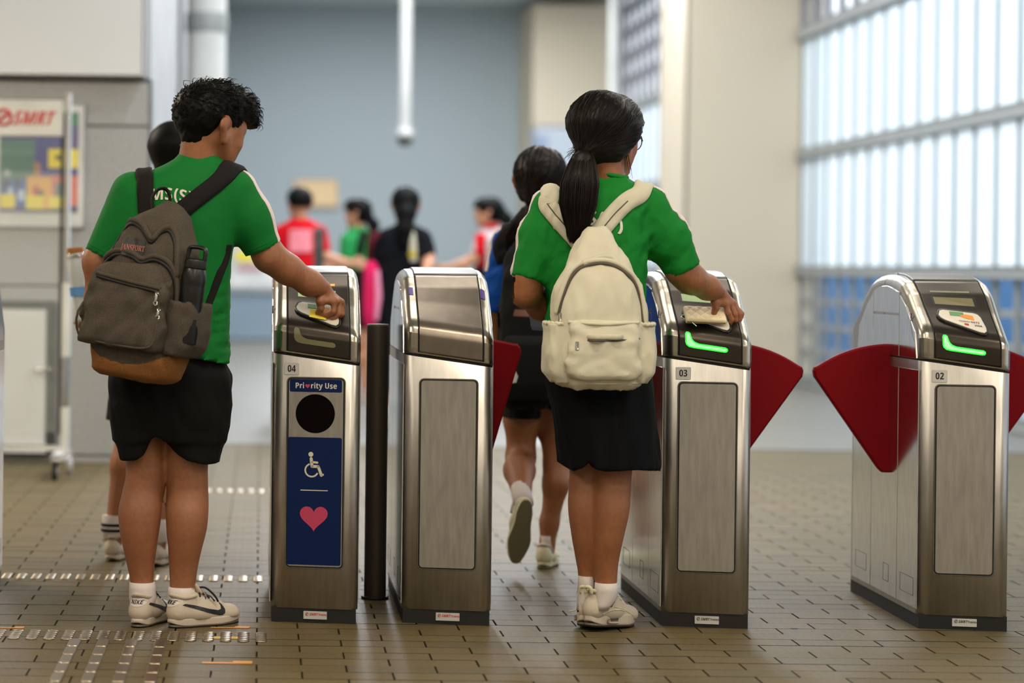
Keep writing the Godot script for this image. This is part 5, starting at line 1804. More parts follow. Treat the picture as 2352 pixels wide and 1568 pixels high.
	for k in 21:
		var g := TAU * k / 20.0
		var c := spot(456, 347, d - 0.004)
		neck.push_back(c + Vector3(cos(g) * 0.0525, -0.016 * cos(g) - 0.006 * sin(g) + 0.002, sin(g) * 0.056))
	emit("collar", Mb.new().tube(neck, [0.0055], 7), M.jersey_green, jersey)
	for h in hems:
		var ring := []
		var u: Vector3 = h[1].cross(Vector3.BACK).normalized()
		var w: Vector3 = h[1].cross(u)
		for k in 25: ring.push_back(h[0] - h[1] * 0.018 + (u * cos(TAU * k / 24.0) + w * sin(TAU * k / 24.0)) * (h[2] + 0.0008))
		emit("sleeve_hem", Mb.new().tube(ring, [0.0016], 5), M.jersey_green, jersey)
	# white stripe over the right shoulder and down the sleeve
	var path := curve([spot(498, 360, d + 0.02), spot(528, 376, d + 0.01), spot(556, 398, d), spot(580, 440, d), spot(606, 500, d + 0.01), spot(634, 556, d + 0.02)], 5)
	var starts := []
	var dirs := []
	var across := []
	for k in path.size():
		var g: Vector3 = (path[mini(k + 1, path.size() - 1)] - path[maxi(k - 1, 0)]).normalized()
		var o := (Vector3(0.62, 0.62, 0.40) - g * Vector3(0.62, 0.62, 0.40).dot(g)).normalized()
		starts.push_back(path[k] - o * 0.02 + o * 0.12)
		dirs.push_back(-o)
		across.push_back(g.cross(o).normalized())
	emit("shoulder_stripe", strip_on(jf, starts, dirs, across, 0.036, 0.001, 0.0006), M.stripe_white, jersey)
	var face := Transform3D(Basis(), spot(374, 440, d - 0.35))
	var words := text_mb("CMS(S)", 0.036, "Droid Sans", true)
	for k in words.v.size():
		var p := words.v[k]
		words.v[k] = Vector3(p.x * 1.05, p.y - p.x * p.x * 2.0, p.z)
	for k in words.v.size():
		var p := words.v[k]
		var h := jf.hit(face * Vector3(p.x, p.y, 0), Vector3.FORWARD, 0.0, 0.6)
		words.v[k] = h + Vector3(0, 0, 0.0022 + p.z)
	emit("lettering", words, M.white_print, jersey, false, false, 1)
	# shorts
	var sf := Field.new(spot(232, 800, d + 0.22), spot(552, 1085, d - 0.2), 0.0088)
	sf.loft(rows_px([[800, 264, 514, 0.112, 0], [836, 256, 520, 0.118, 0], [862, 250, 532, 0.138, 0], [910, 251, 532, 0.142, 0], [960, 256, 526, 0.138, 0], [1010, 262, 518, 0.125, 0]], d), 2.4)
	sf.loft(rows_px([[930, 254, 378, 0.110, 0], [1000, 266, 376, 0.104, 0], [1075, 279, 378, 0.100, 0]], d), 2.3)
	sf.loft(rows_px([[930, 362, 528, 0.115, 0], [1000, 374, 517, 0.108, 0], [1075, 380, 503, 0.104, 0]], d), 2.3)
	var hem := [[240, 1052], [280, 1056], [315, 1052], [334, 1040], [346, 1012], [356, 997], [370, 999], [386, 1016], [408, 1038], [432, 1052], [470, 1062], [530, 1062]]
	var f3 := folds(31, 9.0)
	sf.bend(func(p: Vector3, e: float) -> float:
		var q := px_of(p, d)
		return maxf(e + 0.006 * f3.get_noise_3d(p.x * 1.6 + p.y * 0.5, p.y * 0.6, p.z), (q.y - hem_line(hem, q.x)) / 755.0), 0.15)
	emit("shorts", sf.net(), M.shorts_black, me)
	# socks and shoes
	for r in [[[1336, 298, 355], [1352, 297, 357], [1372, 297, 359], [1390, 300, 352], [1402, 304, 346]], [[1347, 387, 447], [1362, 386, 448], [1380, 386, 450], [1400, 384, 452], [1416, 384, 452]]]:
		var list := []
		for k in r.size():
			var a := spot(r[k][1], r[k][0], d)
			var b := spot(r[k][2], r[k][0], d)
			list.push_back([(a + b) * 0.5, (b.x - a.x) * 0.5, [0.041, 0.041, 0.042, 0.042, 0.042][k]])
		sock(me, list)
	var look := {"upper": M.shoe_white, "collar": M.shoe_white, "laces": M.zip_black, "sole": M.shoe_white, "tread": M.shoe_dirt, "ticks": true, "bow": true, "cell": 0.005}
	var h1 := spot(312, 1437, 7.64)
	look.bow = false
	shoe(me, "shoe", Vector3(h1.x, 0.004, -7.635), Vector3(0.30, 0, -0.95), 0.262, look)
	look.bow = true
	var h2 := spot(392, 1440, 7.655)
	shoe(me, "shoe", Vector3(h2.x - 0.006, 0.004, -7.645), Vector3(0.80, 0, -0.60), 0.262, look)
	# the card between his fingers
	var cb := Mb.new()
	var tilt := frame_at(spot(731, 722, d + 0.128), Vector3(0.15, 0.72, -0.68), Vector3(0.10, 0.70, 0.72))
	cb.prism(rounded(0.054, 0.034, 0.003), tilt, 0.001, 0.0003)
	tag(emit("travel_card", cb, M.card_yellow), "yellow travel card held by the boy against the reader of the priority gate", "card")
	make_boy_pack(jf, d)


func make_boy_pack(jf: Field, d: float) -> void:
	var at := spot(318, 868, d - 0.245)
	var t := Transform3D(Basis(Vector3.BACK, -0.125) * Basis(Vector3.UP, -0.42), at)
	var pk := thing("backpack", "grey canvas backpack with brown suede base on the boy's back", "backpack", at)
	var f := Field.new(Vector3(-0.20, -0.02, -0.16), Vector3(0.20, 0.56, 0.19), 0.0085)
	f.loft([[0.0, -0.008, 0, 0.112, 0.066], [0.015, -0.008, 0, 0.130, 0.084], [0.07, -0.008, 0, 0.142, 0.096], [0.18, -0.008, 0, 0.146, 0.098], [0.30, -0.008, 0, 0.142, 0.092], [0.38, -0.004, -0.004, 0.126, 0.082], [0.44, 0.002, -0.010, 0.102, 0.068], [0.485, 0.010, -0.020, 0.076, 0.050], [0.512, 0.014, -0.028, 0.046, 0.032], [0.524, 0.014, -0.03, 0.02, 0.02]], 3.0, 0.01)
	var n1 := folds(41, 9.0)
	var n2 := folds(42, 22.0)
	f.bend(func(p: Vector3, e: float) -> float: return e + 0.009 * n1.get_noise_3d(p.x * 1.4, p.y * 0.8 + p.x * 0.5, p.z) + 0.0025 * n2.get_noise_3dv(p))
	var w := func(b: Mb) -> Mb: return b.moved(t)
	emit("main_bag", w.call(f.net()), M.canvas_grey, pk)
	# suede base, its upper edge dipping towards the front
	var g := Field.new(Vector3(-0.20, -0.02, -0.16), Vector3(0.20, 0.14, 0.17), 0.0085)
	g.loft([[-0.004, -0.008, 0, 0.112, 0.066], [0.010, -0.008, 0, 0.134, 0.088], [0.07, -0.008, 0, 0.1465, 0.1005], [0.13, -0.008, 0, 0.1495, 0.1025]], 3.0, 0.01)
	g.bend(func(p: Vector3, e: float) -> float:
		var top := 0.100 - 0.062 * clampf((p.z + 0.02) / 0.12, 0.0, 1.0) * (1.0 - pow(clampf(absf(p.x + 0.01) / 0.16, 0, 1), 2.0))
		return maxf(e + 0.006 * n1.get_noise_3d(p.x * 1.4, p.y * 0.8 + p.x * 0.5, p.z), p.y - top), 0.1)
	emit("base", w.call(g.net()), M.suede_brown, pk)
	# front pocket
	var q := Field.new(Vector3(-0.19, 0.05, 0.03), Vector3(0.17, 0.37, 0.20), 0.0075)
	q.loft([[0.088, -0.026, 0.088, 0.126, 0.042], [0.10, -0.026, 0.090, 0.133, 0.050], [0.18, -0.024, 0.088, 0.130, 0.052], [0.26, -0.020, 0.080, 0.122, 0.050], [0.305, -0.018, 0.072, 0.110, 0.044], [0.330, -0.016, 0.066, 0.086, 0.034], [0.342, -0.014, 0.060, 0.05, 0.024]], 4.0, 0.008)
	q.bend(func(p: Vector3, e: float) -> float: return e + 0.010 * n1.get_noise_3d(p.x * 1.3 + 3.0, p.y * 1.1 - p.x * 0.9, p.z) + 0.002 * n2.get_noise_3dv(p))
	var pocket := emit("front_pocket", w.call(q.net()), M.canvas_grey, pk)
	var on := func(fd: Field, pts: Array, steps: int, lift: float) -> Array:
		var out := []
		for p in pts: out.push_back(fd.hit(Vector3(p[0], p[1], 0.24), Vector3.FORWARD, 0.0, 0.4) + Vector3(0, 0, lift))
		return curve(out, steps)
	emit("zipper", w.call(Mb.new().tube(on.call(q, [[-0.118, 0.283], [-0.06, 0.276], [0.0, 0.270], [0.05, 0.266], [0.084, 0.262]], 4, 0.0005), [0.0052], 6)), M.zip_black, pocket)
	emit("welt", w.call(Mb.new().tube(on.call(q, [[-0.122, 0.292], [-0.06, 0.286], [0.0, 0.280], [0.05, 0.276], [0.088, 0.272]], 4, 0.002), [0.0062], 7)), M.canvas_grey, pocket)
	var both := f
	var arc := [[-0.148, 0.16], [-0.150, 0.24], [-0.136, 0.315], [-0.09, 0.352], [-0.03, 0.352], [0.0, 0.338], [0.04, 0.352], [0.085, 0.335], [0.112, 0.29], [0.118, 0.22], [0.116, 0.13]]
	emit("pocket_zipper", w.call(Mb.new().tube(on.call(both, arc, 4, 0.002), [0.006], 6)), M.zip_black, pk)
	var arc2 := []
	for p in arc: arc2.push_back([p[0] * 1.05, p[1] + (0.012 if p[1] > 0.3 else 0.0)])
	emit("flap_edge", w.call(Mb.new().tube(on.call(both, arc2, 4, 0.004), [0.0085], 7)), M.canvas_grey, pk)
	var top := [[-0.130, 0.335], [-0.108, 0.405], [-0.070, 0.448], [-0.028, 0.440], [0.002, 0.415], [0.018, 0.402], [0.034, 0.432], [0.058, 0.442], [0.082, 0.415], [0.100, 0.36], [0.108, 0.30]]
	emit("main_zipper", w.call(Mb.new().tube(on.call(both, top, 4, 0.001), [0.006], 6)), M.zip_black, pk)
	var top2 := []
	for p in top: top2.push_back([p[0] * 1.04, p[1] + 0.011])
	emit("flap_edge", w.call(Mb.new().tube(on.call(both, top2, 4, 0.004), [0.0095], 7)), M.canvas_grey, pk)
	emit("piping", w.call(Mb.new().tube(on.call(q, [[-0.148, 0.30], [-0.154, 0.2], [-0.155, 0.108], [-0.08, 0.094], [0.0, 0.092], [0.075, 0.096], [0.098, 0.12], [0.094, 0.2], [0.088, 0.27]], 4, 0.001), [0.0036], 6)), M.canvas_grey, pocket)
	for z in [[0.088, 0.250, 0.034], [0.096, 0.205, 0.026]]:
		var p := q.hit(Vector3(z[0], z[1], 0.24), Vector3.FORWARD, 0.0, 0.4)
		var b := Mb.new().box(p + Vector3(0, 0.008, 0.006), Vector3(0.011, 0.010, 0.008), 0.002)
		b.tube([p + Vector3(0, 0.004, 0.009), p + Vector3(0.001, -z[2] * 0.5, 0.009)], [0.0042], 6)
		var rg := []
		for k in 13: rg.push_back(p + Vector3(0.001 + cos(TAU * k / 12) * 0.006, -z[2] * 0.62 + sin(TAU * k / 12) * 0.006, 0.009))
		b.tube(rg, [0.0022], 5)
		emit("zip_pull", w.call(b), M.chrome, pocket)
	# woven label
	var lab := dense(PackedVector2Array([Vector2(-0.066, 0.355), Vector2(-0.060, 0.408), Vector2(0.006, 0.404), Vector2(0.004, 0.352)]), 0.008)
	for k in lab.v.size():
		lab.v[k] = f.hit(Vector3(lab.v[k].x - 0.004, lab.v[k].y, 0.24), Vector3.FORWARD, 0.0, 0.4) + Vector3(0, 0, 0.0045)
	var label := emit("label_patch", w.call(lab), M.ink, pk, true, false, 1)
	var words := text_mb("JANSPORT", 0.0165, "Droid Serif", true)
	for k in words.v.size():
		var p := words.v[k]
		words.v[k] = f.hit(Vector3(p.x * 0.66 - 0.034, p.y + 0.379, 0.24), Vector3.FORWARD, 0.0, 0.4) + Vector3(0, 0, 0.0062 + p.z)
	emit("lettering", w.call(words), mat("thread_pink", Color(0.62, 0.38, 0.33), 0.8), label, false, false, 1)
	# side pocket and the flask in it
	var sp := Field.new(Vector3(0.08, 0.05, -0.14), Vector3(0.25, 0.27, 0.16), 0.0075)
	sp.loft([[0.082, 0.130, 0.008, 0.040, 0.078], [0.12, 0.140, 0.010, 0.052, 0.084], [0.20, 0.142, 0.012, 0.056, 0.082], [0.246, 0.140, 0.014, 0.056, 0.078]], 3.0, 0.008)
	sp.bend(func(p: Vector3, e: float) -> float: return e + 0.005 * n1.get_noise_3d(p.x * 2.0, p.y * 1.5, p.z * 1.6))
	emit("side_pocket", w.call(sp.net()), M.canvas_grey, pk)
	var fl := thing("water_bottle", "black flask with a carry handle in the side pocket of the boy's backpack", "bottle", t * Vector3(0.160, 0.12, 0.052))
	var up := t.basis.y.normalized()
	var base := t * Vector3(0.160, 0.12, 0.052)
	var bt := Basis(t.basis.x.normalized(), up, t.basis.z.normalized())
	emit("flask", Mb.new().lathe(base, [[0.030, 0.0], [0.0355, 0.006], [0.0365, 0.12], [0.0350, 0.126], [0.0365, 0.132], [0.0365, 0.168], [0.0350, 0.174], [0.0365, 0.180], [0.0362, 0.205], [0.031, 0.222], [0.028, 0.228]], 28, bt), M.flask_black, fl)
	emit("lid", Mb.new().lathe(base, [[0.031, 0.222], [0.0325, 0.226], [0.0325, 0.246], [0.029, 0.252], [0.001, 0.253]], 24, bt), M.black_plastic, fl)
	emit("carry_handle", Mb.new().tube(curve([base + bt * Vector3(-0.026, 0.236, 0), base + bt * Vector3(-0.027, 0.270, 0), base + bt * Vector3(-0.020, 0.284, 0), base + bt * Vector3(0.020, 0.284, 0), base + bt * Vector3(0.027, 0.270, 0), base + bt * Vector3(0.026, 0.236, 0)], 4), [0.0062], 8, 1.6, bt.z), M.flask_black, fl)
	# straps over the shoulders, lower strap, grab loop
	var fwd := Vector3(0, 0, -1)
	var over := Vector3(0, -0.8, -0.6)
	var front := Vector3(0, 0, 1)
	var up_over := Vector3(0, -0.6, -0.8)
	var s1 := [spot(328, 496, d - 0.35), spot(326, 462, d - 0.35), spot(324, 428, d - 0.35), spot(325, 404, d - 0.30), spot(328, 372, d - 0.10), spot(331, 352, d + 0.0), spot(332, 470, d + 0.35), spot(325, 560, d + 0.35)]
	emit("shoulder_strap", strip_on(jf, s1, [fwd, fwd, fwd, fwd, up_over, Vector3(0, -1, 0), front, front], [Vector3(1, 0, 0)], 0.050, 0.002, 0.010), M.strap_black, pk)
	var s2 := [spot(384, 502, d - 0.35), spot(418, 474, d - 0.35), spot(456, 444, d - 0.35), spot(494, 415, d - 0.32), spot(522, 372, d - 0.11), spot(540, 352, d - 0.02), spot(552, 352, d + 0.04), spot(545, 470, d + 0.35), spot(530, 560, d + 0.35)]
	var a2 := Vector3(0.60, -0.78, 0).normalized()
	emit("shoulder_strap", strip_on(jf, s2, [fwd, fwd, fwd, fwd, up_over, Vector3(0, -1, -0.1).normalized(), Vector3(0, -1, 0), front, front], [a2, a2, a2, a2, Vector3(0.75, -0.4, 0.5).normalized(), Vector3(0.8, -0.1, 0.55).normalized(), Vector3(0.85, 0, 0.5).normalized(), Vector3(1, 0, 0), Vector3(1, 0, 0)], 0.054, 0.002, 0.010), M.strap_black, pk)
	emit("lower_strap", strip_on(jf, [spot(524, 560, d - 0.35), spot(518, 585, d - 0.35), spot(498, 640, d - 0.35), spot(476, 700, d - 0.35), spot(456, 752, d - 0.35)], [fwd], [Vector3(0.93, 0.35, 0)], 0.019, 0.001, 0.003), M.strap_black, pk)
	emit("grab_loop", Mb.new().tube(curve([spot(352, 486, d - 0.20), spot(350, 455, d - 0.19), spot(362, 436, d - 0.19), spot(380, 434, d - 0.19), spot(390, 452, d - 0.20), spot(388, 484, d - 0.20)], 4), [0.0048], 7, 3.2, Vector3(0.2, 0.1, 1.0)), M.strap_black, pk)


# ---------------------------------------------------------------- the girl at gate 03

func girl_hair(me: Node, hd: Transform3D, s: float, tie: Vector3, tail: Array, tail_w: Array, m: Material, count: int, seed_no: int, line: Array) -> void:
	# hair combed back to a ponytail: cap, combed strands over it, and a tail of many strands
	var inv := hd.affine_inverse()
	var hp := func(x: float, y: float, z: float) -> Vector3: return hd * (Vector3(x, y, z) * s)
	var rx := hd.basis.x
	var f := Field.new(hd.origin - Vector3.ONE * 0.19 * s, hd.origin + Vector3.ONE * 0.19 * s, 0.007)
	f.bone(hp.call(0, 0.044, 0.030), hp.call(0, 0.046, -0.036), 0.0905 * s, 0.088 * s, 0.02)
	f.bone(hp.call(0, -0.030, 0.050), hp.call(0, 0.03, 0.045), 0.056 * s, 0.082 * s, 0.03, rx, 1.12)
	for e in [-1, 1]:
		f.bone(hp.call(e * 0.058, 0.01, -0.028), hp.call(e * 0.050, -0.045, 0.020), 0.038 * s, 0.030 * s, 0.03)
	f.bone(hp.call(0, 0.02, 0.10), tie, 0.045 * s, 0.020 * s, 0.04)
	var comb := folds(seed_no, 26.0)
	f.bend(func(p: Vector3, e: float) -> float:
		var q := inv * p / s
		var t := (p - tie)
		var a := atan2(t.x, t.y)
		return maxf(e + 0.0035 * comb.get_noise_2d(a * 1.4, t.length() * 0.25), (hem_line(line, q.z) - q.y) * s), 0.12)
	var hair := emit("hair", f.net(), m, me)
	var b := Mb.new()
	for k in count:                                            # strands run from the hairline over the skull to the tie
		var g := rng.randf_range(-PI, PI)
		var el := acos(rng.randf_range(-0.45, 1.0))
		var q := Vector3(sin(g) * sin(el), cos(el), cos(g) * sin(el)) * 0.18 + Vector3(0, 0.03, 0)
		var at := f.hit(hd * (q * s), (hd.basis * (Vector3(0, 0.03, 0) - q)).normalized(), 0.0, 0.3)
		var loc := inv * at / s
		if loc.y < hem_line(line, loc.z) + 0.006:
			continue
		var pts := []
		var p := at
		for j in 7:
			pts.push_back(p + f.slope(p) * rng.randf_range(0.0002, 0.0022))
			var to := tie - p
			if to.length() < 0.022:
				break
			var n := f.slope(p)
			to = (to - n * to.dot(n)).normalized()
			p += to * 0.016
			p -= f.slope(p) * f.at_point(p)
		if pts.size() > 2:
			var r := rng.randf_range(0.0006, 0.0013)
			b.tube(pts, [r * 0.5, r, r, r, r, r, r * 0.3], 4)
	emit("combed_strands", b, m, hair)
	var core := Field.new(tie - Vector3.ONE * 0.02, tie + Vector3.ONE * 0.02, 0.01)
	var lo := tie
	var hi := tie
	for p in tail:
		lo = lo.min(p)
		hi = hi.max(p)
	core = Field.new(lo - Vector3.ONE * 0.09, hi + Vector3.ONE * 0.09, 0.009)
	var r2 := []
	for w in tail_w: r2.push_back(w * 0.72)
	core.chain(tail, r2, 0.02, Vector3.BACK, 0.6)
	var tb := emit("ponytail", core.net(), m, me)
	var sb := Mb.new()
	var spine := curve(tail, 5)
	for k in int(count * 0.55):
		var g := rng.randf_range(0, TAU)
		var rad := sqrt(rng.randf_range(0.25, 1.0))
		var n := spine.size() - (rng.randi() % 4)
		var pts := []
		var drift := rng.randf_range(-0.25, 0.25)
		for j in n:
			var q := float(j) / (spine.size() - 1) * (tail_w.size() - 1)
			var w: float = lerpf(tail_w[int(q)], tail_w[mini(int(q) + 1, tail_w.size() - 1)], q - int(q))
			var gg := g + drift * j / n
			pts.push_back(spine[j] + Vector3(cos(gg) * rad * w, 0, sin(gg) * rad * w * 0.62) + Vector3(0, -0.02 * rad * (1.0 if j == n - 1 else 0.0), 0))
		var r := rng.randf_range(0.0008, 0.0017)
		var rr := []
		for j in n: rr.push_back(r * (1.0 if j < n - 3 else (n - j) * 0.3))
		sb.tube(pts, rr, 4)
	emit("tail_strands", sb, m, tb)
	var ring := []
	var ax: Vector3 = (tail[1] - tail[0]).normalized()
	var u := ax.cross(Vector3.BACK).normalized()
	for k in 17: ring.push_back(tail[0] + ax * 0.004 + (u * cos(TAU * k / 16) + u.cross(ax) * sin(TAU * k / 16)) * (tail_w[0] * 0.85))
	emit("hair_tie", Mb.new().tube(ring, [0.0045], 6), M.hair_black, tb)


func make_girl() -> void:
	var d := 7.70
	var me := thing("person", "girl with a ponytail, glasses and green jersey tapping a wallet at gate 03", "person", Vector3(spot(1385, 1440, d).x, 0, -d))
	var s := 1.05
	var hd := head_frame(spot(1391, 317, d + 0.01), 0.72, 0.10, 0.02)
	var skin := Mb.new()
	head_mesh(skin, hd, s, 0.0065, spot(1402, 425, d + 0.005), 0.047, false)
	var limbs := Field.new(spot(1150, 430, d + 0.36), spot(1690, 1450, d - 0.16), 0.0105)
	limbs.loft(rows_px([[440, 1300, 1472, 0.06, 0], [480, 1262, 1494, 0.085, 0], [620, 1268, 1474, 0.09, 0], [740, 1272, 1470, 0.10, 0], [900, 1275, 1485, 0.115, 0], [980, 1290, 1480, 0.11, 0]], d), 2.2)
	limbs.loft(rows_px([[940, 1300, 1400, 0.082, 0.03], [1020, 1306, 1392, 0.070, 0.03], [1083, 1308, 1386, 0.056, 0.03], [1120, 1306, 1380, 0.056, 0.025], [1170, 1305, 1374, 0.060, 0.018], [1239, 1314, 1370, 0.053, 0.02], [1290, 1323, 1367, 0.041, 0.028], [1322, 1328, 1365, 0.034, 0.03], [1356, 1328, 1364, 0.034, 0.03], [1382, 1328, 1362, 0.030, 0.03]], d), 2.0)
	limbs.loft(rows_px([[940, 1362, 1472, 0.086, -0.02], [1020, 1366, 1460, 0.074, -0.02], [1083, 1367, 1452, 0.060, -0.02], [1120, 1363, 1449, 0.060, -0.024], [1175, 1360, 1445, 0.064, -0.03], [1239, 1361, 1431, 0.055, -0.03], [1290, 1363, 1421, 0.043, -0.022], [1335, 1368, 1417, 0.036, -0.02], [1368, 1368, 1416, 0.036, -0.02], [1392, 1362, 1410, 0.030, -0.02]], d), 2.0)
	limbs.chain([spot(1492, 480, d), spot(1562, 618, d + 0.02), spot(1586, 640, d + 0.04), spot(1625, 660, d + 0.09), spot(1650, 672, d + 0.13)], [0.046, 0.043, 0.043, 0.035, 0.026], 0.03)
	limbs.chain([spot(1262, 485, d), spot(1212, 635, d - 0.01), spot(1206, 672, d), spot(1240, 706, d + 0.09), spot(1272, 728, d + 0.16)], [0.046, 0.043, 0.041, 0.034, 0.026], 0.03)
	limbs.net(skin)
	var hand := Field.new(spot(1612, 645, d + 0.24), spot(1722, 765, d + 0.06), 0.0034)
	hand.bone(spot(1628, 661, d + 0.093), spot(1652, 674, d + 0.132), 0.0310, 0.0235, 0.01)
	hand_bones(hand, spot(1655, 677, d + 0.134), [spot(1667, 697, d + 0.128), spot(1675, 696, d + 0.142), spot(1682, 697, d + 0.156), spot(1687, 701, d + 0.168)],
		[[spot(1674, 719, d + 0.122), spot(1681, 734, d + 0.126), spot(1675, 747, d + 0.135)], [spot(1688, 721, d + 0.138), spot(1690, 735, d + 0.142), spot(1683, 746, d + 0.150)], [spot(1699, 721, d + 0.154), spot(1699, 734, d + 0.156), spot(1691, 744, d + 0.162)], [spot(1704, 720, d + 0.168), spot(1702, 731, d + 0.170), spot(1695, 738, d + 0.174)]],
		[spot(1645, 678, d + 0.122), spot(1642, 694, d + 0.112), spot(1644, 707, d + 0.112), spot(1640, 719, d + 0.118)], Vector3.RIGHT)
	hand.net(skin)
	var left := Field.new(spot(1250, 690, d + 0.32), spot(1345, 780, d + 0.1), 0.005)
	hand_bones(left, spot(1272, 729, d + 0.16), [spot(1296, 722, d + 0.20), spot(1298, 730, d + 0.20), spot(1298, 738, d + 0.20), spot(1296, 745, d + 0.195)], [[spot(1314, 724, d + 0.22), spot(1320, 733, d + 0.21), spot(1314, 740, d + 0.20)], [spot(1316, 734, d + 0.22), spot(1321, 743, d + 0.21), spot(1314, 749, d + 0.20)], [spot(1315, 744, d + 0.22), spot(1319, 752, d + 0.21), spot(1312, 757, d + 0.20)], [spot(1311, 752, d + 0.21), spot(1314, 760, d + 0.20), spot(1308, 763, d + 0.195)]], [spot(1276, 720, d + 0.17), spot(1286, 709, d + 0.18), spot(1298, 707, d + 0.19), spot(1308, 711, d + 0.20)], Vector3.RIGHT)
	left.net(skin)
	emit("body", skin, M.skin_girl, me)
	face_parts(hd, s, me)
	# hair with a ponytail over the left shoulder blade
	var tie := spot(1341, 344, d - 0.085)
	var tail := [tie, spot(1338, 370, d - 0.11), spot(1332, 420, d - 0.135), spot(1328, 470, d - 0.14), spot(1326, 515, d - 0.138), spot(1322, 545, d - 0.135)]
	girl_hair(me, hd, s, tie, tail, [0.019, 0.040, 0.060, 0.058, 0.040, 0.018], M.hair_brown, 1100, 61, [[-0.13, 0.05], [-0.085, 0.048], [-0.055, 0.036], [-0.040, -0.005], [-0.02, -0.05], [0.0, -0.078], [0.03, -0.088], [0.2, -0.088]])
	var stray := Mb.new()
	for k in 46:
		var a := spot(rng.randf_range(1320, 1345), rng.randf_range(330, 360), d - 0.08)
		if k % 3 == 0: a = spot(rng.randf_range(1445, 1458), rng.randf_range(268, 300), d - 0.02)
		if k % 5 == 1: a = spot(rng.randf_range(1434, 1440), rng.randf_range(335, 350), d - 0.03)
		var o := Vector3(rng.randf_range(-0.05, -0.01), rng.randf_range(-0.06, 0.0), rng.randf_range(-0.02, 0.03))
		if k % 3 == 0: o = Vector3(rng.randf_range(0.0, 0.022), rng.randf_range(-0.03, 0.02), 0.0)
		if k % 5 == 1: o = Vector3(rng.randf_range(0.0, 0.022), rng.randf_range(-0.09, -0.06), 0.0)
		stray.tube(curve([a, a + o * 0.5 + Vector3(0, 0.006, 0), a + o], 5), [0.0009, 0.0009, 0.0008, 0.0008, 0.0007, 0.0007, 0.0006, 0.0005, 0.0005, 0.0004, 0.0003], 4)
	emit("stray_hair", stray, M.hair_black, me)
	# glasses
	var gl := Mb.new()
	for e in [-1, 1]:
		var ring := []
		for k in 21: ring.push_back(hd * (Vector3(e * 0.034 + cos(TAU * k / 20) * 0.026, 0.000 + sin(TAU * k / 20) * 0.023, -0.112 + 0.012 * absf(cos(TAU * k / 20) * e * 0.5 + 0.5)) * s))
		gl.tube(ring, [0.0016], 6)
		gl.tube([hd * (Vector3(e * 0.060, 0.004, -0.104) * s), hd * (Vector3(e * 0.083, 0.010, -0.06) * s), hd * (Vector3(e * 0.086, 0.008, 0.0) * s)], [0.0015], 6)
	gl.tube([hd * (Vector3(-0.009, 0.003, -0.113) * s), hd * (Vector3(0, 0.006, -0.117) * s), hd * (Vector3(0.009, 0.003, -0.113) * s)], [0.0014], 6)
	var spec := emit("glasses", gl, M.black_plastic, me)
	for e in [-1, 1]:
		emit("lens", Mb.new().lathe(hd * (Vector3(e * 0.034, 0, -0.106) * s), [[0.0005, -0.0006], [0.0245 * s, -0.0006], [0.0245 * s, 0.0006], [0.0005, 0.0006]], 20, hd.basis * Basis(Vector3.RIGHT, PI / 2)), M.glass, spec)
	# jersey
	var jf := Field.new(spot(1148, 385, d + 0.22), spot(1625, 770, d - 0.2), 0.0092)
	jf.loft(rows_px([[401, 1376, 1432, 0.040, 0.002], [410, 1364, 1446, 0.052, 0.002], [428, 1330, 1466, 0.070, 0.002], [448, 1282, 1486, 0.088, 0], [475, 1252, 1496, 0.100, 0], [520, 1248, 1496, 0.110, 0], [580, 1252, 1488, 0.114, 0], [640, 1256, 1482, 0.114, 0], [700, 1256, 1480, 0.114, 0], [752, 1254, 1482, 0.118, 0]], d), 2.3, 0.02)
	jf.bone(spot(1488, 474, d), spot(1535, 550, d + 0.01), 0.062, 0.062, 0.035)
	jf.bone(spot(1530, 540, d + 0.01), spot(1572, 621, d + 0.02), 0.064, 0.056, 0.03, Vector3.ZERO, 1.0, true)
	jf.bone(spot(1266, 478, d), spot(1240, 550, d), 0.062, 0.062, 0.035)
	jf.bone(spot(1240, 545, d), spot(1213, 643, d - 0.01), 0.063, 0.0565, 0.03, Vector3.ZERO, 1.0, true)
	var hems := [[spot(1572, 621, d + 0.02), (spot(1572, 621, d + 0.02) - spot(1530, 540, d + 0.01)).normalized()], [spot(1213, 643, d - 0.01), (spot(1213, 643, d - 0.01) - spot(1240, 545, d)).normalized()]]
	var f1 := folds(71, 7.0)
	var f2 := folds(72, 17.0)
	jf.bend(func(p: Vector3, e: float) -> float:
		var low := 1.0
		for h in hems:
			var o: Vector3 = p - h[0]
			var along: float = o.dot(h[1])
			if (o - h[1] * along).length() < 0.09: low *= clampf(absf(along) / 0.035, 0.05, 1.0)
		return e + low * (0.014 * absf(f1.get_noise_3d(p.x * 2.4 - p.y * 0.8, p.y * 0.9, p.z * 0.8)) - 0.004) + low * 0.003 * f2.get_noise_3d(p.x * 2.0 + p.y, p.y * 1.2, p.z))
	var jersey := emit("jersey", jf.net(), M.jersey_bright, me)
	var neck := []
	for k in 21:
		var g := TAU * k / 20.0
		neck.push_back(spot(1404, 400, d + 0.002) + Vector3(cos(g) * 0.047, -0.010 * cos(g) - 0.006 * sin(g), sin(g) * 0.05))
	emit("collar", Mb.new().tube(neck, [0.0075], 7), M.jersey_bright, jersey)
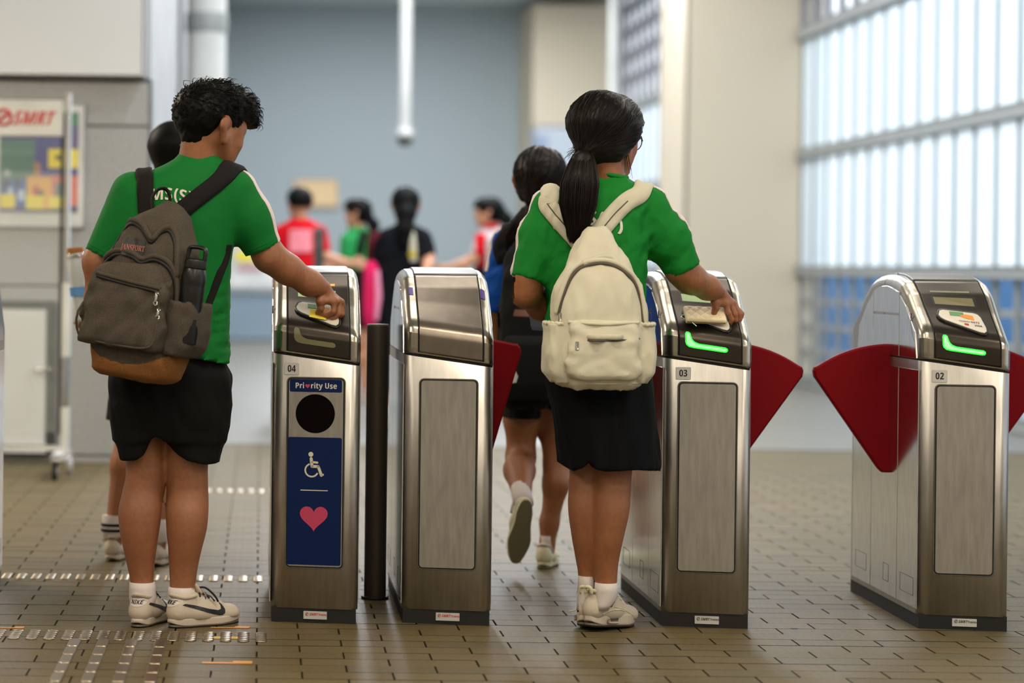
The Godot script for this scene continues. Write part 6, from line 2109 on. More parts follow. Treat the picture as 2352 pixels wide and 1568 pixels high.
	for e in [1, -1]:
		var path := curve([spot(1462, 426, d), spot(1492, 445, d), spot(1520, 480, d), spot(1555, 545, d + 0.01), spot(1592, 606, d + 0.02)] if e == 1 else [spot(1300, 432, d), spot(1258, 452, d), spot(1232, 482, d), spot(1205, 545, d), spot(1178, 640, d - 0.01)], 5)
		var starts := []
		var dirs := []
		var across := []
		var want := Vector3(0.62 * e, 0.62, 0.22 if e == 1 else 0.05)
		for k in path.size():
			var g: Vector3 = (path[mini(k + 1, path.size() - 1)] - path[maxi(k - 1, 0)]).normalized()
			var o := (want - g * want.dot(g)).normalized()
			starts.push_back(path[k] + o * 0.10)
			dirs.push_back(-o)
			across.push_back(g.cross(o).normalized())
		emit("shoulder_stripe", strip_on(jf, starts, dirs, across, 0.034, 0.001, 0.0006), M.stripe_white, jersey)
	for w in [["CMS(S)", 0.044, 1376, 497], ["I", 0.044, 1417, 553]]:
		var words := text_mb(w[0], w[1], "Droid Sans", true)
		var at := spot(w[2], w[3], d - 0.35)
		for k in words.v.size():
			var p := words.v[k]
			words.v[k] = jf.hit(at + Vector3(p.x * 1.1, p.y - p.x * p.x * 2.4, 0), Vector3.FORWARD, 0.0, 0.6) + Vector3(0, 0, 0.0024 + p.z)
		emit("lettering", words, M.white_print, jersey, false, false, 1)
	# skirt, flaring to a waved hem
	var sf := Field.new(spot(1228, 725, d + 0.24), spot(1535, 1105, d - 0.22), 0.0088)
	sf.loft(rows_px([[732, 1262, 1474, 0.106, 0], [752, 1258, 1480, 0.112, 0], [800, 1248, 1490, 0.128, 0], [860, 1252, 1496, 0.138, 0], [930, 1266, 1502, 0.146, 0], [1000, 1278, 1508, 0.150, 0], [1100, 1290, 1518, 0.152, 0]], d), 2.5)
	var hem := [[1230, 1040], [1289, 1066], [1307, 1077], [1330, 1066], [1343, 1053], [1357, 1071], [1380, 1075], [1449, 1071], [1490, 1076], [1540, 1081]]
	var f3 := folds(81, 8.0)
	sf.bend(func(p: Vector3, e: float) -> float:
		var q := px_of(p, d)
		var low := clampf((q.y - 780.0) / 250.0, 0.1, 1.0)
		return maxf(e + 0.011 * low * f3.get_noise_3d(p.x * 2.0, p.y * 0.3, p.z * 2.0), (q.y - hem_line(hem, q.x)) / 755.0), 0.15)
	emit("skirt", sf.net(), M.skirt_navy, me)
	for r in [[[1321, 1328, 1366, 0.030], [1340, 1328, 1366, 0.03], [1362, 1327, 1366, 0.03], [1380, 1326, 1364, 0.03], [1400, 1325, 1362, 0.03]], [[1337, 1367, 1417, -0.02], [1356, 1366, 1418, -0.02], [1372, 1365, 1416, -0.02], [1386, 1364, 1408, -0.02], [1398, 1366, 1396, -0.02]]]:
		var list := []
		for k in r.size():
			var a := spot(r[k][1], r[k][0], d + r[k][3])
			var b := spot(r[k][2], r[k][0], d + r[k][3])
			list.push_back([(a + b) * 0.5, (b.x - a.x) * 0.5, 0.039 - 0.001 * k])
		sock(me, list)
	var look := {"upper": M.shoe_white, "collar": M.shoe_cream, "laces": M.shoe_cream, "sole": M.shoe_white, "tread": M.shoe_dirt, "panels": true, "tall": 1.16, "wide": 1.10, "open": 0.028, "rim": 0.038, "sole_height": 0.034, "cell": 0.005, "toe_lift": 0.004}
	var h := spot(1350, 1436, d - 0.05)
	shoe(me, "shoe", Vector3(h.x, 0.022, -7.66), Vector3(0.66, -0.075, -0.75), 0.245, look, Vector3(0.06, 1, -0.06))
	h = spot(1334, 1430, d + 0.06)
	shoe(me, "shoe", Vector3(h.x, 0.018, -7.70), Vector3(0.36, -0.07, -0.93), 0.245, look, Vector3(0.02, 1, -0.06))
	# wallet on the reader of gate 03, folder under her left arm
	var wp := spot(1619, 724, d + 0.128)
	var wt := frame_at(wp, Vector3(0.02, 0.58, -0.80), Vector3(0.02, 0.84, 0.56))
	var wl := thing("wallet", "cream quilted wallet with zip lying on the reader of gate 03", "wallet", wp)
	var wb := Mb.new()
	var nu := 64
	var nv := 40
	for lay in [1, -1]:
		for j in nv + 1:
			for i in nu + 1:
				var x := (float(i) / nu - 0.5) * 0.126
				var y := (float(j) / nv - 0.5) * 0.074
				var rim := minf(minf(0.063 - absf(x), 0.037 - absf(y)) / 0.008, 1.0)
				var edge := sqrt(maxf(0.0, 1.0 - (1.0 - rim) * (1.0 - rim)))
				var qa := absf(sin(PI * (x / 0.030 + y / 0.036)))
				var qb := absf(sin(PI * (x / 0.030 - y / 0.036)))
				var puff := 0.0022 * sqrt(minf(qa, qb)) if lay == 1 else 0.0
				wb.v.push_back(wt * Vector3(x, y, lay * (0.004 + 0.0055 * edge) + puff * edge))
	for lay in 2:
		var o := lay * (nu + 1) * (nv + 1)
		for j in nv:
			for i in nu:
				var c := o + j * (nu + 1) + i
				if lay == 0: wb.quad(c, c + nu + 1, c + nu + 2, c + 1)
				else: wb.quad(c, c + 1, c + nu + 2, c + nu + 1)
	for i in nu:
		var o := (nu + 1) * (nv + 1)
		wb.quad(i, i + 1, o + i + 1, o + i)
		var t2 := nv * (nu + 1) + i
		wb.quad(t2 + 1, t2, o + t2, o + t2 + 1)
	for j in nv:
		var o := (nu + 1) * (nv + 1)
		var c := j * (nu + 1)
		wb.quad(c + nu + 1, c, o + c, o + c + nu + 1)
		wb.quad(c + nu, c + 2 * nu + 1, o + c + 2 * nu + 1, o + c + nu)
	emit("quilted_body", wb, M.leather_cream, wl)
	emit("zipper", Mb.new().box(Vector3(0, -0.037, -0.002), Vector3(0.118, 0.003, 0.006), 0.001, wt), mat("zip_gold", Color(0.66, 0.58, 0.44), 0.4, 0.6), wl)
	emit("zip_pull", Mb.new().tube([wt * Vector3(-0.045, -0.038, -0.002), wt * Vector3(-0.030, -0.046, -0.010)], [0.0016], 6), M.chrome, wl)
	var ringp := []
	for k in 13: ringp.push_back(wt * Vector3(-0.066 + cos(TAU * k / 12) * 0.007, -0.008 + sin(TAU * k / 12) * 0.010, -0.003))
	emit("side_ring", Mb.new().tube(ringp, [0.0014], 6), M.chrome, wl)
	var fo := thing("folder", "black and clear plastic folder held under the girl's left arm", "folder", spot(1252, 690, d + 0.10))
	var ft := Transform3D(Basis(Vector3.UP, 0.30) * Basis(Vector3.BACK, 0.10), spot(1251, 678, d + 0.11))
	emit("cover", Mb.new().box(Vector3.ZERO, Vector3(0.020, 0.17, 0.22), 0.003, ft), M.black_plastic, fo)
	for k in 4:
		emit("sheet", Mb.new().box(Vector3(-0.014 - 0.004 * k, -0.03 - 0.004 * k, 0.01), Vector3(0.0022, 0.13, 0.21), 0.0005, ft * Transform3D(Basis(Vector3.BACK, 0.05 * k), Vector3.ZERO)), mat("sheet_grey", Color(0.30, 0.32, 0.38), 0.25), fo)
	make_girl_pack(jf, d)


func make_girl_pack(jf: Field, d: float) -> void:
	var at := spot(1374, 893, d - 0.215)
	var t := Transform3D(Basis(Vector3.BACK, -0.0) * Basis(Vector3.UP, 0.04), at)
	var pk := thing("backpack", "beige canvas backpack with front pocket on the back of the girl with glasses", "backpack", at)
	var w := func(b: Mb) -> Mb: return b.moved(t)
	var f := Field.new(Vector3(-0.19, -0.02, -0.15), Vector3(0.19, 0.52, 0.18), 0.0085)
	f.loft([[0.0, 0, 0, 0.104, 0.058], [0.016, 0, 0, 0.124, 0.078], [0.06, 0, 0, 0.138, 0.090], [0.16, 0, 0, 0.140, 0.092], [0.25, -0.002, 0, 0.136, 0.086], [0.32, -0.004, -0.004, 0.122, 0.076], [0.38, -0.006, -0.012, 0.090, 0.060], [0.43, -0.008, -0.020, 0.062, 0.046], [0.465, -0.008, -0.028, 0.042, 0.034], [0.482, -0.008, -0.032, 0.026, 0.022]], 3.0, 0.01)
	var n1 := folds(91, 9.0)
	var n2 := folds(92, 24.0)
	f.bend(func(p: Vector3, e: float) -> float: return e + 0.008 * n1.get_noise_3d(p.x * 2.2, p.y * 0.7, p.z) + 0.0022 * n2.get_noise_3d(p.x * 1.6, p.y * 0.6, p.z))
	emit("main_bag", w.call(f.net()), M.canvas_beige, pk)
	var on := func(fd: Field, pts: Array, steps: int, lift: float) -> Array:
		var out := []
		for p in pts: out.push_back(fd.hit(Vector3(p[0], p[1], 0.24), Vector3.FORWARD, 0.0, 0.4) + Vector3(0, 0, lift))
		return curve(out, steps)
	# front pocket with a flap line
	var q := Field.new(Vector3(-0.15, 0.01, 0.02), Vector3(0.15, 0.24, 0.17), 0.0075)
	q.loft([[0.030, 0, 0.072, 0.100, 0.030], [0.045, 0, 0.074, 0.108, 0.038], [0.12, 0, 0.074, 0.109, 0.040], [0.188, 0, 0.070, 0.108, 0.034], [0.205, 0, 0.066, 0.107, 0.030]], 4.0, 0.008)
	q.bend(func(p: Vector3, e: float) -> float: return e + 0.005 * n1.get_noise_3d(p.x * 1.2 + 5.0, p.y * 1.9, p.z) + 0.002 * n2.get_noise_3dv(p))
	var pocket := emit("front_pocket", w.call(q.net()), M.canvas_beige, pk)
	emit("pocket_flap", w.call(Mb.new().tube(on.call(q, [[-0.110, 0.160], [-0.05, 0.158], [0.0, 0.157], [0.05, 0.159], [0.108, 0.164]], 4, 0.0), [0.0085], 8, 0.55, Vector3.BACK)), M.canvas_beige, pocket)
	emit("pocket_edge", w.call(Mb.new().tube(on.call(q, [[-0.104, 0.198], [-0.05, 0.196], [0.0, 0.194], [0.05, 0.197], [0.100, 0.200]], 4, 0.0), [0.0055], 7)), M.canvas_beige, pocket)
	emit("pocket_gap", w.call(Mb.new().tube(on.call(q, [[-0.106, 0.149], [-0.05, 0.147], [0.0, 0.146], [0.05, 0.148], [0.104, 0.153]], 4, -0.001), [0.0034], 6)), M.zip_beige, pocket)
	for z in [[f, -0.126, 0.225, pk], [q, -0.083, 0.142, pocket]]:
		var p: Vector3 = z[0].hit(Vector3(z[1], z[2], 0.24), Vector3.FORWARD, 0.0, 0.4)
		emit("zip_pull", w.call(Mb.new().box(p + Vector3(0, -0.012, 0.005), Vector3(0.011, 0.026, 0.005), 0.002)), M.chrome, z[3])
	# the arched main zip under a turned-up edge
	var arc := [[-0.128, 0.22], [-0.118, 0.27], [-0.098, 0.322], [-0.075, 0.352], [-0.045, 0.366], [0.0, 0.372], [0.036, 0.364], [0.066, 0.345], [0.094, 0.315], [0.112, 0.27], [0.120, 0.21], [0.122, 0.16]]
	emit("main_zipper", w.call(Mb.new().tube(on.call(f, arc, 4, 0.0005), [0.0052], 6)), M.zip_beige, pk)
	var arc2 := []
	for p in arc: arc2.push_back([p[0] * 1.06, p[1] + (0.010 if p[1] > 0.3 else 0.002)])
	emit("zip_edge", w.call(Mb.new().tube(on.call(f, arc2, 4, 0.003), [0.0078], 7)), M.canvas_beige, pk)
	emit("turned_edge", w.call(Mb.new().tube(on.call(f, [[-0.060, 0.372], [-0.03, 0.382], [0.0, 0.392], [0.03, 0.390], [0.042, 0.372]], 4, 0.006), [0.0085], 7, 0.5, Vector3.BACK)), M.canvas_beige, pk)
	for x in [-0.126, -0.02, 0.126]:
		if x != -0.02:
			emit("seam", w.call(Mb.new().tube(on.call(f, [[x, 0.03], [x * 1.02, 0.10], [x, 0.18]], 4, 0.0), [0.0026], 5)), M.canvas_beige, pk)
	emit("base_seam", w.call(Mb.new().tube(on.call(f, [[-0.118, 0.022], [-0.05, 0.02], [0.05, 0.02], [0.118, 0.022]], 4, 0.0), [0.003], 5)), M.canvas_beige, pk)
	# elastic side pockets
	for e in [-1, 1]:
		var sp := Field.new(Vector3(e * 0.05, -0.01, -0.12) if e > 0 else Vector3(-0.20, -0.01, -0.12), Vector3(0.20, 0.22, 0.13) if e > 0 else Vector3(-0.05, 0.22, 0.13), 0.0075)
		sp.loft([[0.02, e * 0.112, 0, 0.030, 0.060], [0.05, e * 0.124, 0, 0.038, 0.072], [0.12, e * 0.126, 0, 0.040, 0.076], [0.172, e * 0.126, 0, 0.036, 0.070], [0.192, e * 0.130, 0, 0.036, 0.070]], 3.0, 0.008)
		sp.bend(func(p: Vector3, v: float) -> float: return v + 0.006 * n1.get_noise_3d(p.x * 2.0, p.y, p.z * 3.0))
		var side := emit("side_pocket", w.call(sp.net()), M.canvas_beige, pk)
		var ring := []
		for k in 33:
			var g := TAU * k / 32.0
			ring.push_back(Vector3(e * 0.132 + cos(g) * (0.028 + 0.002 * (k % 2)), 0.192 + 0.003 * (k % 2), sin(g) * 0.070))
		emit("elastic_edge", w.call(Mb.new().tube(ring, [0.0065], 6)), M.canvas_beige, side)
	# straps and grab loop
	var fwd := Vector3(0, 0, -1)
	var over := Vector3(0, -0.8, -0.6)
	for e in [1, -1]:
		var a := (Vector3(0.74, -0.67, 0) if e == 1 else Vector3(0.74, 0.67, 0)).normalized()
		var pts := [spot(1380, 556, d - 0.35), spot(1412, 517, d - 0.35), spot(1441, 484, d - 0.35), spot(1466, 458, d - 0.32), spot(1476, 424, d - 0.10), spot(1482, 408, d), spot(1476, 520, d + 0.35), spot(1470, 600, d + 0.35)] if e == 1 else [spot(1356, 556, d - 0.35), spot(1328, 522, d - 0.35), spot(1300, 488, d - 0.35), spot(1280, 464, d - 0.32), spot(1268, 434, d - 0.10), spot(1264, 414, d), spot(1272, 520, d + 0.35), spot(1280, 600, d + 0.35)]
		var up_over := Vector3(0, -0.6, -0.8)
		emit("shoulder_strap", strip_on(jf, pts, [fwd, fwd, fwd, fwd, up_over, Vector3(0, -1, 0), -fwd, -fwd], [a, a, a, a, Vector3(1, -0.3 * e, 0), Vector3(1, 0, 0), Vector3(1, 0, 0), Vector3(1, 0, 0)], 0.056, 0.002, 0.010), M.canvas_beige, pk)
		emit("strap_seam", strip_on(jf, pts.slice(0, 4), [fwd], [a], 0.0035, 0.0122, 0.0012), M.zip_beige, pk)
	emit("grab_loop", Mb.new().tube(curve([spot(1338, 545, d - 0.18), spot(1350, 534, d - 0.19), spot(1372, 530, d - 0.20), spot(1392, 534, d - 0.19), spot(1398, 548, d - 0.18)], 4), [0.0065], 7, 1.8, Vector3(0, 0.2, 1.0)), M.canvas_beige, pk)


# ---------------------------------------------------------------- the girl walking on beyond the gates

func make_walking_girl() -> void:
	var d := 9.30
	var me := thing("person", "girl in blue sleeves and black shorts walking on beyond the gates, one shoe lifted", "person", Vector3(spot(1245, 1300, d).x, 0, -d))
	var s := 1.0
	var hd := head_frame(spot(1240, 420, d), 0.10, 0.05, 0.0)
	var skin := Mb.new()
	head_mesh(skin, hd, s, 0.010, spot(1232, 520, d), 0.048)
	var f := Field.new(spot(1090, 500, d + 0.4), spot(1345, 1300, d - 0.35), 0.013)
	f.loft(rows_px([[520, 1170, 1290, 0.06, 0], [560, 1148, 1312, 0.09, 0], [700, 1160, 1300, 0.10, 0], [820, 1158, 1304, 0.11, 0], [900, 1160, 1306, 0.11, 0]], d), 2.2)
	f.chain([spot(1200, 880, d), spot(1197, 960, d), spot(1196, 1052, d + 0.02)], [0.085, 0.062, 0.050], 0.03)
	f.chain([spot(1196, 1052, d + 0.01), spot(1193, 1080, d - 0.08), spot(1200, 1150, d - 0.27)], [0.052, 0.054, 0.031], 0.03)
	f.chain([spot(1270, 880, d), spot(1276, 980, d + 0.03), spot(1279, 1072, d + 0.02), spot(1277, 1110, d - 0.01), spot(1262, 1200, d), spot(1256, 1262, d)], [0.085, 0.060, 0.045, 0.046, 0.032, 0.031], 0.03)
	f.chain([spot(1165, 580, d), spot(1140, 690, d + 0.02), spot(1150, 770, d + 0.14), spot(1165, 800, d + 0.22)], [0.042, 0.038, 0.034, 0.026], 0.03)
	f.chain([spot(1298, 580, d), spot(1312, 690, d + 0.02), spot(1300, 770, d + 0.14), spot(1290, 800, d + 0.22)], [0.042, 0.038, 0.034, 0.026], 0.03)
	f.net(skin)
	for e in [[1165, 800], [1290, 800]]:
		var h := Field.new(spot(e[0] - 50, e[1] - 40, d + 0.42), spot(e[0] + 50, e[1] + 60, d + 0.12), 0.006)
		var a := spot(e[0], e[1], d + 0.22)
		var kn := []
		var fi := []
		for k in 4:
			var c := a + Vector3((k - 1.5) * 0.018, -0.035, -0.065)
			kn.push_back(c)
			fi.push_back([c + Vector3(0, -0.022, -0.025), c + Vector3(0, -0.044, -0.02), c + Vector3(0, -0.055, -0.002)])
		hand_bones(h, a, kn, fi, [a + Vector3(0.012, -0.01, -0.015), a + Vector3(0.030, -0.028, -0.03), a + Vector3(0.034, -0.045, -0.045), a + Vector3(0.030, -0.056, -0.058)], Vector3.RIGHT)
		h.net(skin)
	emit("body", skin, M.skin_girl, me)
	face_parts(hd, s, me)
	girl_hair(me, hd, s, spot(1220, 472, d - 0.10), [spot(1220, 472, d - 0.10), spot(1210, 490, d - 0.13), spot(1196, 515, d - 0.14), spot(1180, 540, d - 0.13), spot(1172, 556, d - 0.12)], [0.018, 0.034, 0.040, 0.030, 0.012], M.hair_brown, 420, 101, [[-0.13, 0.05], [-0.085, 0.045], [-0.05, 0.0], [-0.02, -0.05], [0.0, -0.078], [0.03, -0.090], [0.2, -0.090]])
	var jf := Field.new(spot(1085, 480, d + 0.24), spot(1350, 860, d - 0.22), 0.012)
	jf.loft(rows_px([[500, 1208, 1262, 0.045, 0], [520, 1175, 1290, 0.07, 0], [545, 1150, 1312, 0.095, 0], [600, 1146, 1316, 0.11, 0], [700, 1152, 1308, 0.112, 0], [830, 1148, 1312, 0.12, 0]], d), 2.3)
	jf.bone(spot(1166, 560, d), spot(1138, 715, d + 0.02), 0.064, 0.064, 0.03, Vector3.ZERO, 1.0, true)
	jf.bone(spot(1298, 560, d), spot(1318, 700, d + 0.02), 0.064, 0.064, 0.03, Vector3.ZERO, 1.0, true)
	var f1 := folds(111, 9.0)
	jf.bend(func(p: Vector3, e: float) -> float: return e + 0.014 * absf(f1.get_noise_3d(p.x * 1.6, p.y * 1.5 - p.x, p.z)) - 0.003)
	var jersey := emit("jersey", jf.net(), M.cloth_blue, me)
	emit("shoulder_stripe", strip_on(jf, [spot(1178, 480, d), spot(1150, 500, d), spot(1118, 540, d), spot(1090, 620, d)], [Vector3(0.1, -1, 0), Vector3(0.4, -0.9, 0).normalized(), Vector3(0.8, -0.5, -0.2).normalized(), Vector3(1, -0.1, -0.15).normalized()], [Vector3(0, 0, 1)], 0.05, 0.001, 0.001), M.stripe_white, jersey)
	var sf := Field.new(spot(1130, 800, d + 0.24), spot(1330, 975, d - 0.24), 0.012)
	sf.loft(rows_px([[805, 1160, 1300, 0.11, 0], [850, 1152, 1308, 0.13, 0], [900, 1149, 1311, 0.14, 0]], d), 2.4)
	sf.loft(rows_px([[880, 1149, 1238, 0.12, 0], [960, 1147, 1240, 0.115, 0]], d), 2.3)
	sf.loft(rows_px([[880, 1228, 1312, 0.12, 0], [960, 1262, 1320, 0.115, 0]], d), 2.3)
	sf.bend(func(p: Vector3, e: float) -> float:
		var q := px_of(p, d)
		return maxf(e + 0.008 * f1.get_noise_3d(p.x * 2.2, p.y * 0.5, p.z), (q.y - hem_line([[1100, 952], [1200, 960], [1235, 962], [1255, 940], [1264, 938], [1275, 955], [1400, 958]], q.x)) / 624.0), 0.15)
	emit("shorts", sf.net(), M.cloth_black, me)
	var list := []
	for r in [[1229, 1240, 1272], [1245, 1240, 1272], [1268, 1239, 1273]]:
		var a := spot(r[1], r[0], d)
		var b := spot(r[2], r[0], d)
		list.push_back([(a + b) * 0.5, (b.x - a.x) * 0.5, 0.033])
	sock(me, list)
	var a0 := spot(1195, 1122, d - 0.20)
	emit("sock", Mb.new().tube([a0, spot(1200, 1146, d - 0.262), spot(1203, 1160, d - 0.28)], [0.036, 0.037, 0.036], 16), M.sock_white, me)
	var look := {"upper": M.shoe_cream, "collar": M.sock_white, "laces": M.sock_white, "sole": M.shoe_cream, "tread": M.sole_grey, "cell": 0.007}
	var h := spot(1243, 1304, d)
	shoe(me, "shoe", Vector3(h.x, 0.004, -d + 0.05), Vector3(0.24, 0, -0.97), 0.235, look)
	var heel := spot(1211, 1146, d - 0.33)
	shoe(me, "shoe", heel, spot(1184, 1290, d - 0.30) - heel, 0.240, look, Vector3(-0.12, 0.10, -0.98))
	# her black backpack
	var at := spot(1206, 940, d - 0.24)
	var pk := thing("backpack", "black backpack with a pale print on the girl walking away", "backpack", at)
	var pf := Field.new(spot(1132, 540, d - 0.05), spot(1296, 955, d - 0.44), 0.011)
	pf.loft(rows_px([[552, 1180, 1236, 0.03, -0.16], [580, 1164, 1252, 0.05, -0.18], [640, 1152, 1264, 0.075, -0.20], [760, 1146, 1270, 0.09, -0.215], [870, 1144, 1272, 0.095, -0.22], [925, 1150, 1266, 0.08, -0.21], [940, 1164, 1254, 0.06, -0.21]], d), 3.0)
	pf.bend(func(p: Vector3, e: float) -> float: return e + 0.010 * f1.get_noise_3d(p.x * 1.5 + 4.0, p.y, p.z))
	emit("main_bag", pf.net(), M.cloth_black, pk)
	var qf := Field.new(spot(1140, 760, d - 0.25), spot(1280, 935, d - 0.46), 0.011)
	qf.loft(rows_px([[770, 1162, 1256, 0.03, -0.29], [790, 1156, 1262, 0.045, -0.30], [880, 1154, 1264, 0.05, -0.30], [918, 1160, 1258, 0.04, -0.29]], d), 4.0)
	var pocket := emit("front_pocket", qf.net(), M.cloth_black, pk)
	var print_a := dense(PackedVector2Array([Vector2(-0.020, -0.012), Vector2(-0.006, -0.026), Vector2(0.018, -0.022), Vector2(0.024, 0.0), Vector2(0.012, 0.026), Vector2(-0.004, 0.016), Vector2(-0.014, 0.028), Vector2(-0.022, 0.008)]), 0.012)
	for k in print_a.v.size(): print_a.v[k] = qf.hit(spot(1184, 868, d - 0.5) + print_a.v[k], Vector3.FORWARD, 0.0, 0.6) + Vector3(0, 0, 0.003)
	emit("print", print_a, M.plate, pocket, true, false, 1)
	var print_b := dense(PackedVector2Array([Vector2(-0.040, -0.010), Vector2(0.036, -0.012), Vector2(0.030, 0.012), Vector2(-0.034, 0.014)]), 0.012)
	for k in print_b.v.size(): print_b.v[k] = pf.hit(spot(1218, 722, d - 0.5) + print_b.v[k], Vector3.FORWARD, 0.0, 0.6) + Vector3(0, 0, 0.003)
	emit("print", print_b, mat("print_brown", Color(0.42, 0.27, 0.22), 0.7), pk, true, false, 1)
	emit("shoulder_strap", strip_on(jf, [spot(1180, 600, d - 0.4), spot(1170, 565, d - 0.4), spot(1168, 500, d - 0.1), spot(1170, 490, d)], [Vector3.FORWARD, Vector3.FORWARD, Vector3(0, -0.8, -0.6), Vector3(0, -1, 0)], [Vector3(1, 0, 0)], 0.055, 0.002, 0.010), M.cloth_black, pk)
	emit("shoulder_strap", strip_on(jf, [spot(1236, 600, d - 0.4), spot(1262, 560, d - 0.4), spot(1280, 500, d - 0.1), spot(1282, 490, d)], [Vector3.FORWARD, Vector3.FORWARD, Vector3(0, -0.8, -0.6), Vector3(0, -1, 0)], [Vector3(1, 0, 0)], 0.055, 0.002, 0.010), M.cloth_black, pk)


# ---------------------------------------------------------------- people farther off: one builder

func figure(label: String, d: float, spec: Dictionary) -> Node3D:
	# spec: head [x, y], size, yaw; torso rows; arms [[x, y, shift] ...] with hands; legs [[hip x, foot x, foot shift] ...]; cloth materials
	var k := d / LENS                                          # metres per survey pixel
	var foot := spot(spec.legs[0][1], 610 + LENS * EYE / d, d)
	var me := thing("person", label, "person", Vector3(foot.x, 0, -d))
	var s: float = spec.size
	var cell: float = spec.get("cell", 0.017)
	var hd := head_frame(spot(spec.head[0], spec.head[1], d), spec.yaw, spec.get("nod", 0.05), 0.0)
	var skin := Mb.new()
	var rows: Array = rows_px(spec.torso, d)
	var top: Array = rows[rows.size() - 1]
	var low: Array = rows[0]
	head_mesh(skin, hd, s, cell * 0.6, Vector3(top[1], top[0] - 0.04, top[2]), 0.046 * s, spec.get("ears", true))
	var lo := Vector3(low[1], 0, -d)
	var hi := Vector3(low[1], top[0] + 0.03, -d)
	for r in rows:
		lo.x = minf(lo.x, r[1] - r[3]); hi.x = maxf(hi.x, r[1] + r[3])
	for a in spec.arms:
		for p in a:
			var w := spot(p[0], p[1], d + p[2])
			lo.x = minf(lo.x, w.x); hi.x = maxf(hi.x, w.x)
			lo.z = minf(lo.z, w.z); hi.z = maxf(hi.z, w.z)
	lo -= Vector3(0.16, 0.0, 0.22)
	hi += Vector3(0.16, 0.0, 0.22)
	var f := Field.new(lo, hi, cell)
	var slim := []
	for r in rows: slim.push_back([r[0], r[1], r[2], r[3] * 0.88, r[4] * 0.86])
	f.loft(slim, 2.2)
	var hip: float = low[0]
	for l in spec.legs:
		var a := Vector3(spot(l[0], 610, d).x, hip + 0.03, -d)
		var c := Vector3(spot(l[1], 610, d + l[2]).x, 0.07, -d - l[2])
		f.chain([a, a.lerp(c, 0.25), a.lerp(c, 0.52), a.lerp(c, 0.66), c], [0.085, 0.074, 0.052, 0.054, 0.034], 0.03)
	for a in spec.arms:
		var pts := []
		for p in a: pts.push_back(spot(p[0], p[1], d + p[2]))
		f.chain(pts, [0.046, 0.040, 0.034, 0.026], 0.03)
	f.net(skin)
	for a in spec.arms:
		var n: int = a.size()
		var w := spot(a[n - 1][0], a[n - 1][1], d + a[n - 1][2])
		var g := (w - spot(a[n - 2][0], a[n - 2][1], d + a[n - 2][2])).normalized()
		var u := g.cross(Vector3.BACK if absf(g.z) < 0.8 else Vector3.UP).normalized()
		var h := Field.new(w - Vector3.ONE * 0.14, w + Vector3.ONE * 0.14, 0.0075)
		var kn := []
		var fi := []
		for j in 4:
			var c := w + g * 0.075 + u * (j - 1.5) * 0.0185
			kn.push_back(c)
			var dn := g.cross(u) * 0.010
			fi.push_back([c + g * 0.030 + dn, c + g * 0.050 + dn * 2.4, c + g * 0.058 + dn * 4.2])
		hand_bones(h, w, kn, fi, [w + g * 0.02 - u * 0.012, w + g * 0.035 - u * 0.038, w + g * 0.055 - u * 0.048, w + g * 0.074 - u * 0.050], g)
		h.net(skin)
	emit("body", skin, spec.get("skin", M.skin_girl), me)
	face_parts(hd, s, me)
	# hair
	var inv := hd.affine_inverse()
	var hp := func(x: float, y: float, z: float) -> Vector3: return hd * (Vector3(x, y, z) * s)
	var line: Array = spec.get("hairline", [[-0.13, 0.05], [-0.07, 0.045], [-0.05, 0.0], [-0.02, -0.03], [0.03, -0.07], [0.2, -0.08]])
	var hf := Field.new(hd.origin - Vector3.ONE * 0.26, hd.origin + Vector3.ONE * 0.22, cell * 0.6)
	hf.bone(hp.call(0, 0.046, 0.028), hp.call(0, 0.048, -0.035), 0.090 * s, 0.088 * s, 0.02)
	hf.bone(hp.call(0, -0.035, 0.05), hp.call(0, 0.03, 0.04), 0.058 * s, 0.080 * s, 0.03, hd.basis.x, 1.15)
	hf.bend(func(p: Vector3, e: float) -> float:
		var q := inv * p / s
		return maxf(e, (hem_line(line, q.z) - q.y) * s), 0.15)
	for t in spec.get("tail", []):
		hf.bone(spot(t[0], t[1], d + t[2]), spot(t[3], t[4], d + t[5]), t[6], t[7], 0.03)
	emit("hair", hf.net(), M.hair_black, me)
	# upper garment with sleeves
	var shirt: Material = spec.shirt
	var jf := Field.new(lo, Vector3(hi.x, hi.y + 0.04, hi.z), cell)
	jf.loft(rows, 2.3)
	for a in spec.arms:
		var p0 := spot(a[0][0], a[0][1], d + a[0][2])
		var p1 := spot(a[1][0], a[1][1], d + a[1][2])
		jf.bone(p0, p0.lerp(p1, spec.get("sleeve", 0.85)), 0.062, 0.058, 0.03, Vector3.ZERO, 1.0, true)
	var n1 := folds(int(spec.head[0]), 9.0)
	jf.bend(func(p: Vector3, e: float) -> float: return e + 0.010 * n1.get_noise_3d(p.x * 1.5, p.y * 1.2, p.z))
	var top_part := emit("shirt", jf.net(), shirt, me)
	me.set_meta("jf", 0)
	me.remove_meta("jf")
	fields[me] = [jf, top_part]
	# lower garment, socks and shoes
	var bf := Field.new(Vector3(lo.x, 0.25, lo.z), Vector3(hi.x, hip + 0.2, hi.z), cell)
	for l in spec.legs:
		var a := Vector3(spot(l[0], 610, d).x, hip + 0.06, -d)
		var c := Vector3(spot(l[1], 610, d + l[2]).x, 0.07, -d - l[2])
		bf.bone(a, a.lerp(c, spec.get("short", 0.42)), 0.112, 0.098, 0.04, Vector3.ZERO, 1.0, true)
	emit("shorts", bf.net(), spec.get("pants", M.cloth_black), me)
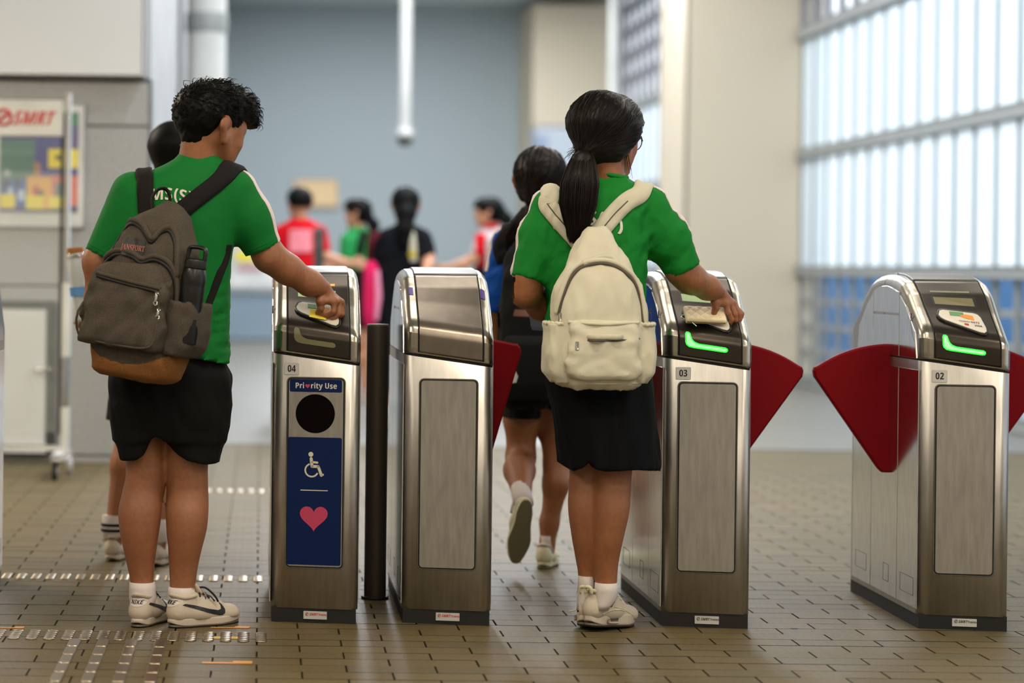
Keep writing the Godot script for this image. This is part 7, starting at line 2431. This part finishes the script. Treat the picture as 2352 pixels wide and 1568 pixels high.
	for l in spec.legs:
		var c := Vector3(spot(l[1], 610, d + l[2]).x, 0.0, -d - l[2])
		sock(me, [[c + Vector3(0, 0.17, 0), 0.042, 0.044], [c + Vector3(0, 0.09, 0), 0.040, 0.042]])
		var dir: Vector3 = -hd.basis.z
		dir.y = 0
		dir = dir.normalized()
		shoe(me, "shoe", c - dir * 0.05 + Vector3(0, 0.004, 0), dir, 0.24, {"upper": spec.get("shoes", M.shoe_white), "laces": M.sock_white, "sole": M.shoe_white, "cell": 0.012})
	return me


var fields := {}


func make_hidden_pupil() -> void:
	var d := 9.42
	var me := figure("dark-haired pupil almost hidden behind the boy, with a striped sock showing", d, {"head": [402, 362], "size": 1.0, "yaw": 0.2, "torso": [[430, 372, 432, 0.045, 0], [455, 340, 466, 0.075, 0], [490, 312, 488, 0.10, 0], [620, 322, 482, 0.11, 0], [740, 318, 486, 0.12, 0]], "arms": [[[330, 500, 0.0], [286, 610, 0.0], [262, 680, 0.03], [236, 704, 0.04]], [[472, 500, 0.0], [482, 600, 0.02], [474, 680, 0.14], [468, 720, 0.2]]], "legs": [[345, 268, -0.06], [430, 368, -0.20]], "shirt": M.cloth_red, "cell": 0.013, "ears": false, "short": 0.5, "skin": M.skin_girl, "hairline": [[-0.13, 0.05], [-0.07, 0.045], [-0.05, 0.0], [-0.02, -0.04], [0.03, -0.075], [0.2, -0.085]]})
	for k in 2:
		var c := Vector3(spot(268, 610, d - 0.06).x, 0.135 - 0.020 * k, -d + 0.06)
		emit("sock_stripe", Mb.new().lathe(c, [[0.041, -0.006], [0.0465, -0.004], [0.0465, 0.004], [0.041, 0.006]], 24), M.skirt_navy, me)
	var at := spot(187, 738, d + 0.02)
	var b := thing("glass_bottle", "clear bottle with a cork lid showing left of the boy's grey backpack", "bottle", at)
	var tb := Basis(Vector3.BACK, 0.10)
	emit("bottle", Mb.new().lathe(at, [[0.024, 0.0], [0.027, 0.006], [0.029, 0.10], [0.034, 0.17], [0.035, 0.215], [0.031, 0.238], [0.031, 0.252], [0.026, 0.253], [0.026, 0.236], [0.030, 0.214], [0.029, 0.17], [0.024, 0.10], [0.022, 0.010], [0.001, 0.008]], 28, tb), mat("bottle_clear", Color(0.86, 0.88, 0.88, 0.35), 0.12, 0.0, {"transparency": BaseMaterial3D.TRANSPARENCY_ALPHA}), b)
	emit("liner", Mb.new().lathe(at, [[0.018, 0.01], [0.021, 0.10], [0.026, 0.17], [0.027, 0.21], [0.001, 0.212]], 24, tb), M.wall_white, b)
	emit("metal_ring", Mb.new().lathe(at, [[0.0315, 0.238], [0.033, 0.240], [0.033, 0.254], [0.0315, 0.256]], 24, tb), M.chrome, b)
	emit("cork", Mb.new().lathe(at, [[0.028, 0.25], [0.031, 0.258], [0.031, 0.274], [0.029, 0.277], [0.001, 0.278]], 24, tb), M.cork, b)
	var lab := Mb.new()
	var l1 := []
	for q in [[0.0335, 0.095], [0.0345, 0.13]]:
		var ring := PackedVector3Array()
		for k in 11:
			var g := lerpf(0.3, PI - 0.3, k / 10.0)
			ring.push_back(at + tb * Vector3(cos(g) * q[0], q[1], sin(g) * q[0]))
		l1.push_back(ring)
	lab.rings(l1, false, false)
	emit("blue_label", lab, M.hoarding_blue, b, true, false, 1)


func make_far_people() -> void:
	var t: Node3D
	# in red, back turned, with a block of white print
	var d := 19.0
	t = figure("far pupil in a red jersey with white print across the back", d, {"head": [687, 470], "size": 1.0, "yaw": -0.25, "skin": M.skin_pale, "hairline": [[-0.13, 0.05], [-0.05, 0.04], [-0.03, 0.0], [0.0, 0.0], [0.03, -0.02], [0.2, -0.03]], "torso": [[500, 672, 706, 0.05, 0], [512, 652, 726, 0.08, 0], [530, 640, 740, 0.10, 0], [600, 644, 738, 0.11, 0], [660, 642, 740, 0.12, 0]], "arms": [[[648, 535, 0.0], [632, 585, 0.0], [640, 620, 0.12], [660, 632, 0.2]], [[734, 535, 0.0], [746, 588, -0.02], [778, 600, -0.08], [806, 604, -0.10]]], "legs": [[668, 664, 0.0], [714, 716, 0.1]], "shirt": M.cloth_red})
	var f: Field = fields[t][0]
	var panel := dense(rect(-0.085, -0.085, 0.17, 0.17), 0.02)
	var at := spot(692, 552, d - 0.4)
	for k in panel.v.size(): panel.v[k] = f.hit(at + panel.v[k], Vector3.FORWARD, 0.0, 0.7) + Vector3(0, 0, 0.006)
	emit("back_print", panel, mat("print_pale_red", Color(0.92, 0.52, 0.56), 0.7), fields[t][1], true, false, 1)
	emit("side_stripe", strip_on(f, [spot(736, 520, d - 0.4), spot(735, 560, d - 0.4), spot(733, 620, d - 0.4)], [Vector3.FORWARD], [Vector3(1, 0, 0)], 0.075, 0.003, 0.003), M.dark_frame, fields[t][1])
	# in green, turned to the left
	d = 20.0
	t = figure("far girl in a green jersey with a maroon strap, turned to the left", d, {"head": [822, 492], "size": 0.96, "yaw": -1.15, "skin": M.skin_pale, "torso": [[520, 808, 838, 0.05, 0], [532, 796, 852, 0.08, 0], [548, 790, 858, 0.10, 0], [600, 793, 856, 0.10, 0], [650, 790, 858, 0.11, 0]], "arms": [[[800, 552, -0.06], [796, 600, -0.06], [790, 612, -0.1], [768, 612, -0.14]], [[848, 552, 0.05], [852, 600, 0.05], [836, 630, 0.1], [820, 640, 0.14]]], "legs": [[815, 812, 0.0], [838, 842, 0.15]], "tail": [[846, 492, 0.0, 858, 516, 0.0, 0.03, 0.045], [858, 516, 0.0, 862, 545, -0.02, 0.045, 0.02]], "shirt": mat("far_green", Color(0.08, 0.58, 0.28), 0.75)})
	f = fields[t][0]
	var pb := thing("backpack", "maroon and black backpack on the far girl in green", "backpack", spot(860, 640, d - 0.1))
	var bf := Field.new(spot(828, 520, d + 0.2), spot(892, 660, d - 0.35), 0.016)
	bf.loft(rows_px([[530, 846, 872, 0.05, -0.06], [560, 842, 880, 0.09, -0.06], [620, 840, 884, 0.10, -0.06], [648, 846, 880, 0.08, -0.06]], d), 3.0)
	emit("main_bag", bf.net(), M.cloth_maroon, pb)
	emit("shoulder_strap", strip_on(f, [spot(828, 585, d - 0.4), spot(834, 555, d - 0.4), spot(840, 530, d - 0.38)], [Vector3.FORWARD], [Vector3(1, 0, 0)], 0.06, 0.002, 0.012), M.cloth_black, pb)
	# in black, hair down the back
	d = 17.0
	t = figure("far girl all in dark navy with long hair, back turned", d, {"head": [932, 474], "size": 1.02, "yaw": 0.12, "skin": M.skin_pale, "torso": [[512, 912, 950, 0.05, 0], [526, 884, 972, 0.08, 0], [545, 868, 984, 0.10, 0], [620, 862, 984, 0.11, 0], [700, 858, 986, 0.13, 0], [780, 852, 990, 0.14, 0]], "arms": [[[878, 550, 0.0], [868, 620, 0.0], [862, 680, 0.05], [858, 715, 0.08]], [[974, 550, 0.0], [984, 590, -0.05], [984, 610, -0.1], [978, 620, -0.14]]], "legs": [[900, 896, 0.0], [950, 954, 0.1]], "tail": [[932, 490, -0.08, 930, 525, -0.11, 0.075, 0.05], [930, 525, -0.11, 929, 560, -0.12, 0.05, 0.035]], "shirt": M.skirt_navy, "short": 0.8, "sleeve": 1.0})
	f = fields[t][0]
	emit("bag_strap", strip_on(f, [spot(950, 530, d - 0.4), spot(954, 560, d - 0.4), spot(956, 600, d - 0.4)], [Vector3.FORWARD], [Vector3(1, 0, 0)], 0.05, 0.002, 0.010), M.canvas_beige, t)
	var bd := f.hit(spot(953, 583, d - 0.4), Vector3.FORWARD, 0.0, 0.7)
	emit("badge", Mb.new().lathe(bd + Vector3(0, 0, 0.012), [[0.001, -0.008], [0.028, -0.008], [0.030, 0.0], [0.026, 0.008], [0.001, 0.010]], 18, Basis(Vector3.RIGHT, PI / 2)), mat("badge_yellow", Color(0.72, 0.62, 0.12), 0.5), t)
	var hb := thing("shoulder_bag", "bright pink bag hanging at the side of the far girl in navy", "bag", spot(850, 740, d - 0.05))
	var gf := Field.new(spot(818, 585, d + 0.15), spot(882, 770, d - 0.25), 0.014)
	gf.loft(rows_px([[598, 842, 862, 0.04, -0.05], [616, 836, 870, 0.06, -0.05], [650, 834, 872, 0.075, -0.05], [720, 832, 868, 0.08, -0.05], [752, 838, 862, 0.06, -0.05]], d), 2.6)
	emit("main_bag", gf.net(), M.cloth_pink, hb)
	emit("pale_side", Mb.new().tube([spot(866, 620, d - 0.13), spot(869, 680, d - 0.14), spot(864, 735, d - 0.13)], [0.018, 0.024, 0.016], 8), mat("pink_pale", Color(0.93, 0.55, 0.68), 0.7), hb)
	emit("carry_strap", Mb.new().tube(curve([spot(848, 602, d - 0.06), spot(856, 560, d - 0.10), spot(872, 535, d - 0.06)], 4), [0.014], 7), M.cloth_maroon, hb)
	# in red and white, seen from the side
	d = 20.0
	t = figure("far girl in a red and white jersey reaching out to the left", d, {"head": [1122, 490], "size": 1.0, "yaw": -1.3, "skin": M.skin_pale, "torso": [[518, 1110, 1146, 0.05, 0], [532, 1102, 1162, 0.09, 0], [550, 1098, 1166, 0.11, 0], [600, 1102, 1162, 0.11, 0], [650, 1098, 1164, 0.12, 0]], "arms": [[[1108, 552, -0.1], [1090, 592, -0.12], [1062, 606, -0.12], [1034, 612, -0.12]], [[1154, 552, 0.08], [1148, 600, 0.1], [1120, 618, 0.14], [1090, 622, 0.16]]], "legs": [[1115, 1108, 0.0], [1146, 1150, 0.12]], "tail": [[1150, 482, 0.0, 1164, 504, 0.0, 0.035, 0.05], [1164, 504, 0.0, 1166, 528, 0.0, 0.05, 0.02]], "shirt": M.stripe_white})
	f = fields[t][0]
	emit("red_panel", strip_on(f, [spot(1114, 535, d - 0.5), spot(1112, 575, d - 0.5), spot(1114, 615, d - 0.4), spot(1114, 645, d - 0.4)], [Vector3.FORWARD], [Vector3(1, 0, 0)], 0.085, 0.004, 0.004), M.cloth_red, fields[t][1])
	emit("collar", Mb.new().tube([spot(1112, 516, d - 0.05), spot(1128, 522, d - 0.08), spot(1144, 516, d - 0.05)], [0.018], 7), M.cloth_red, fields[t][1])
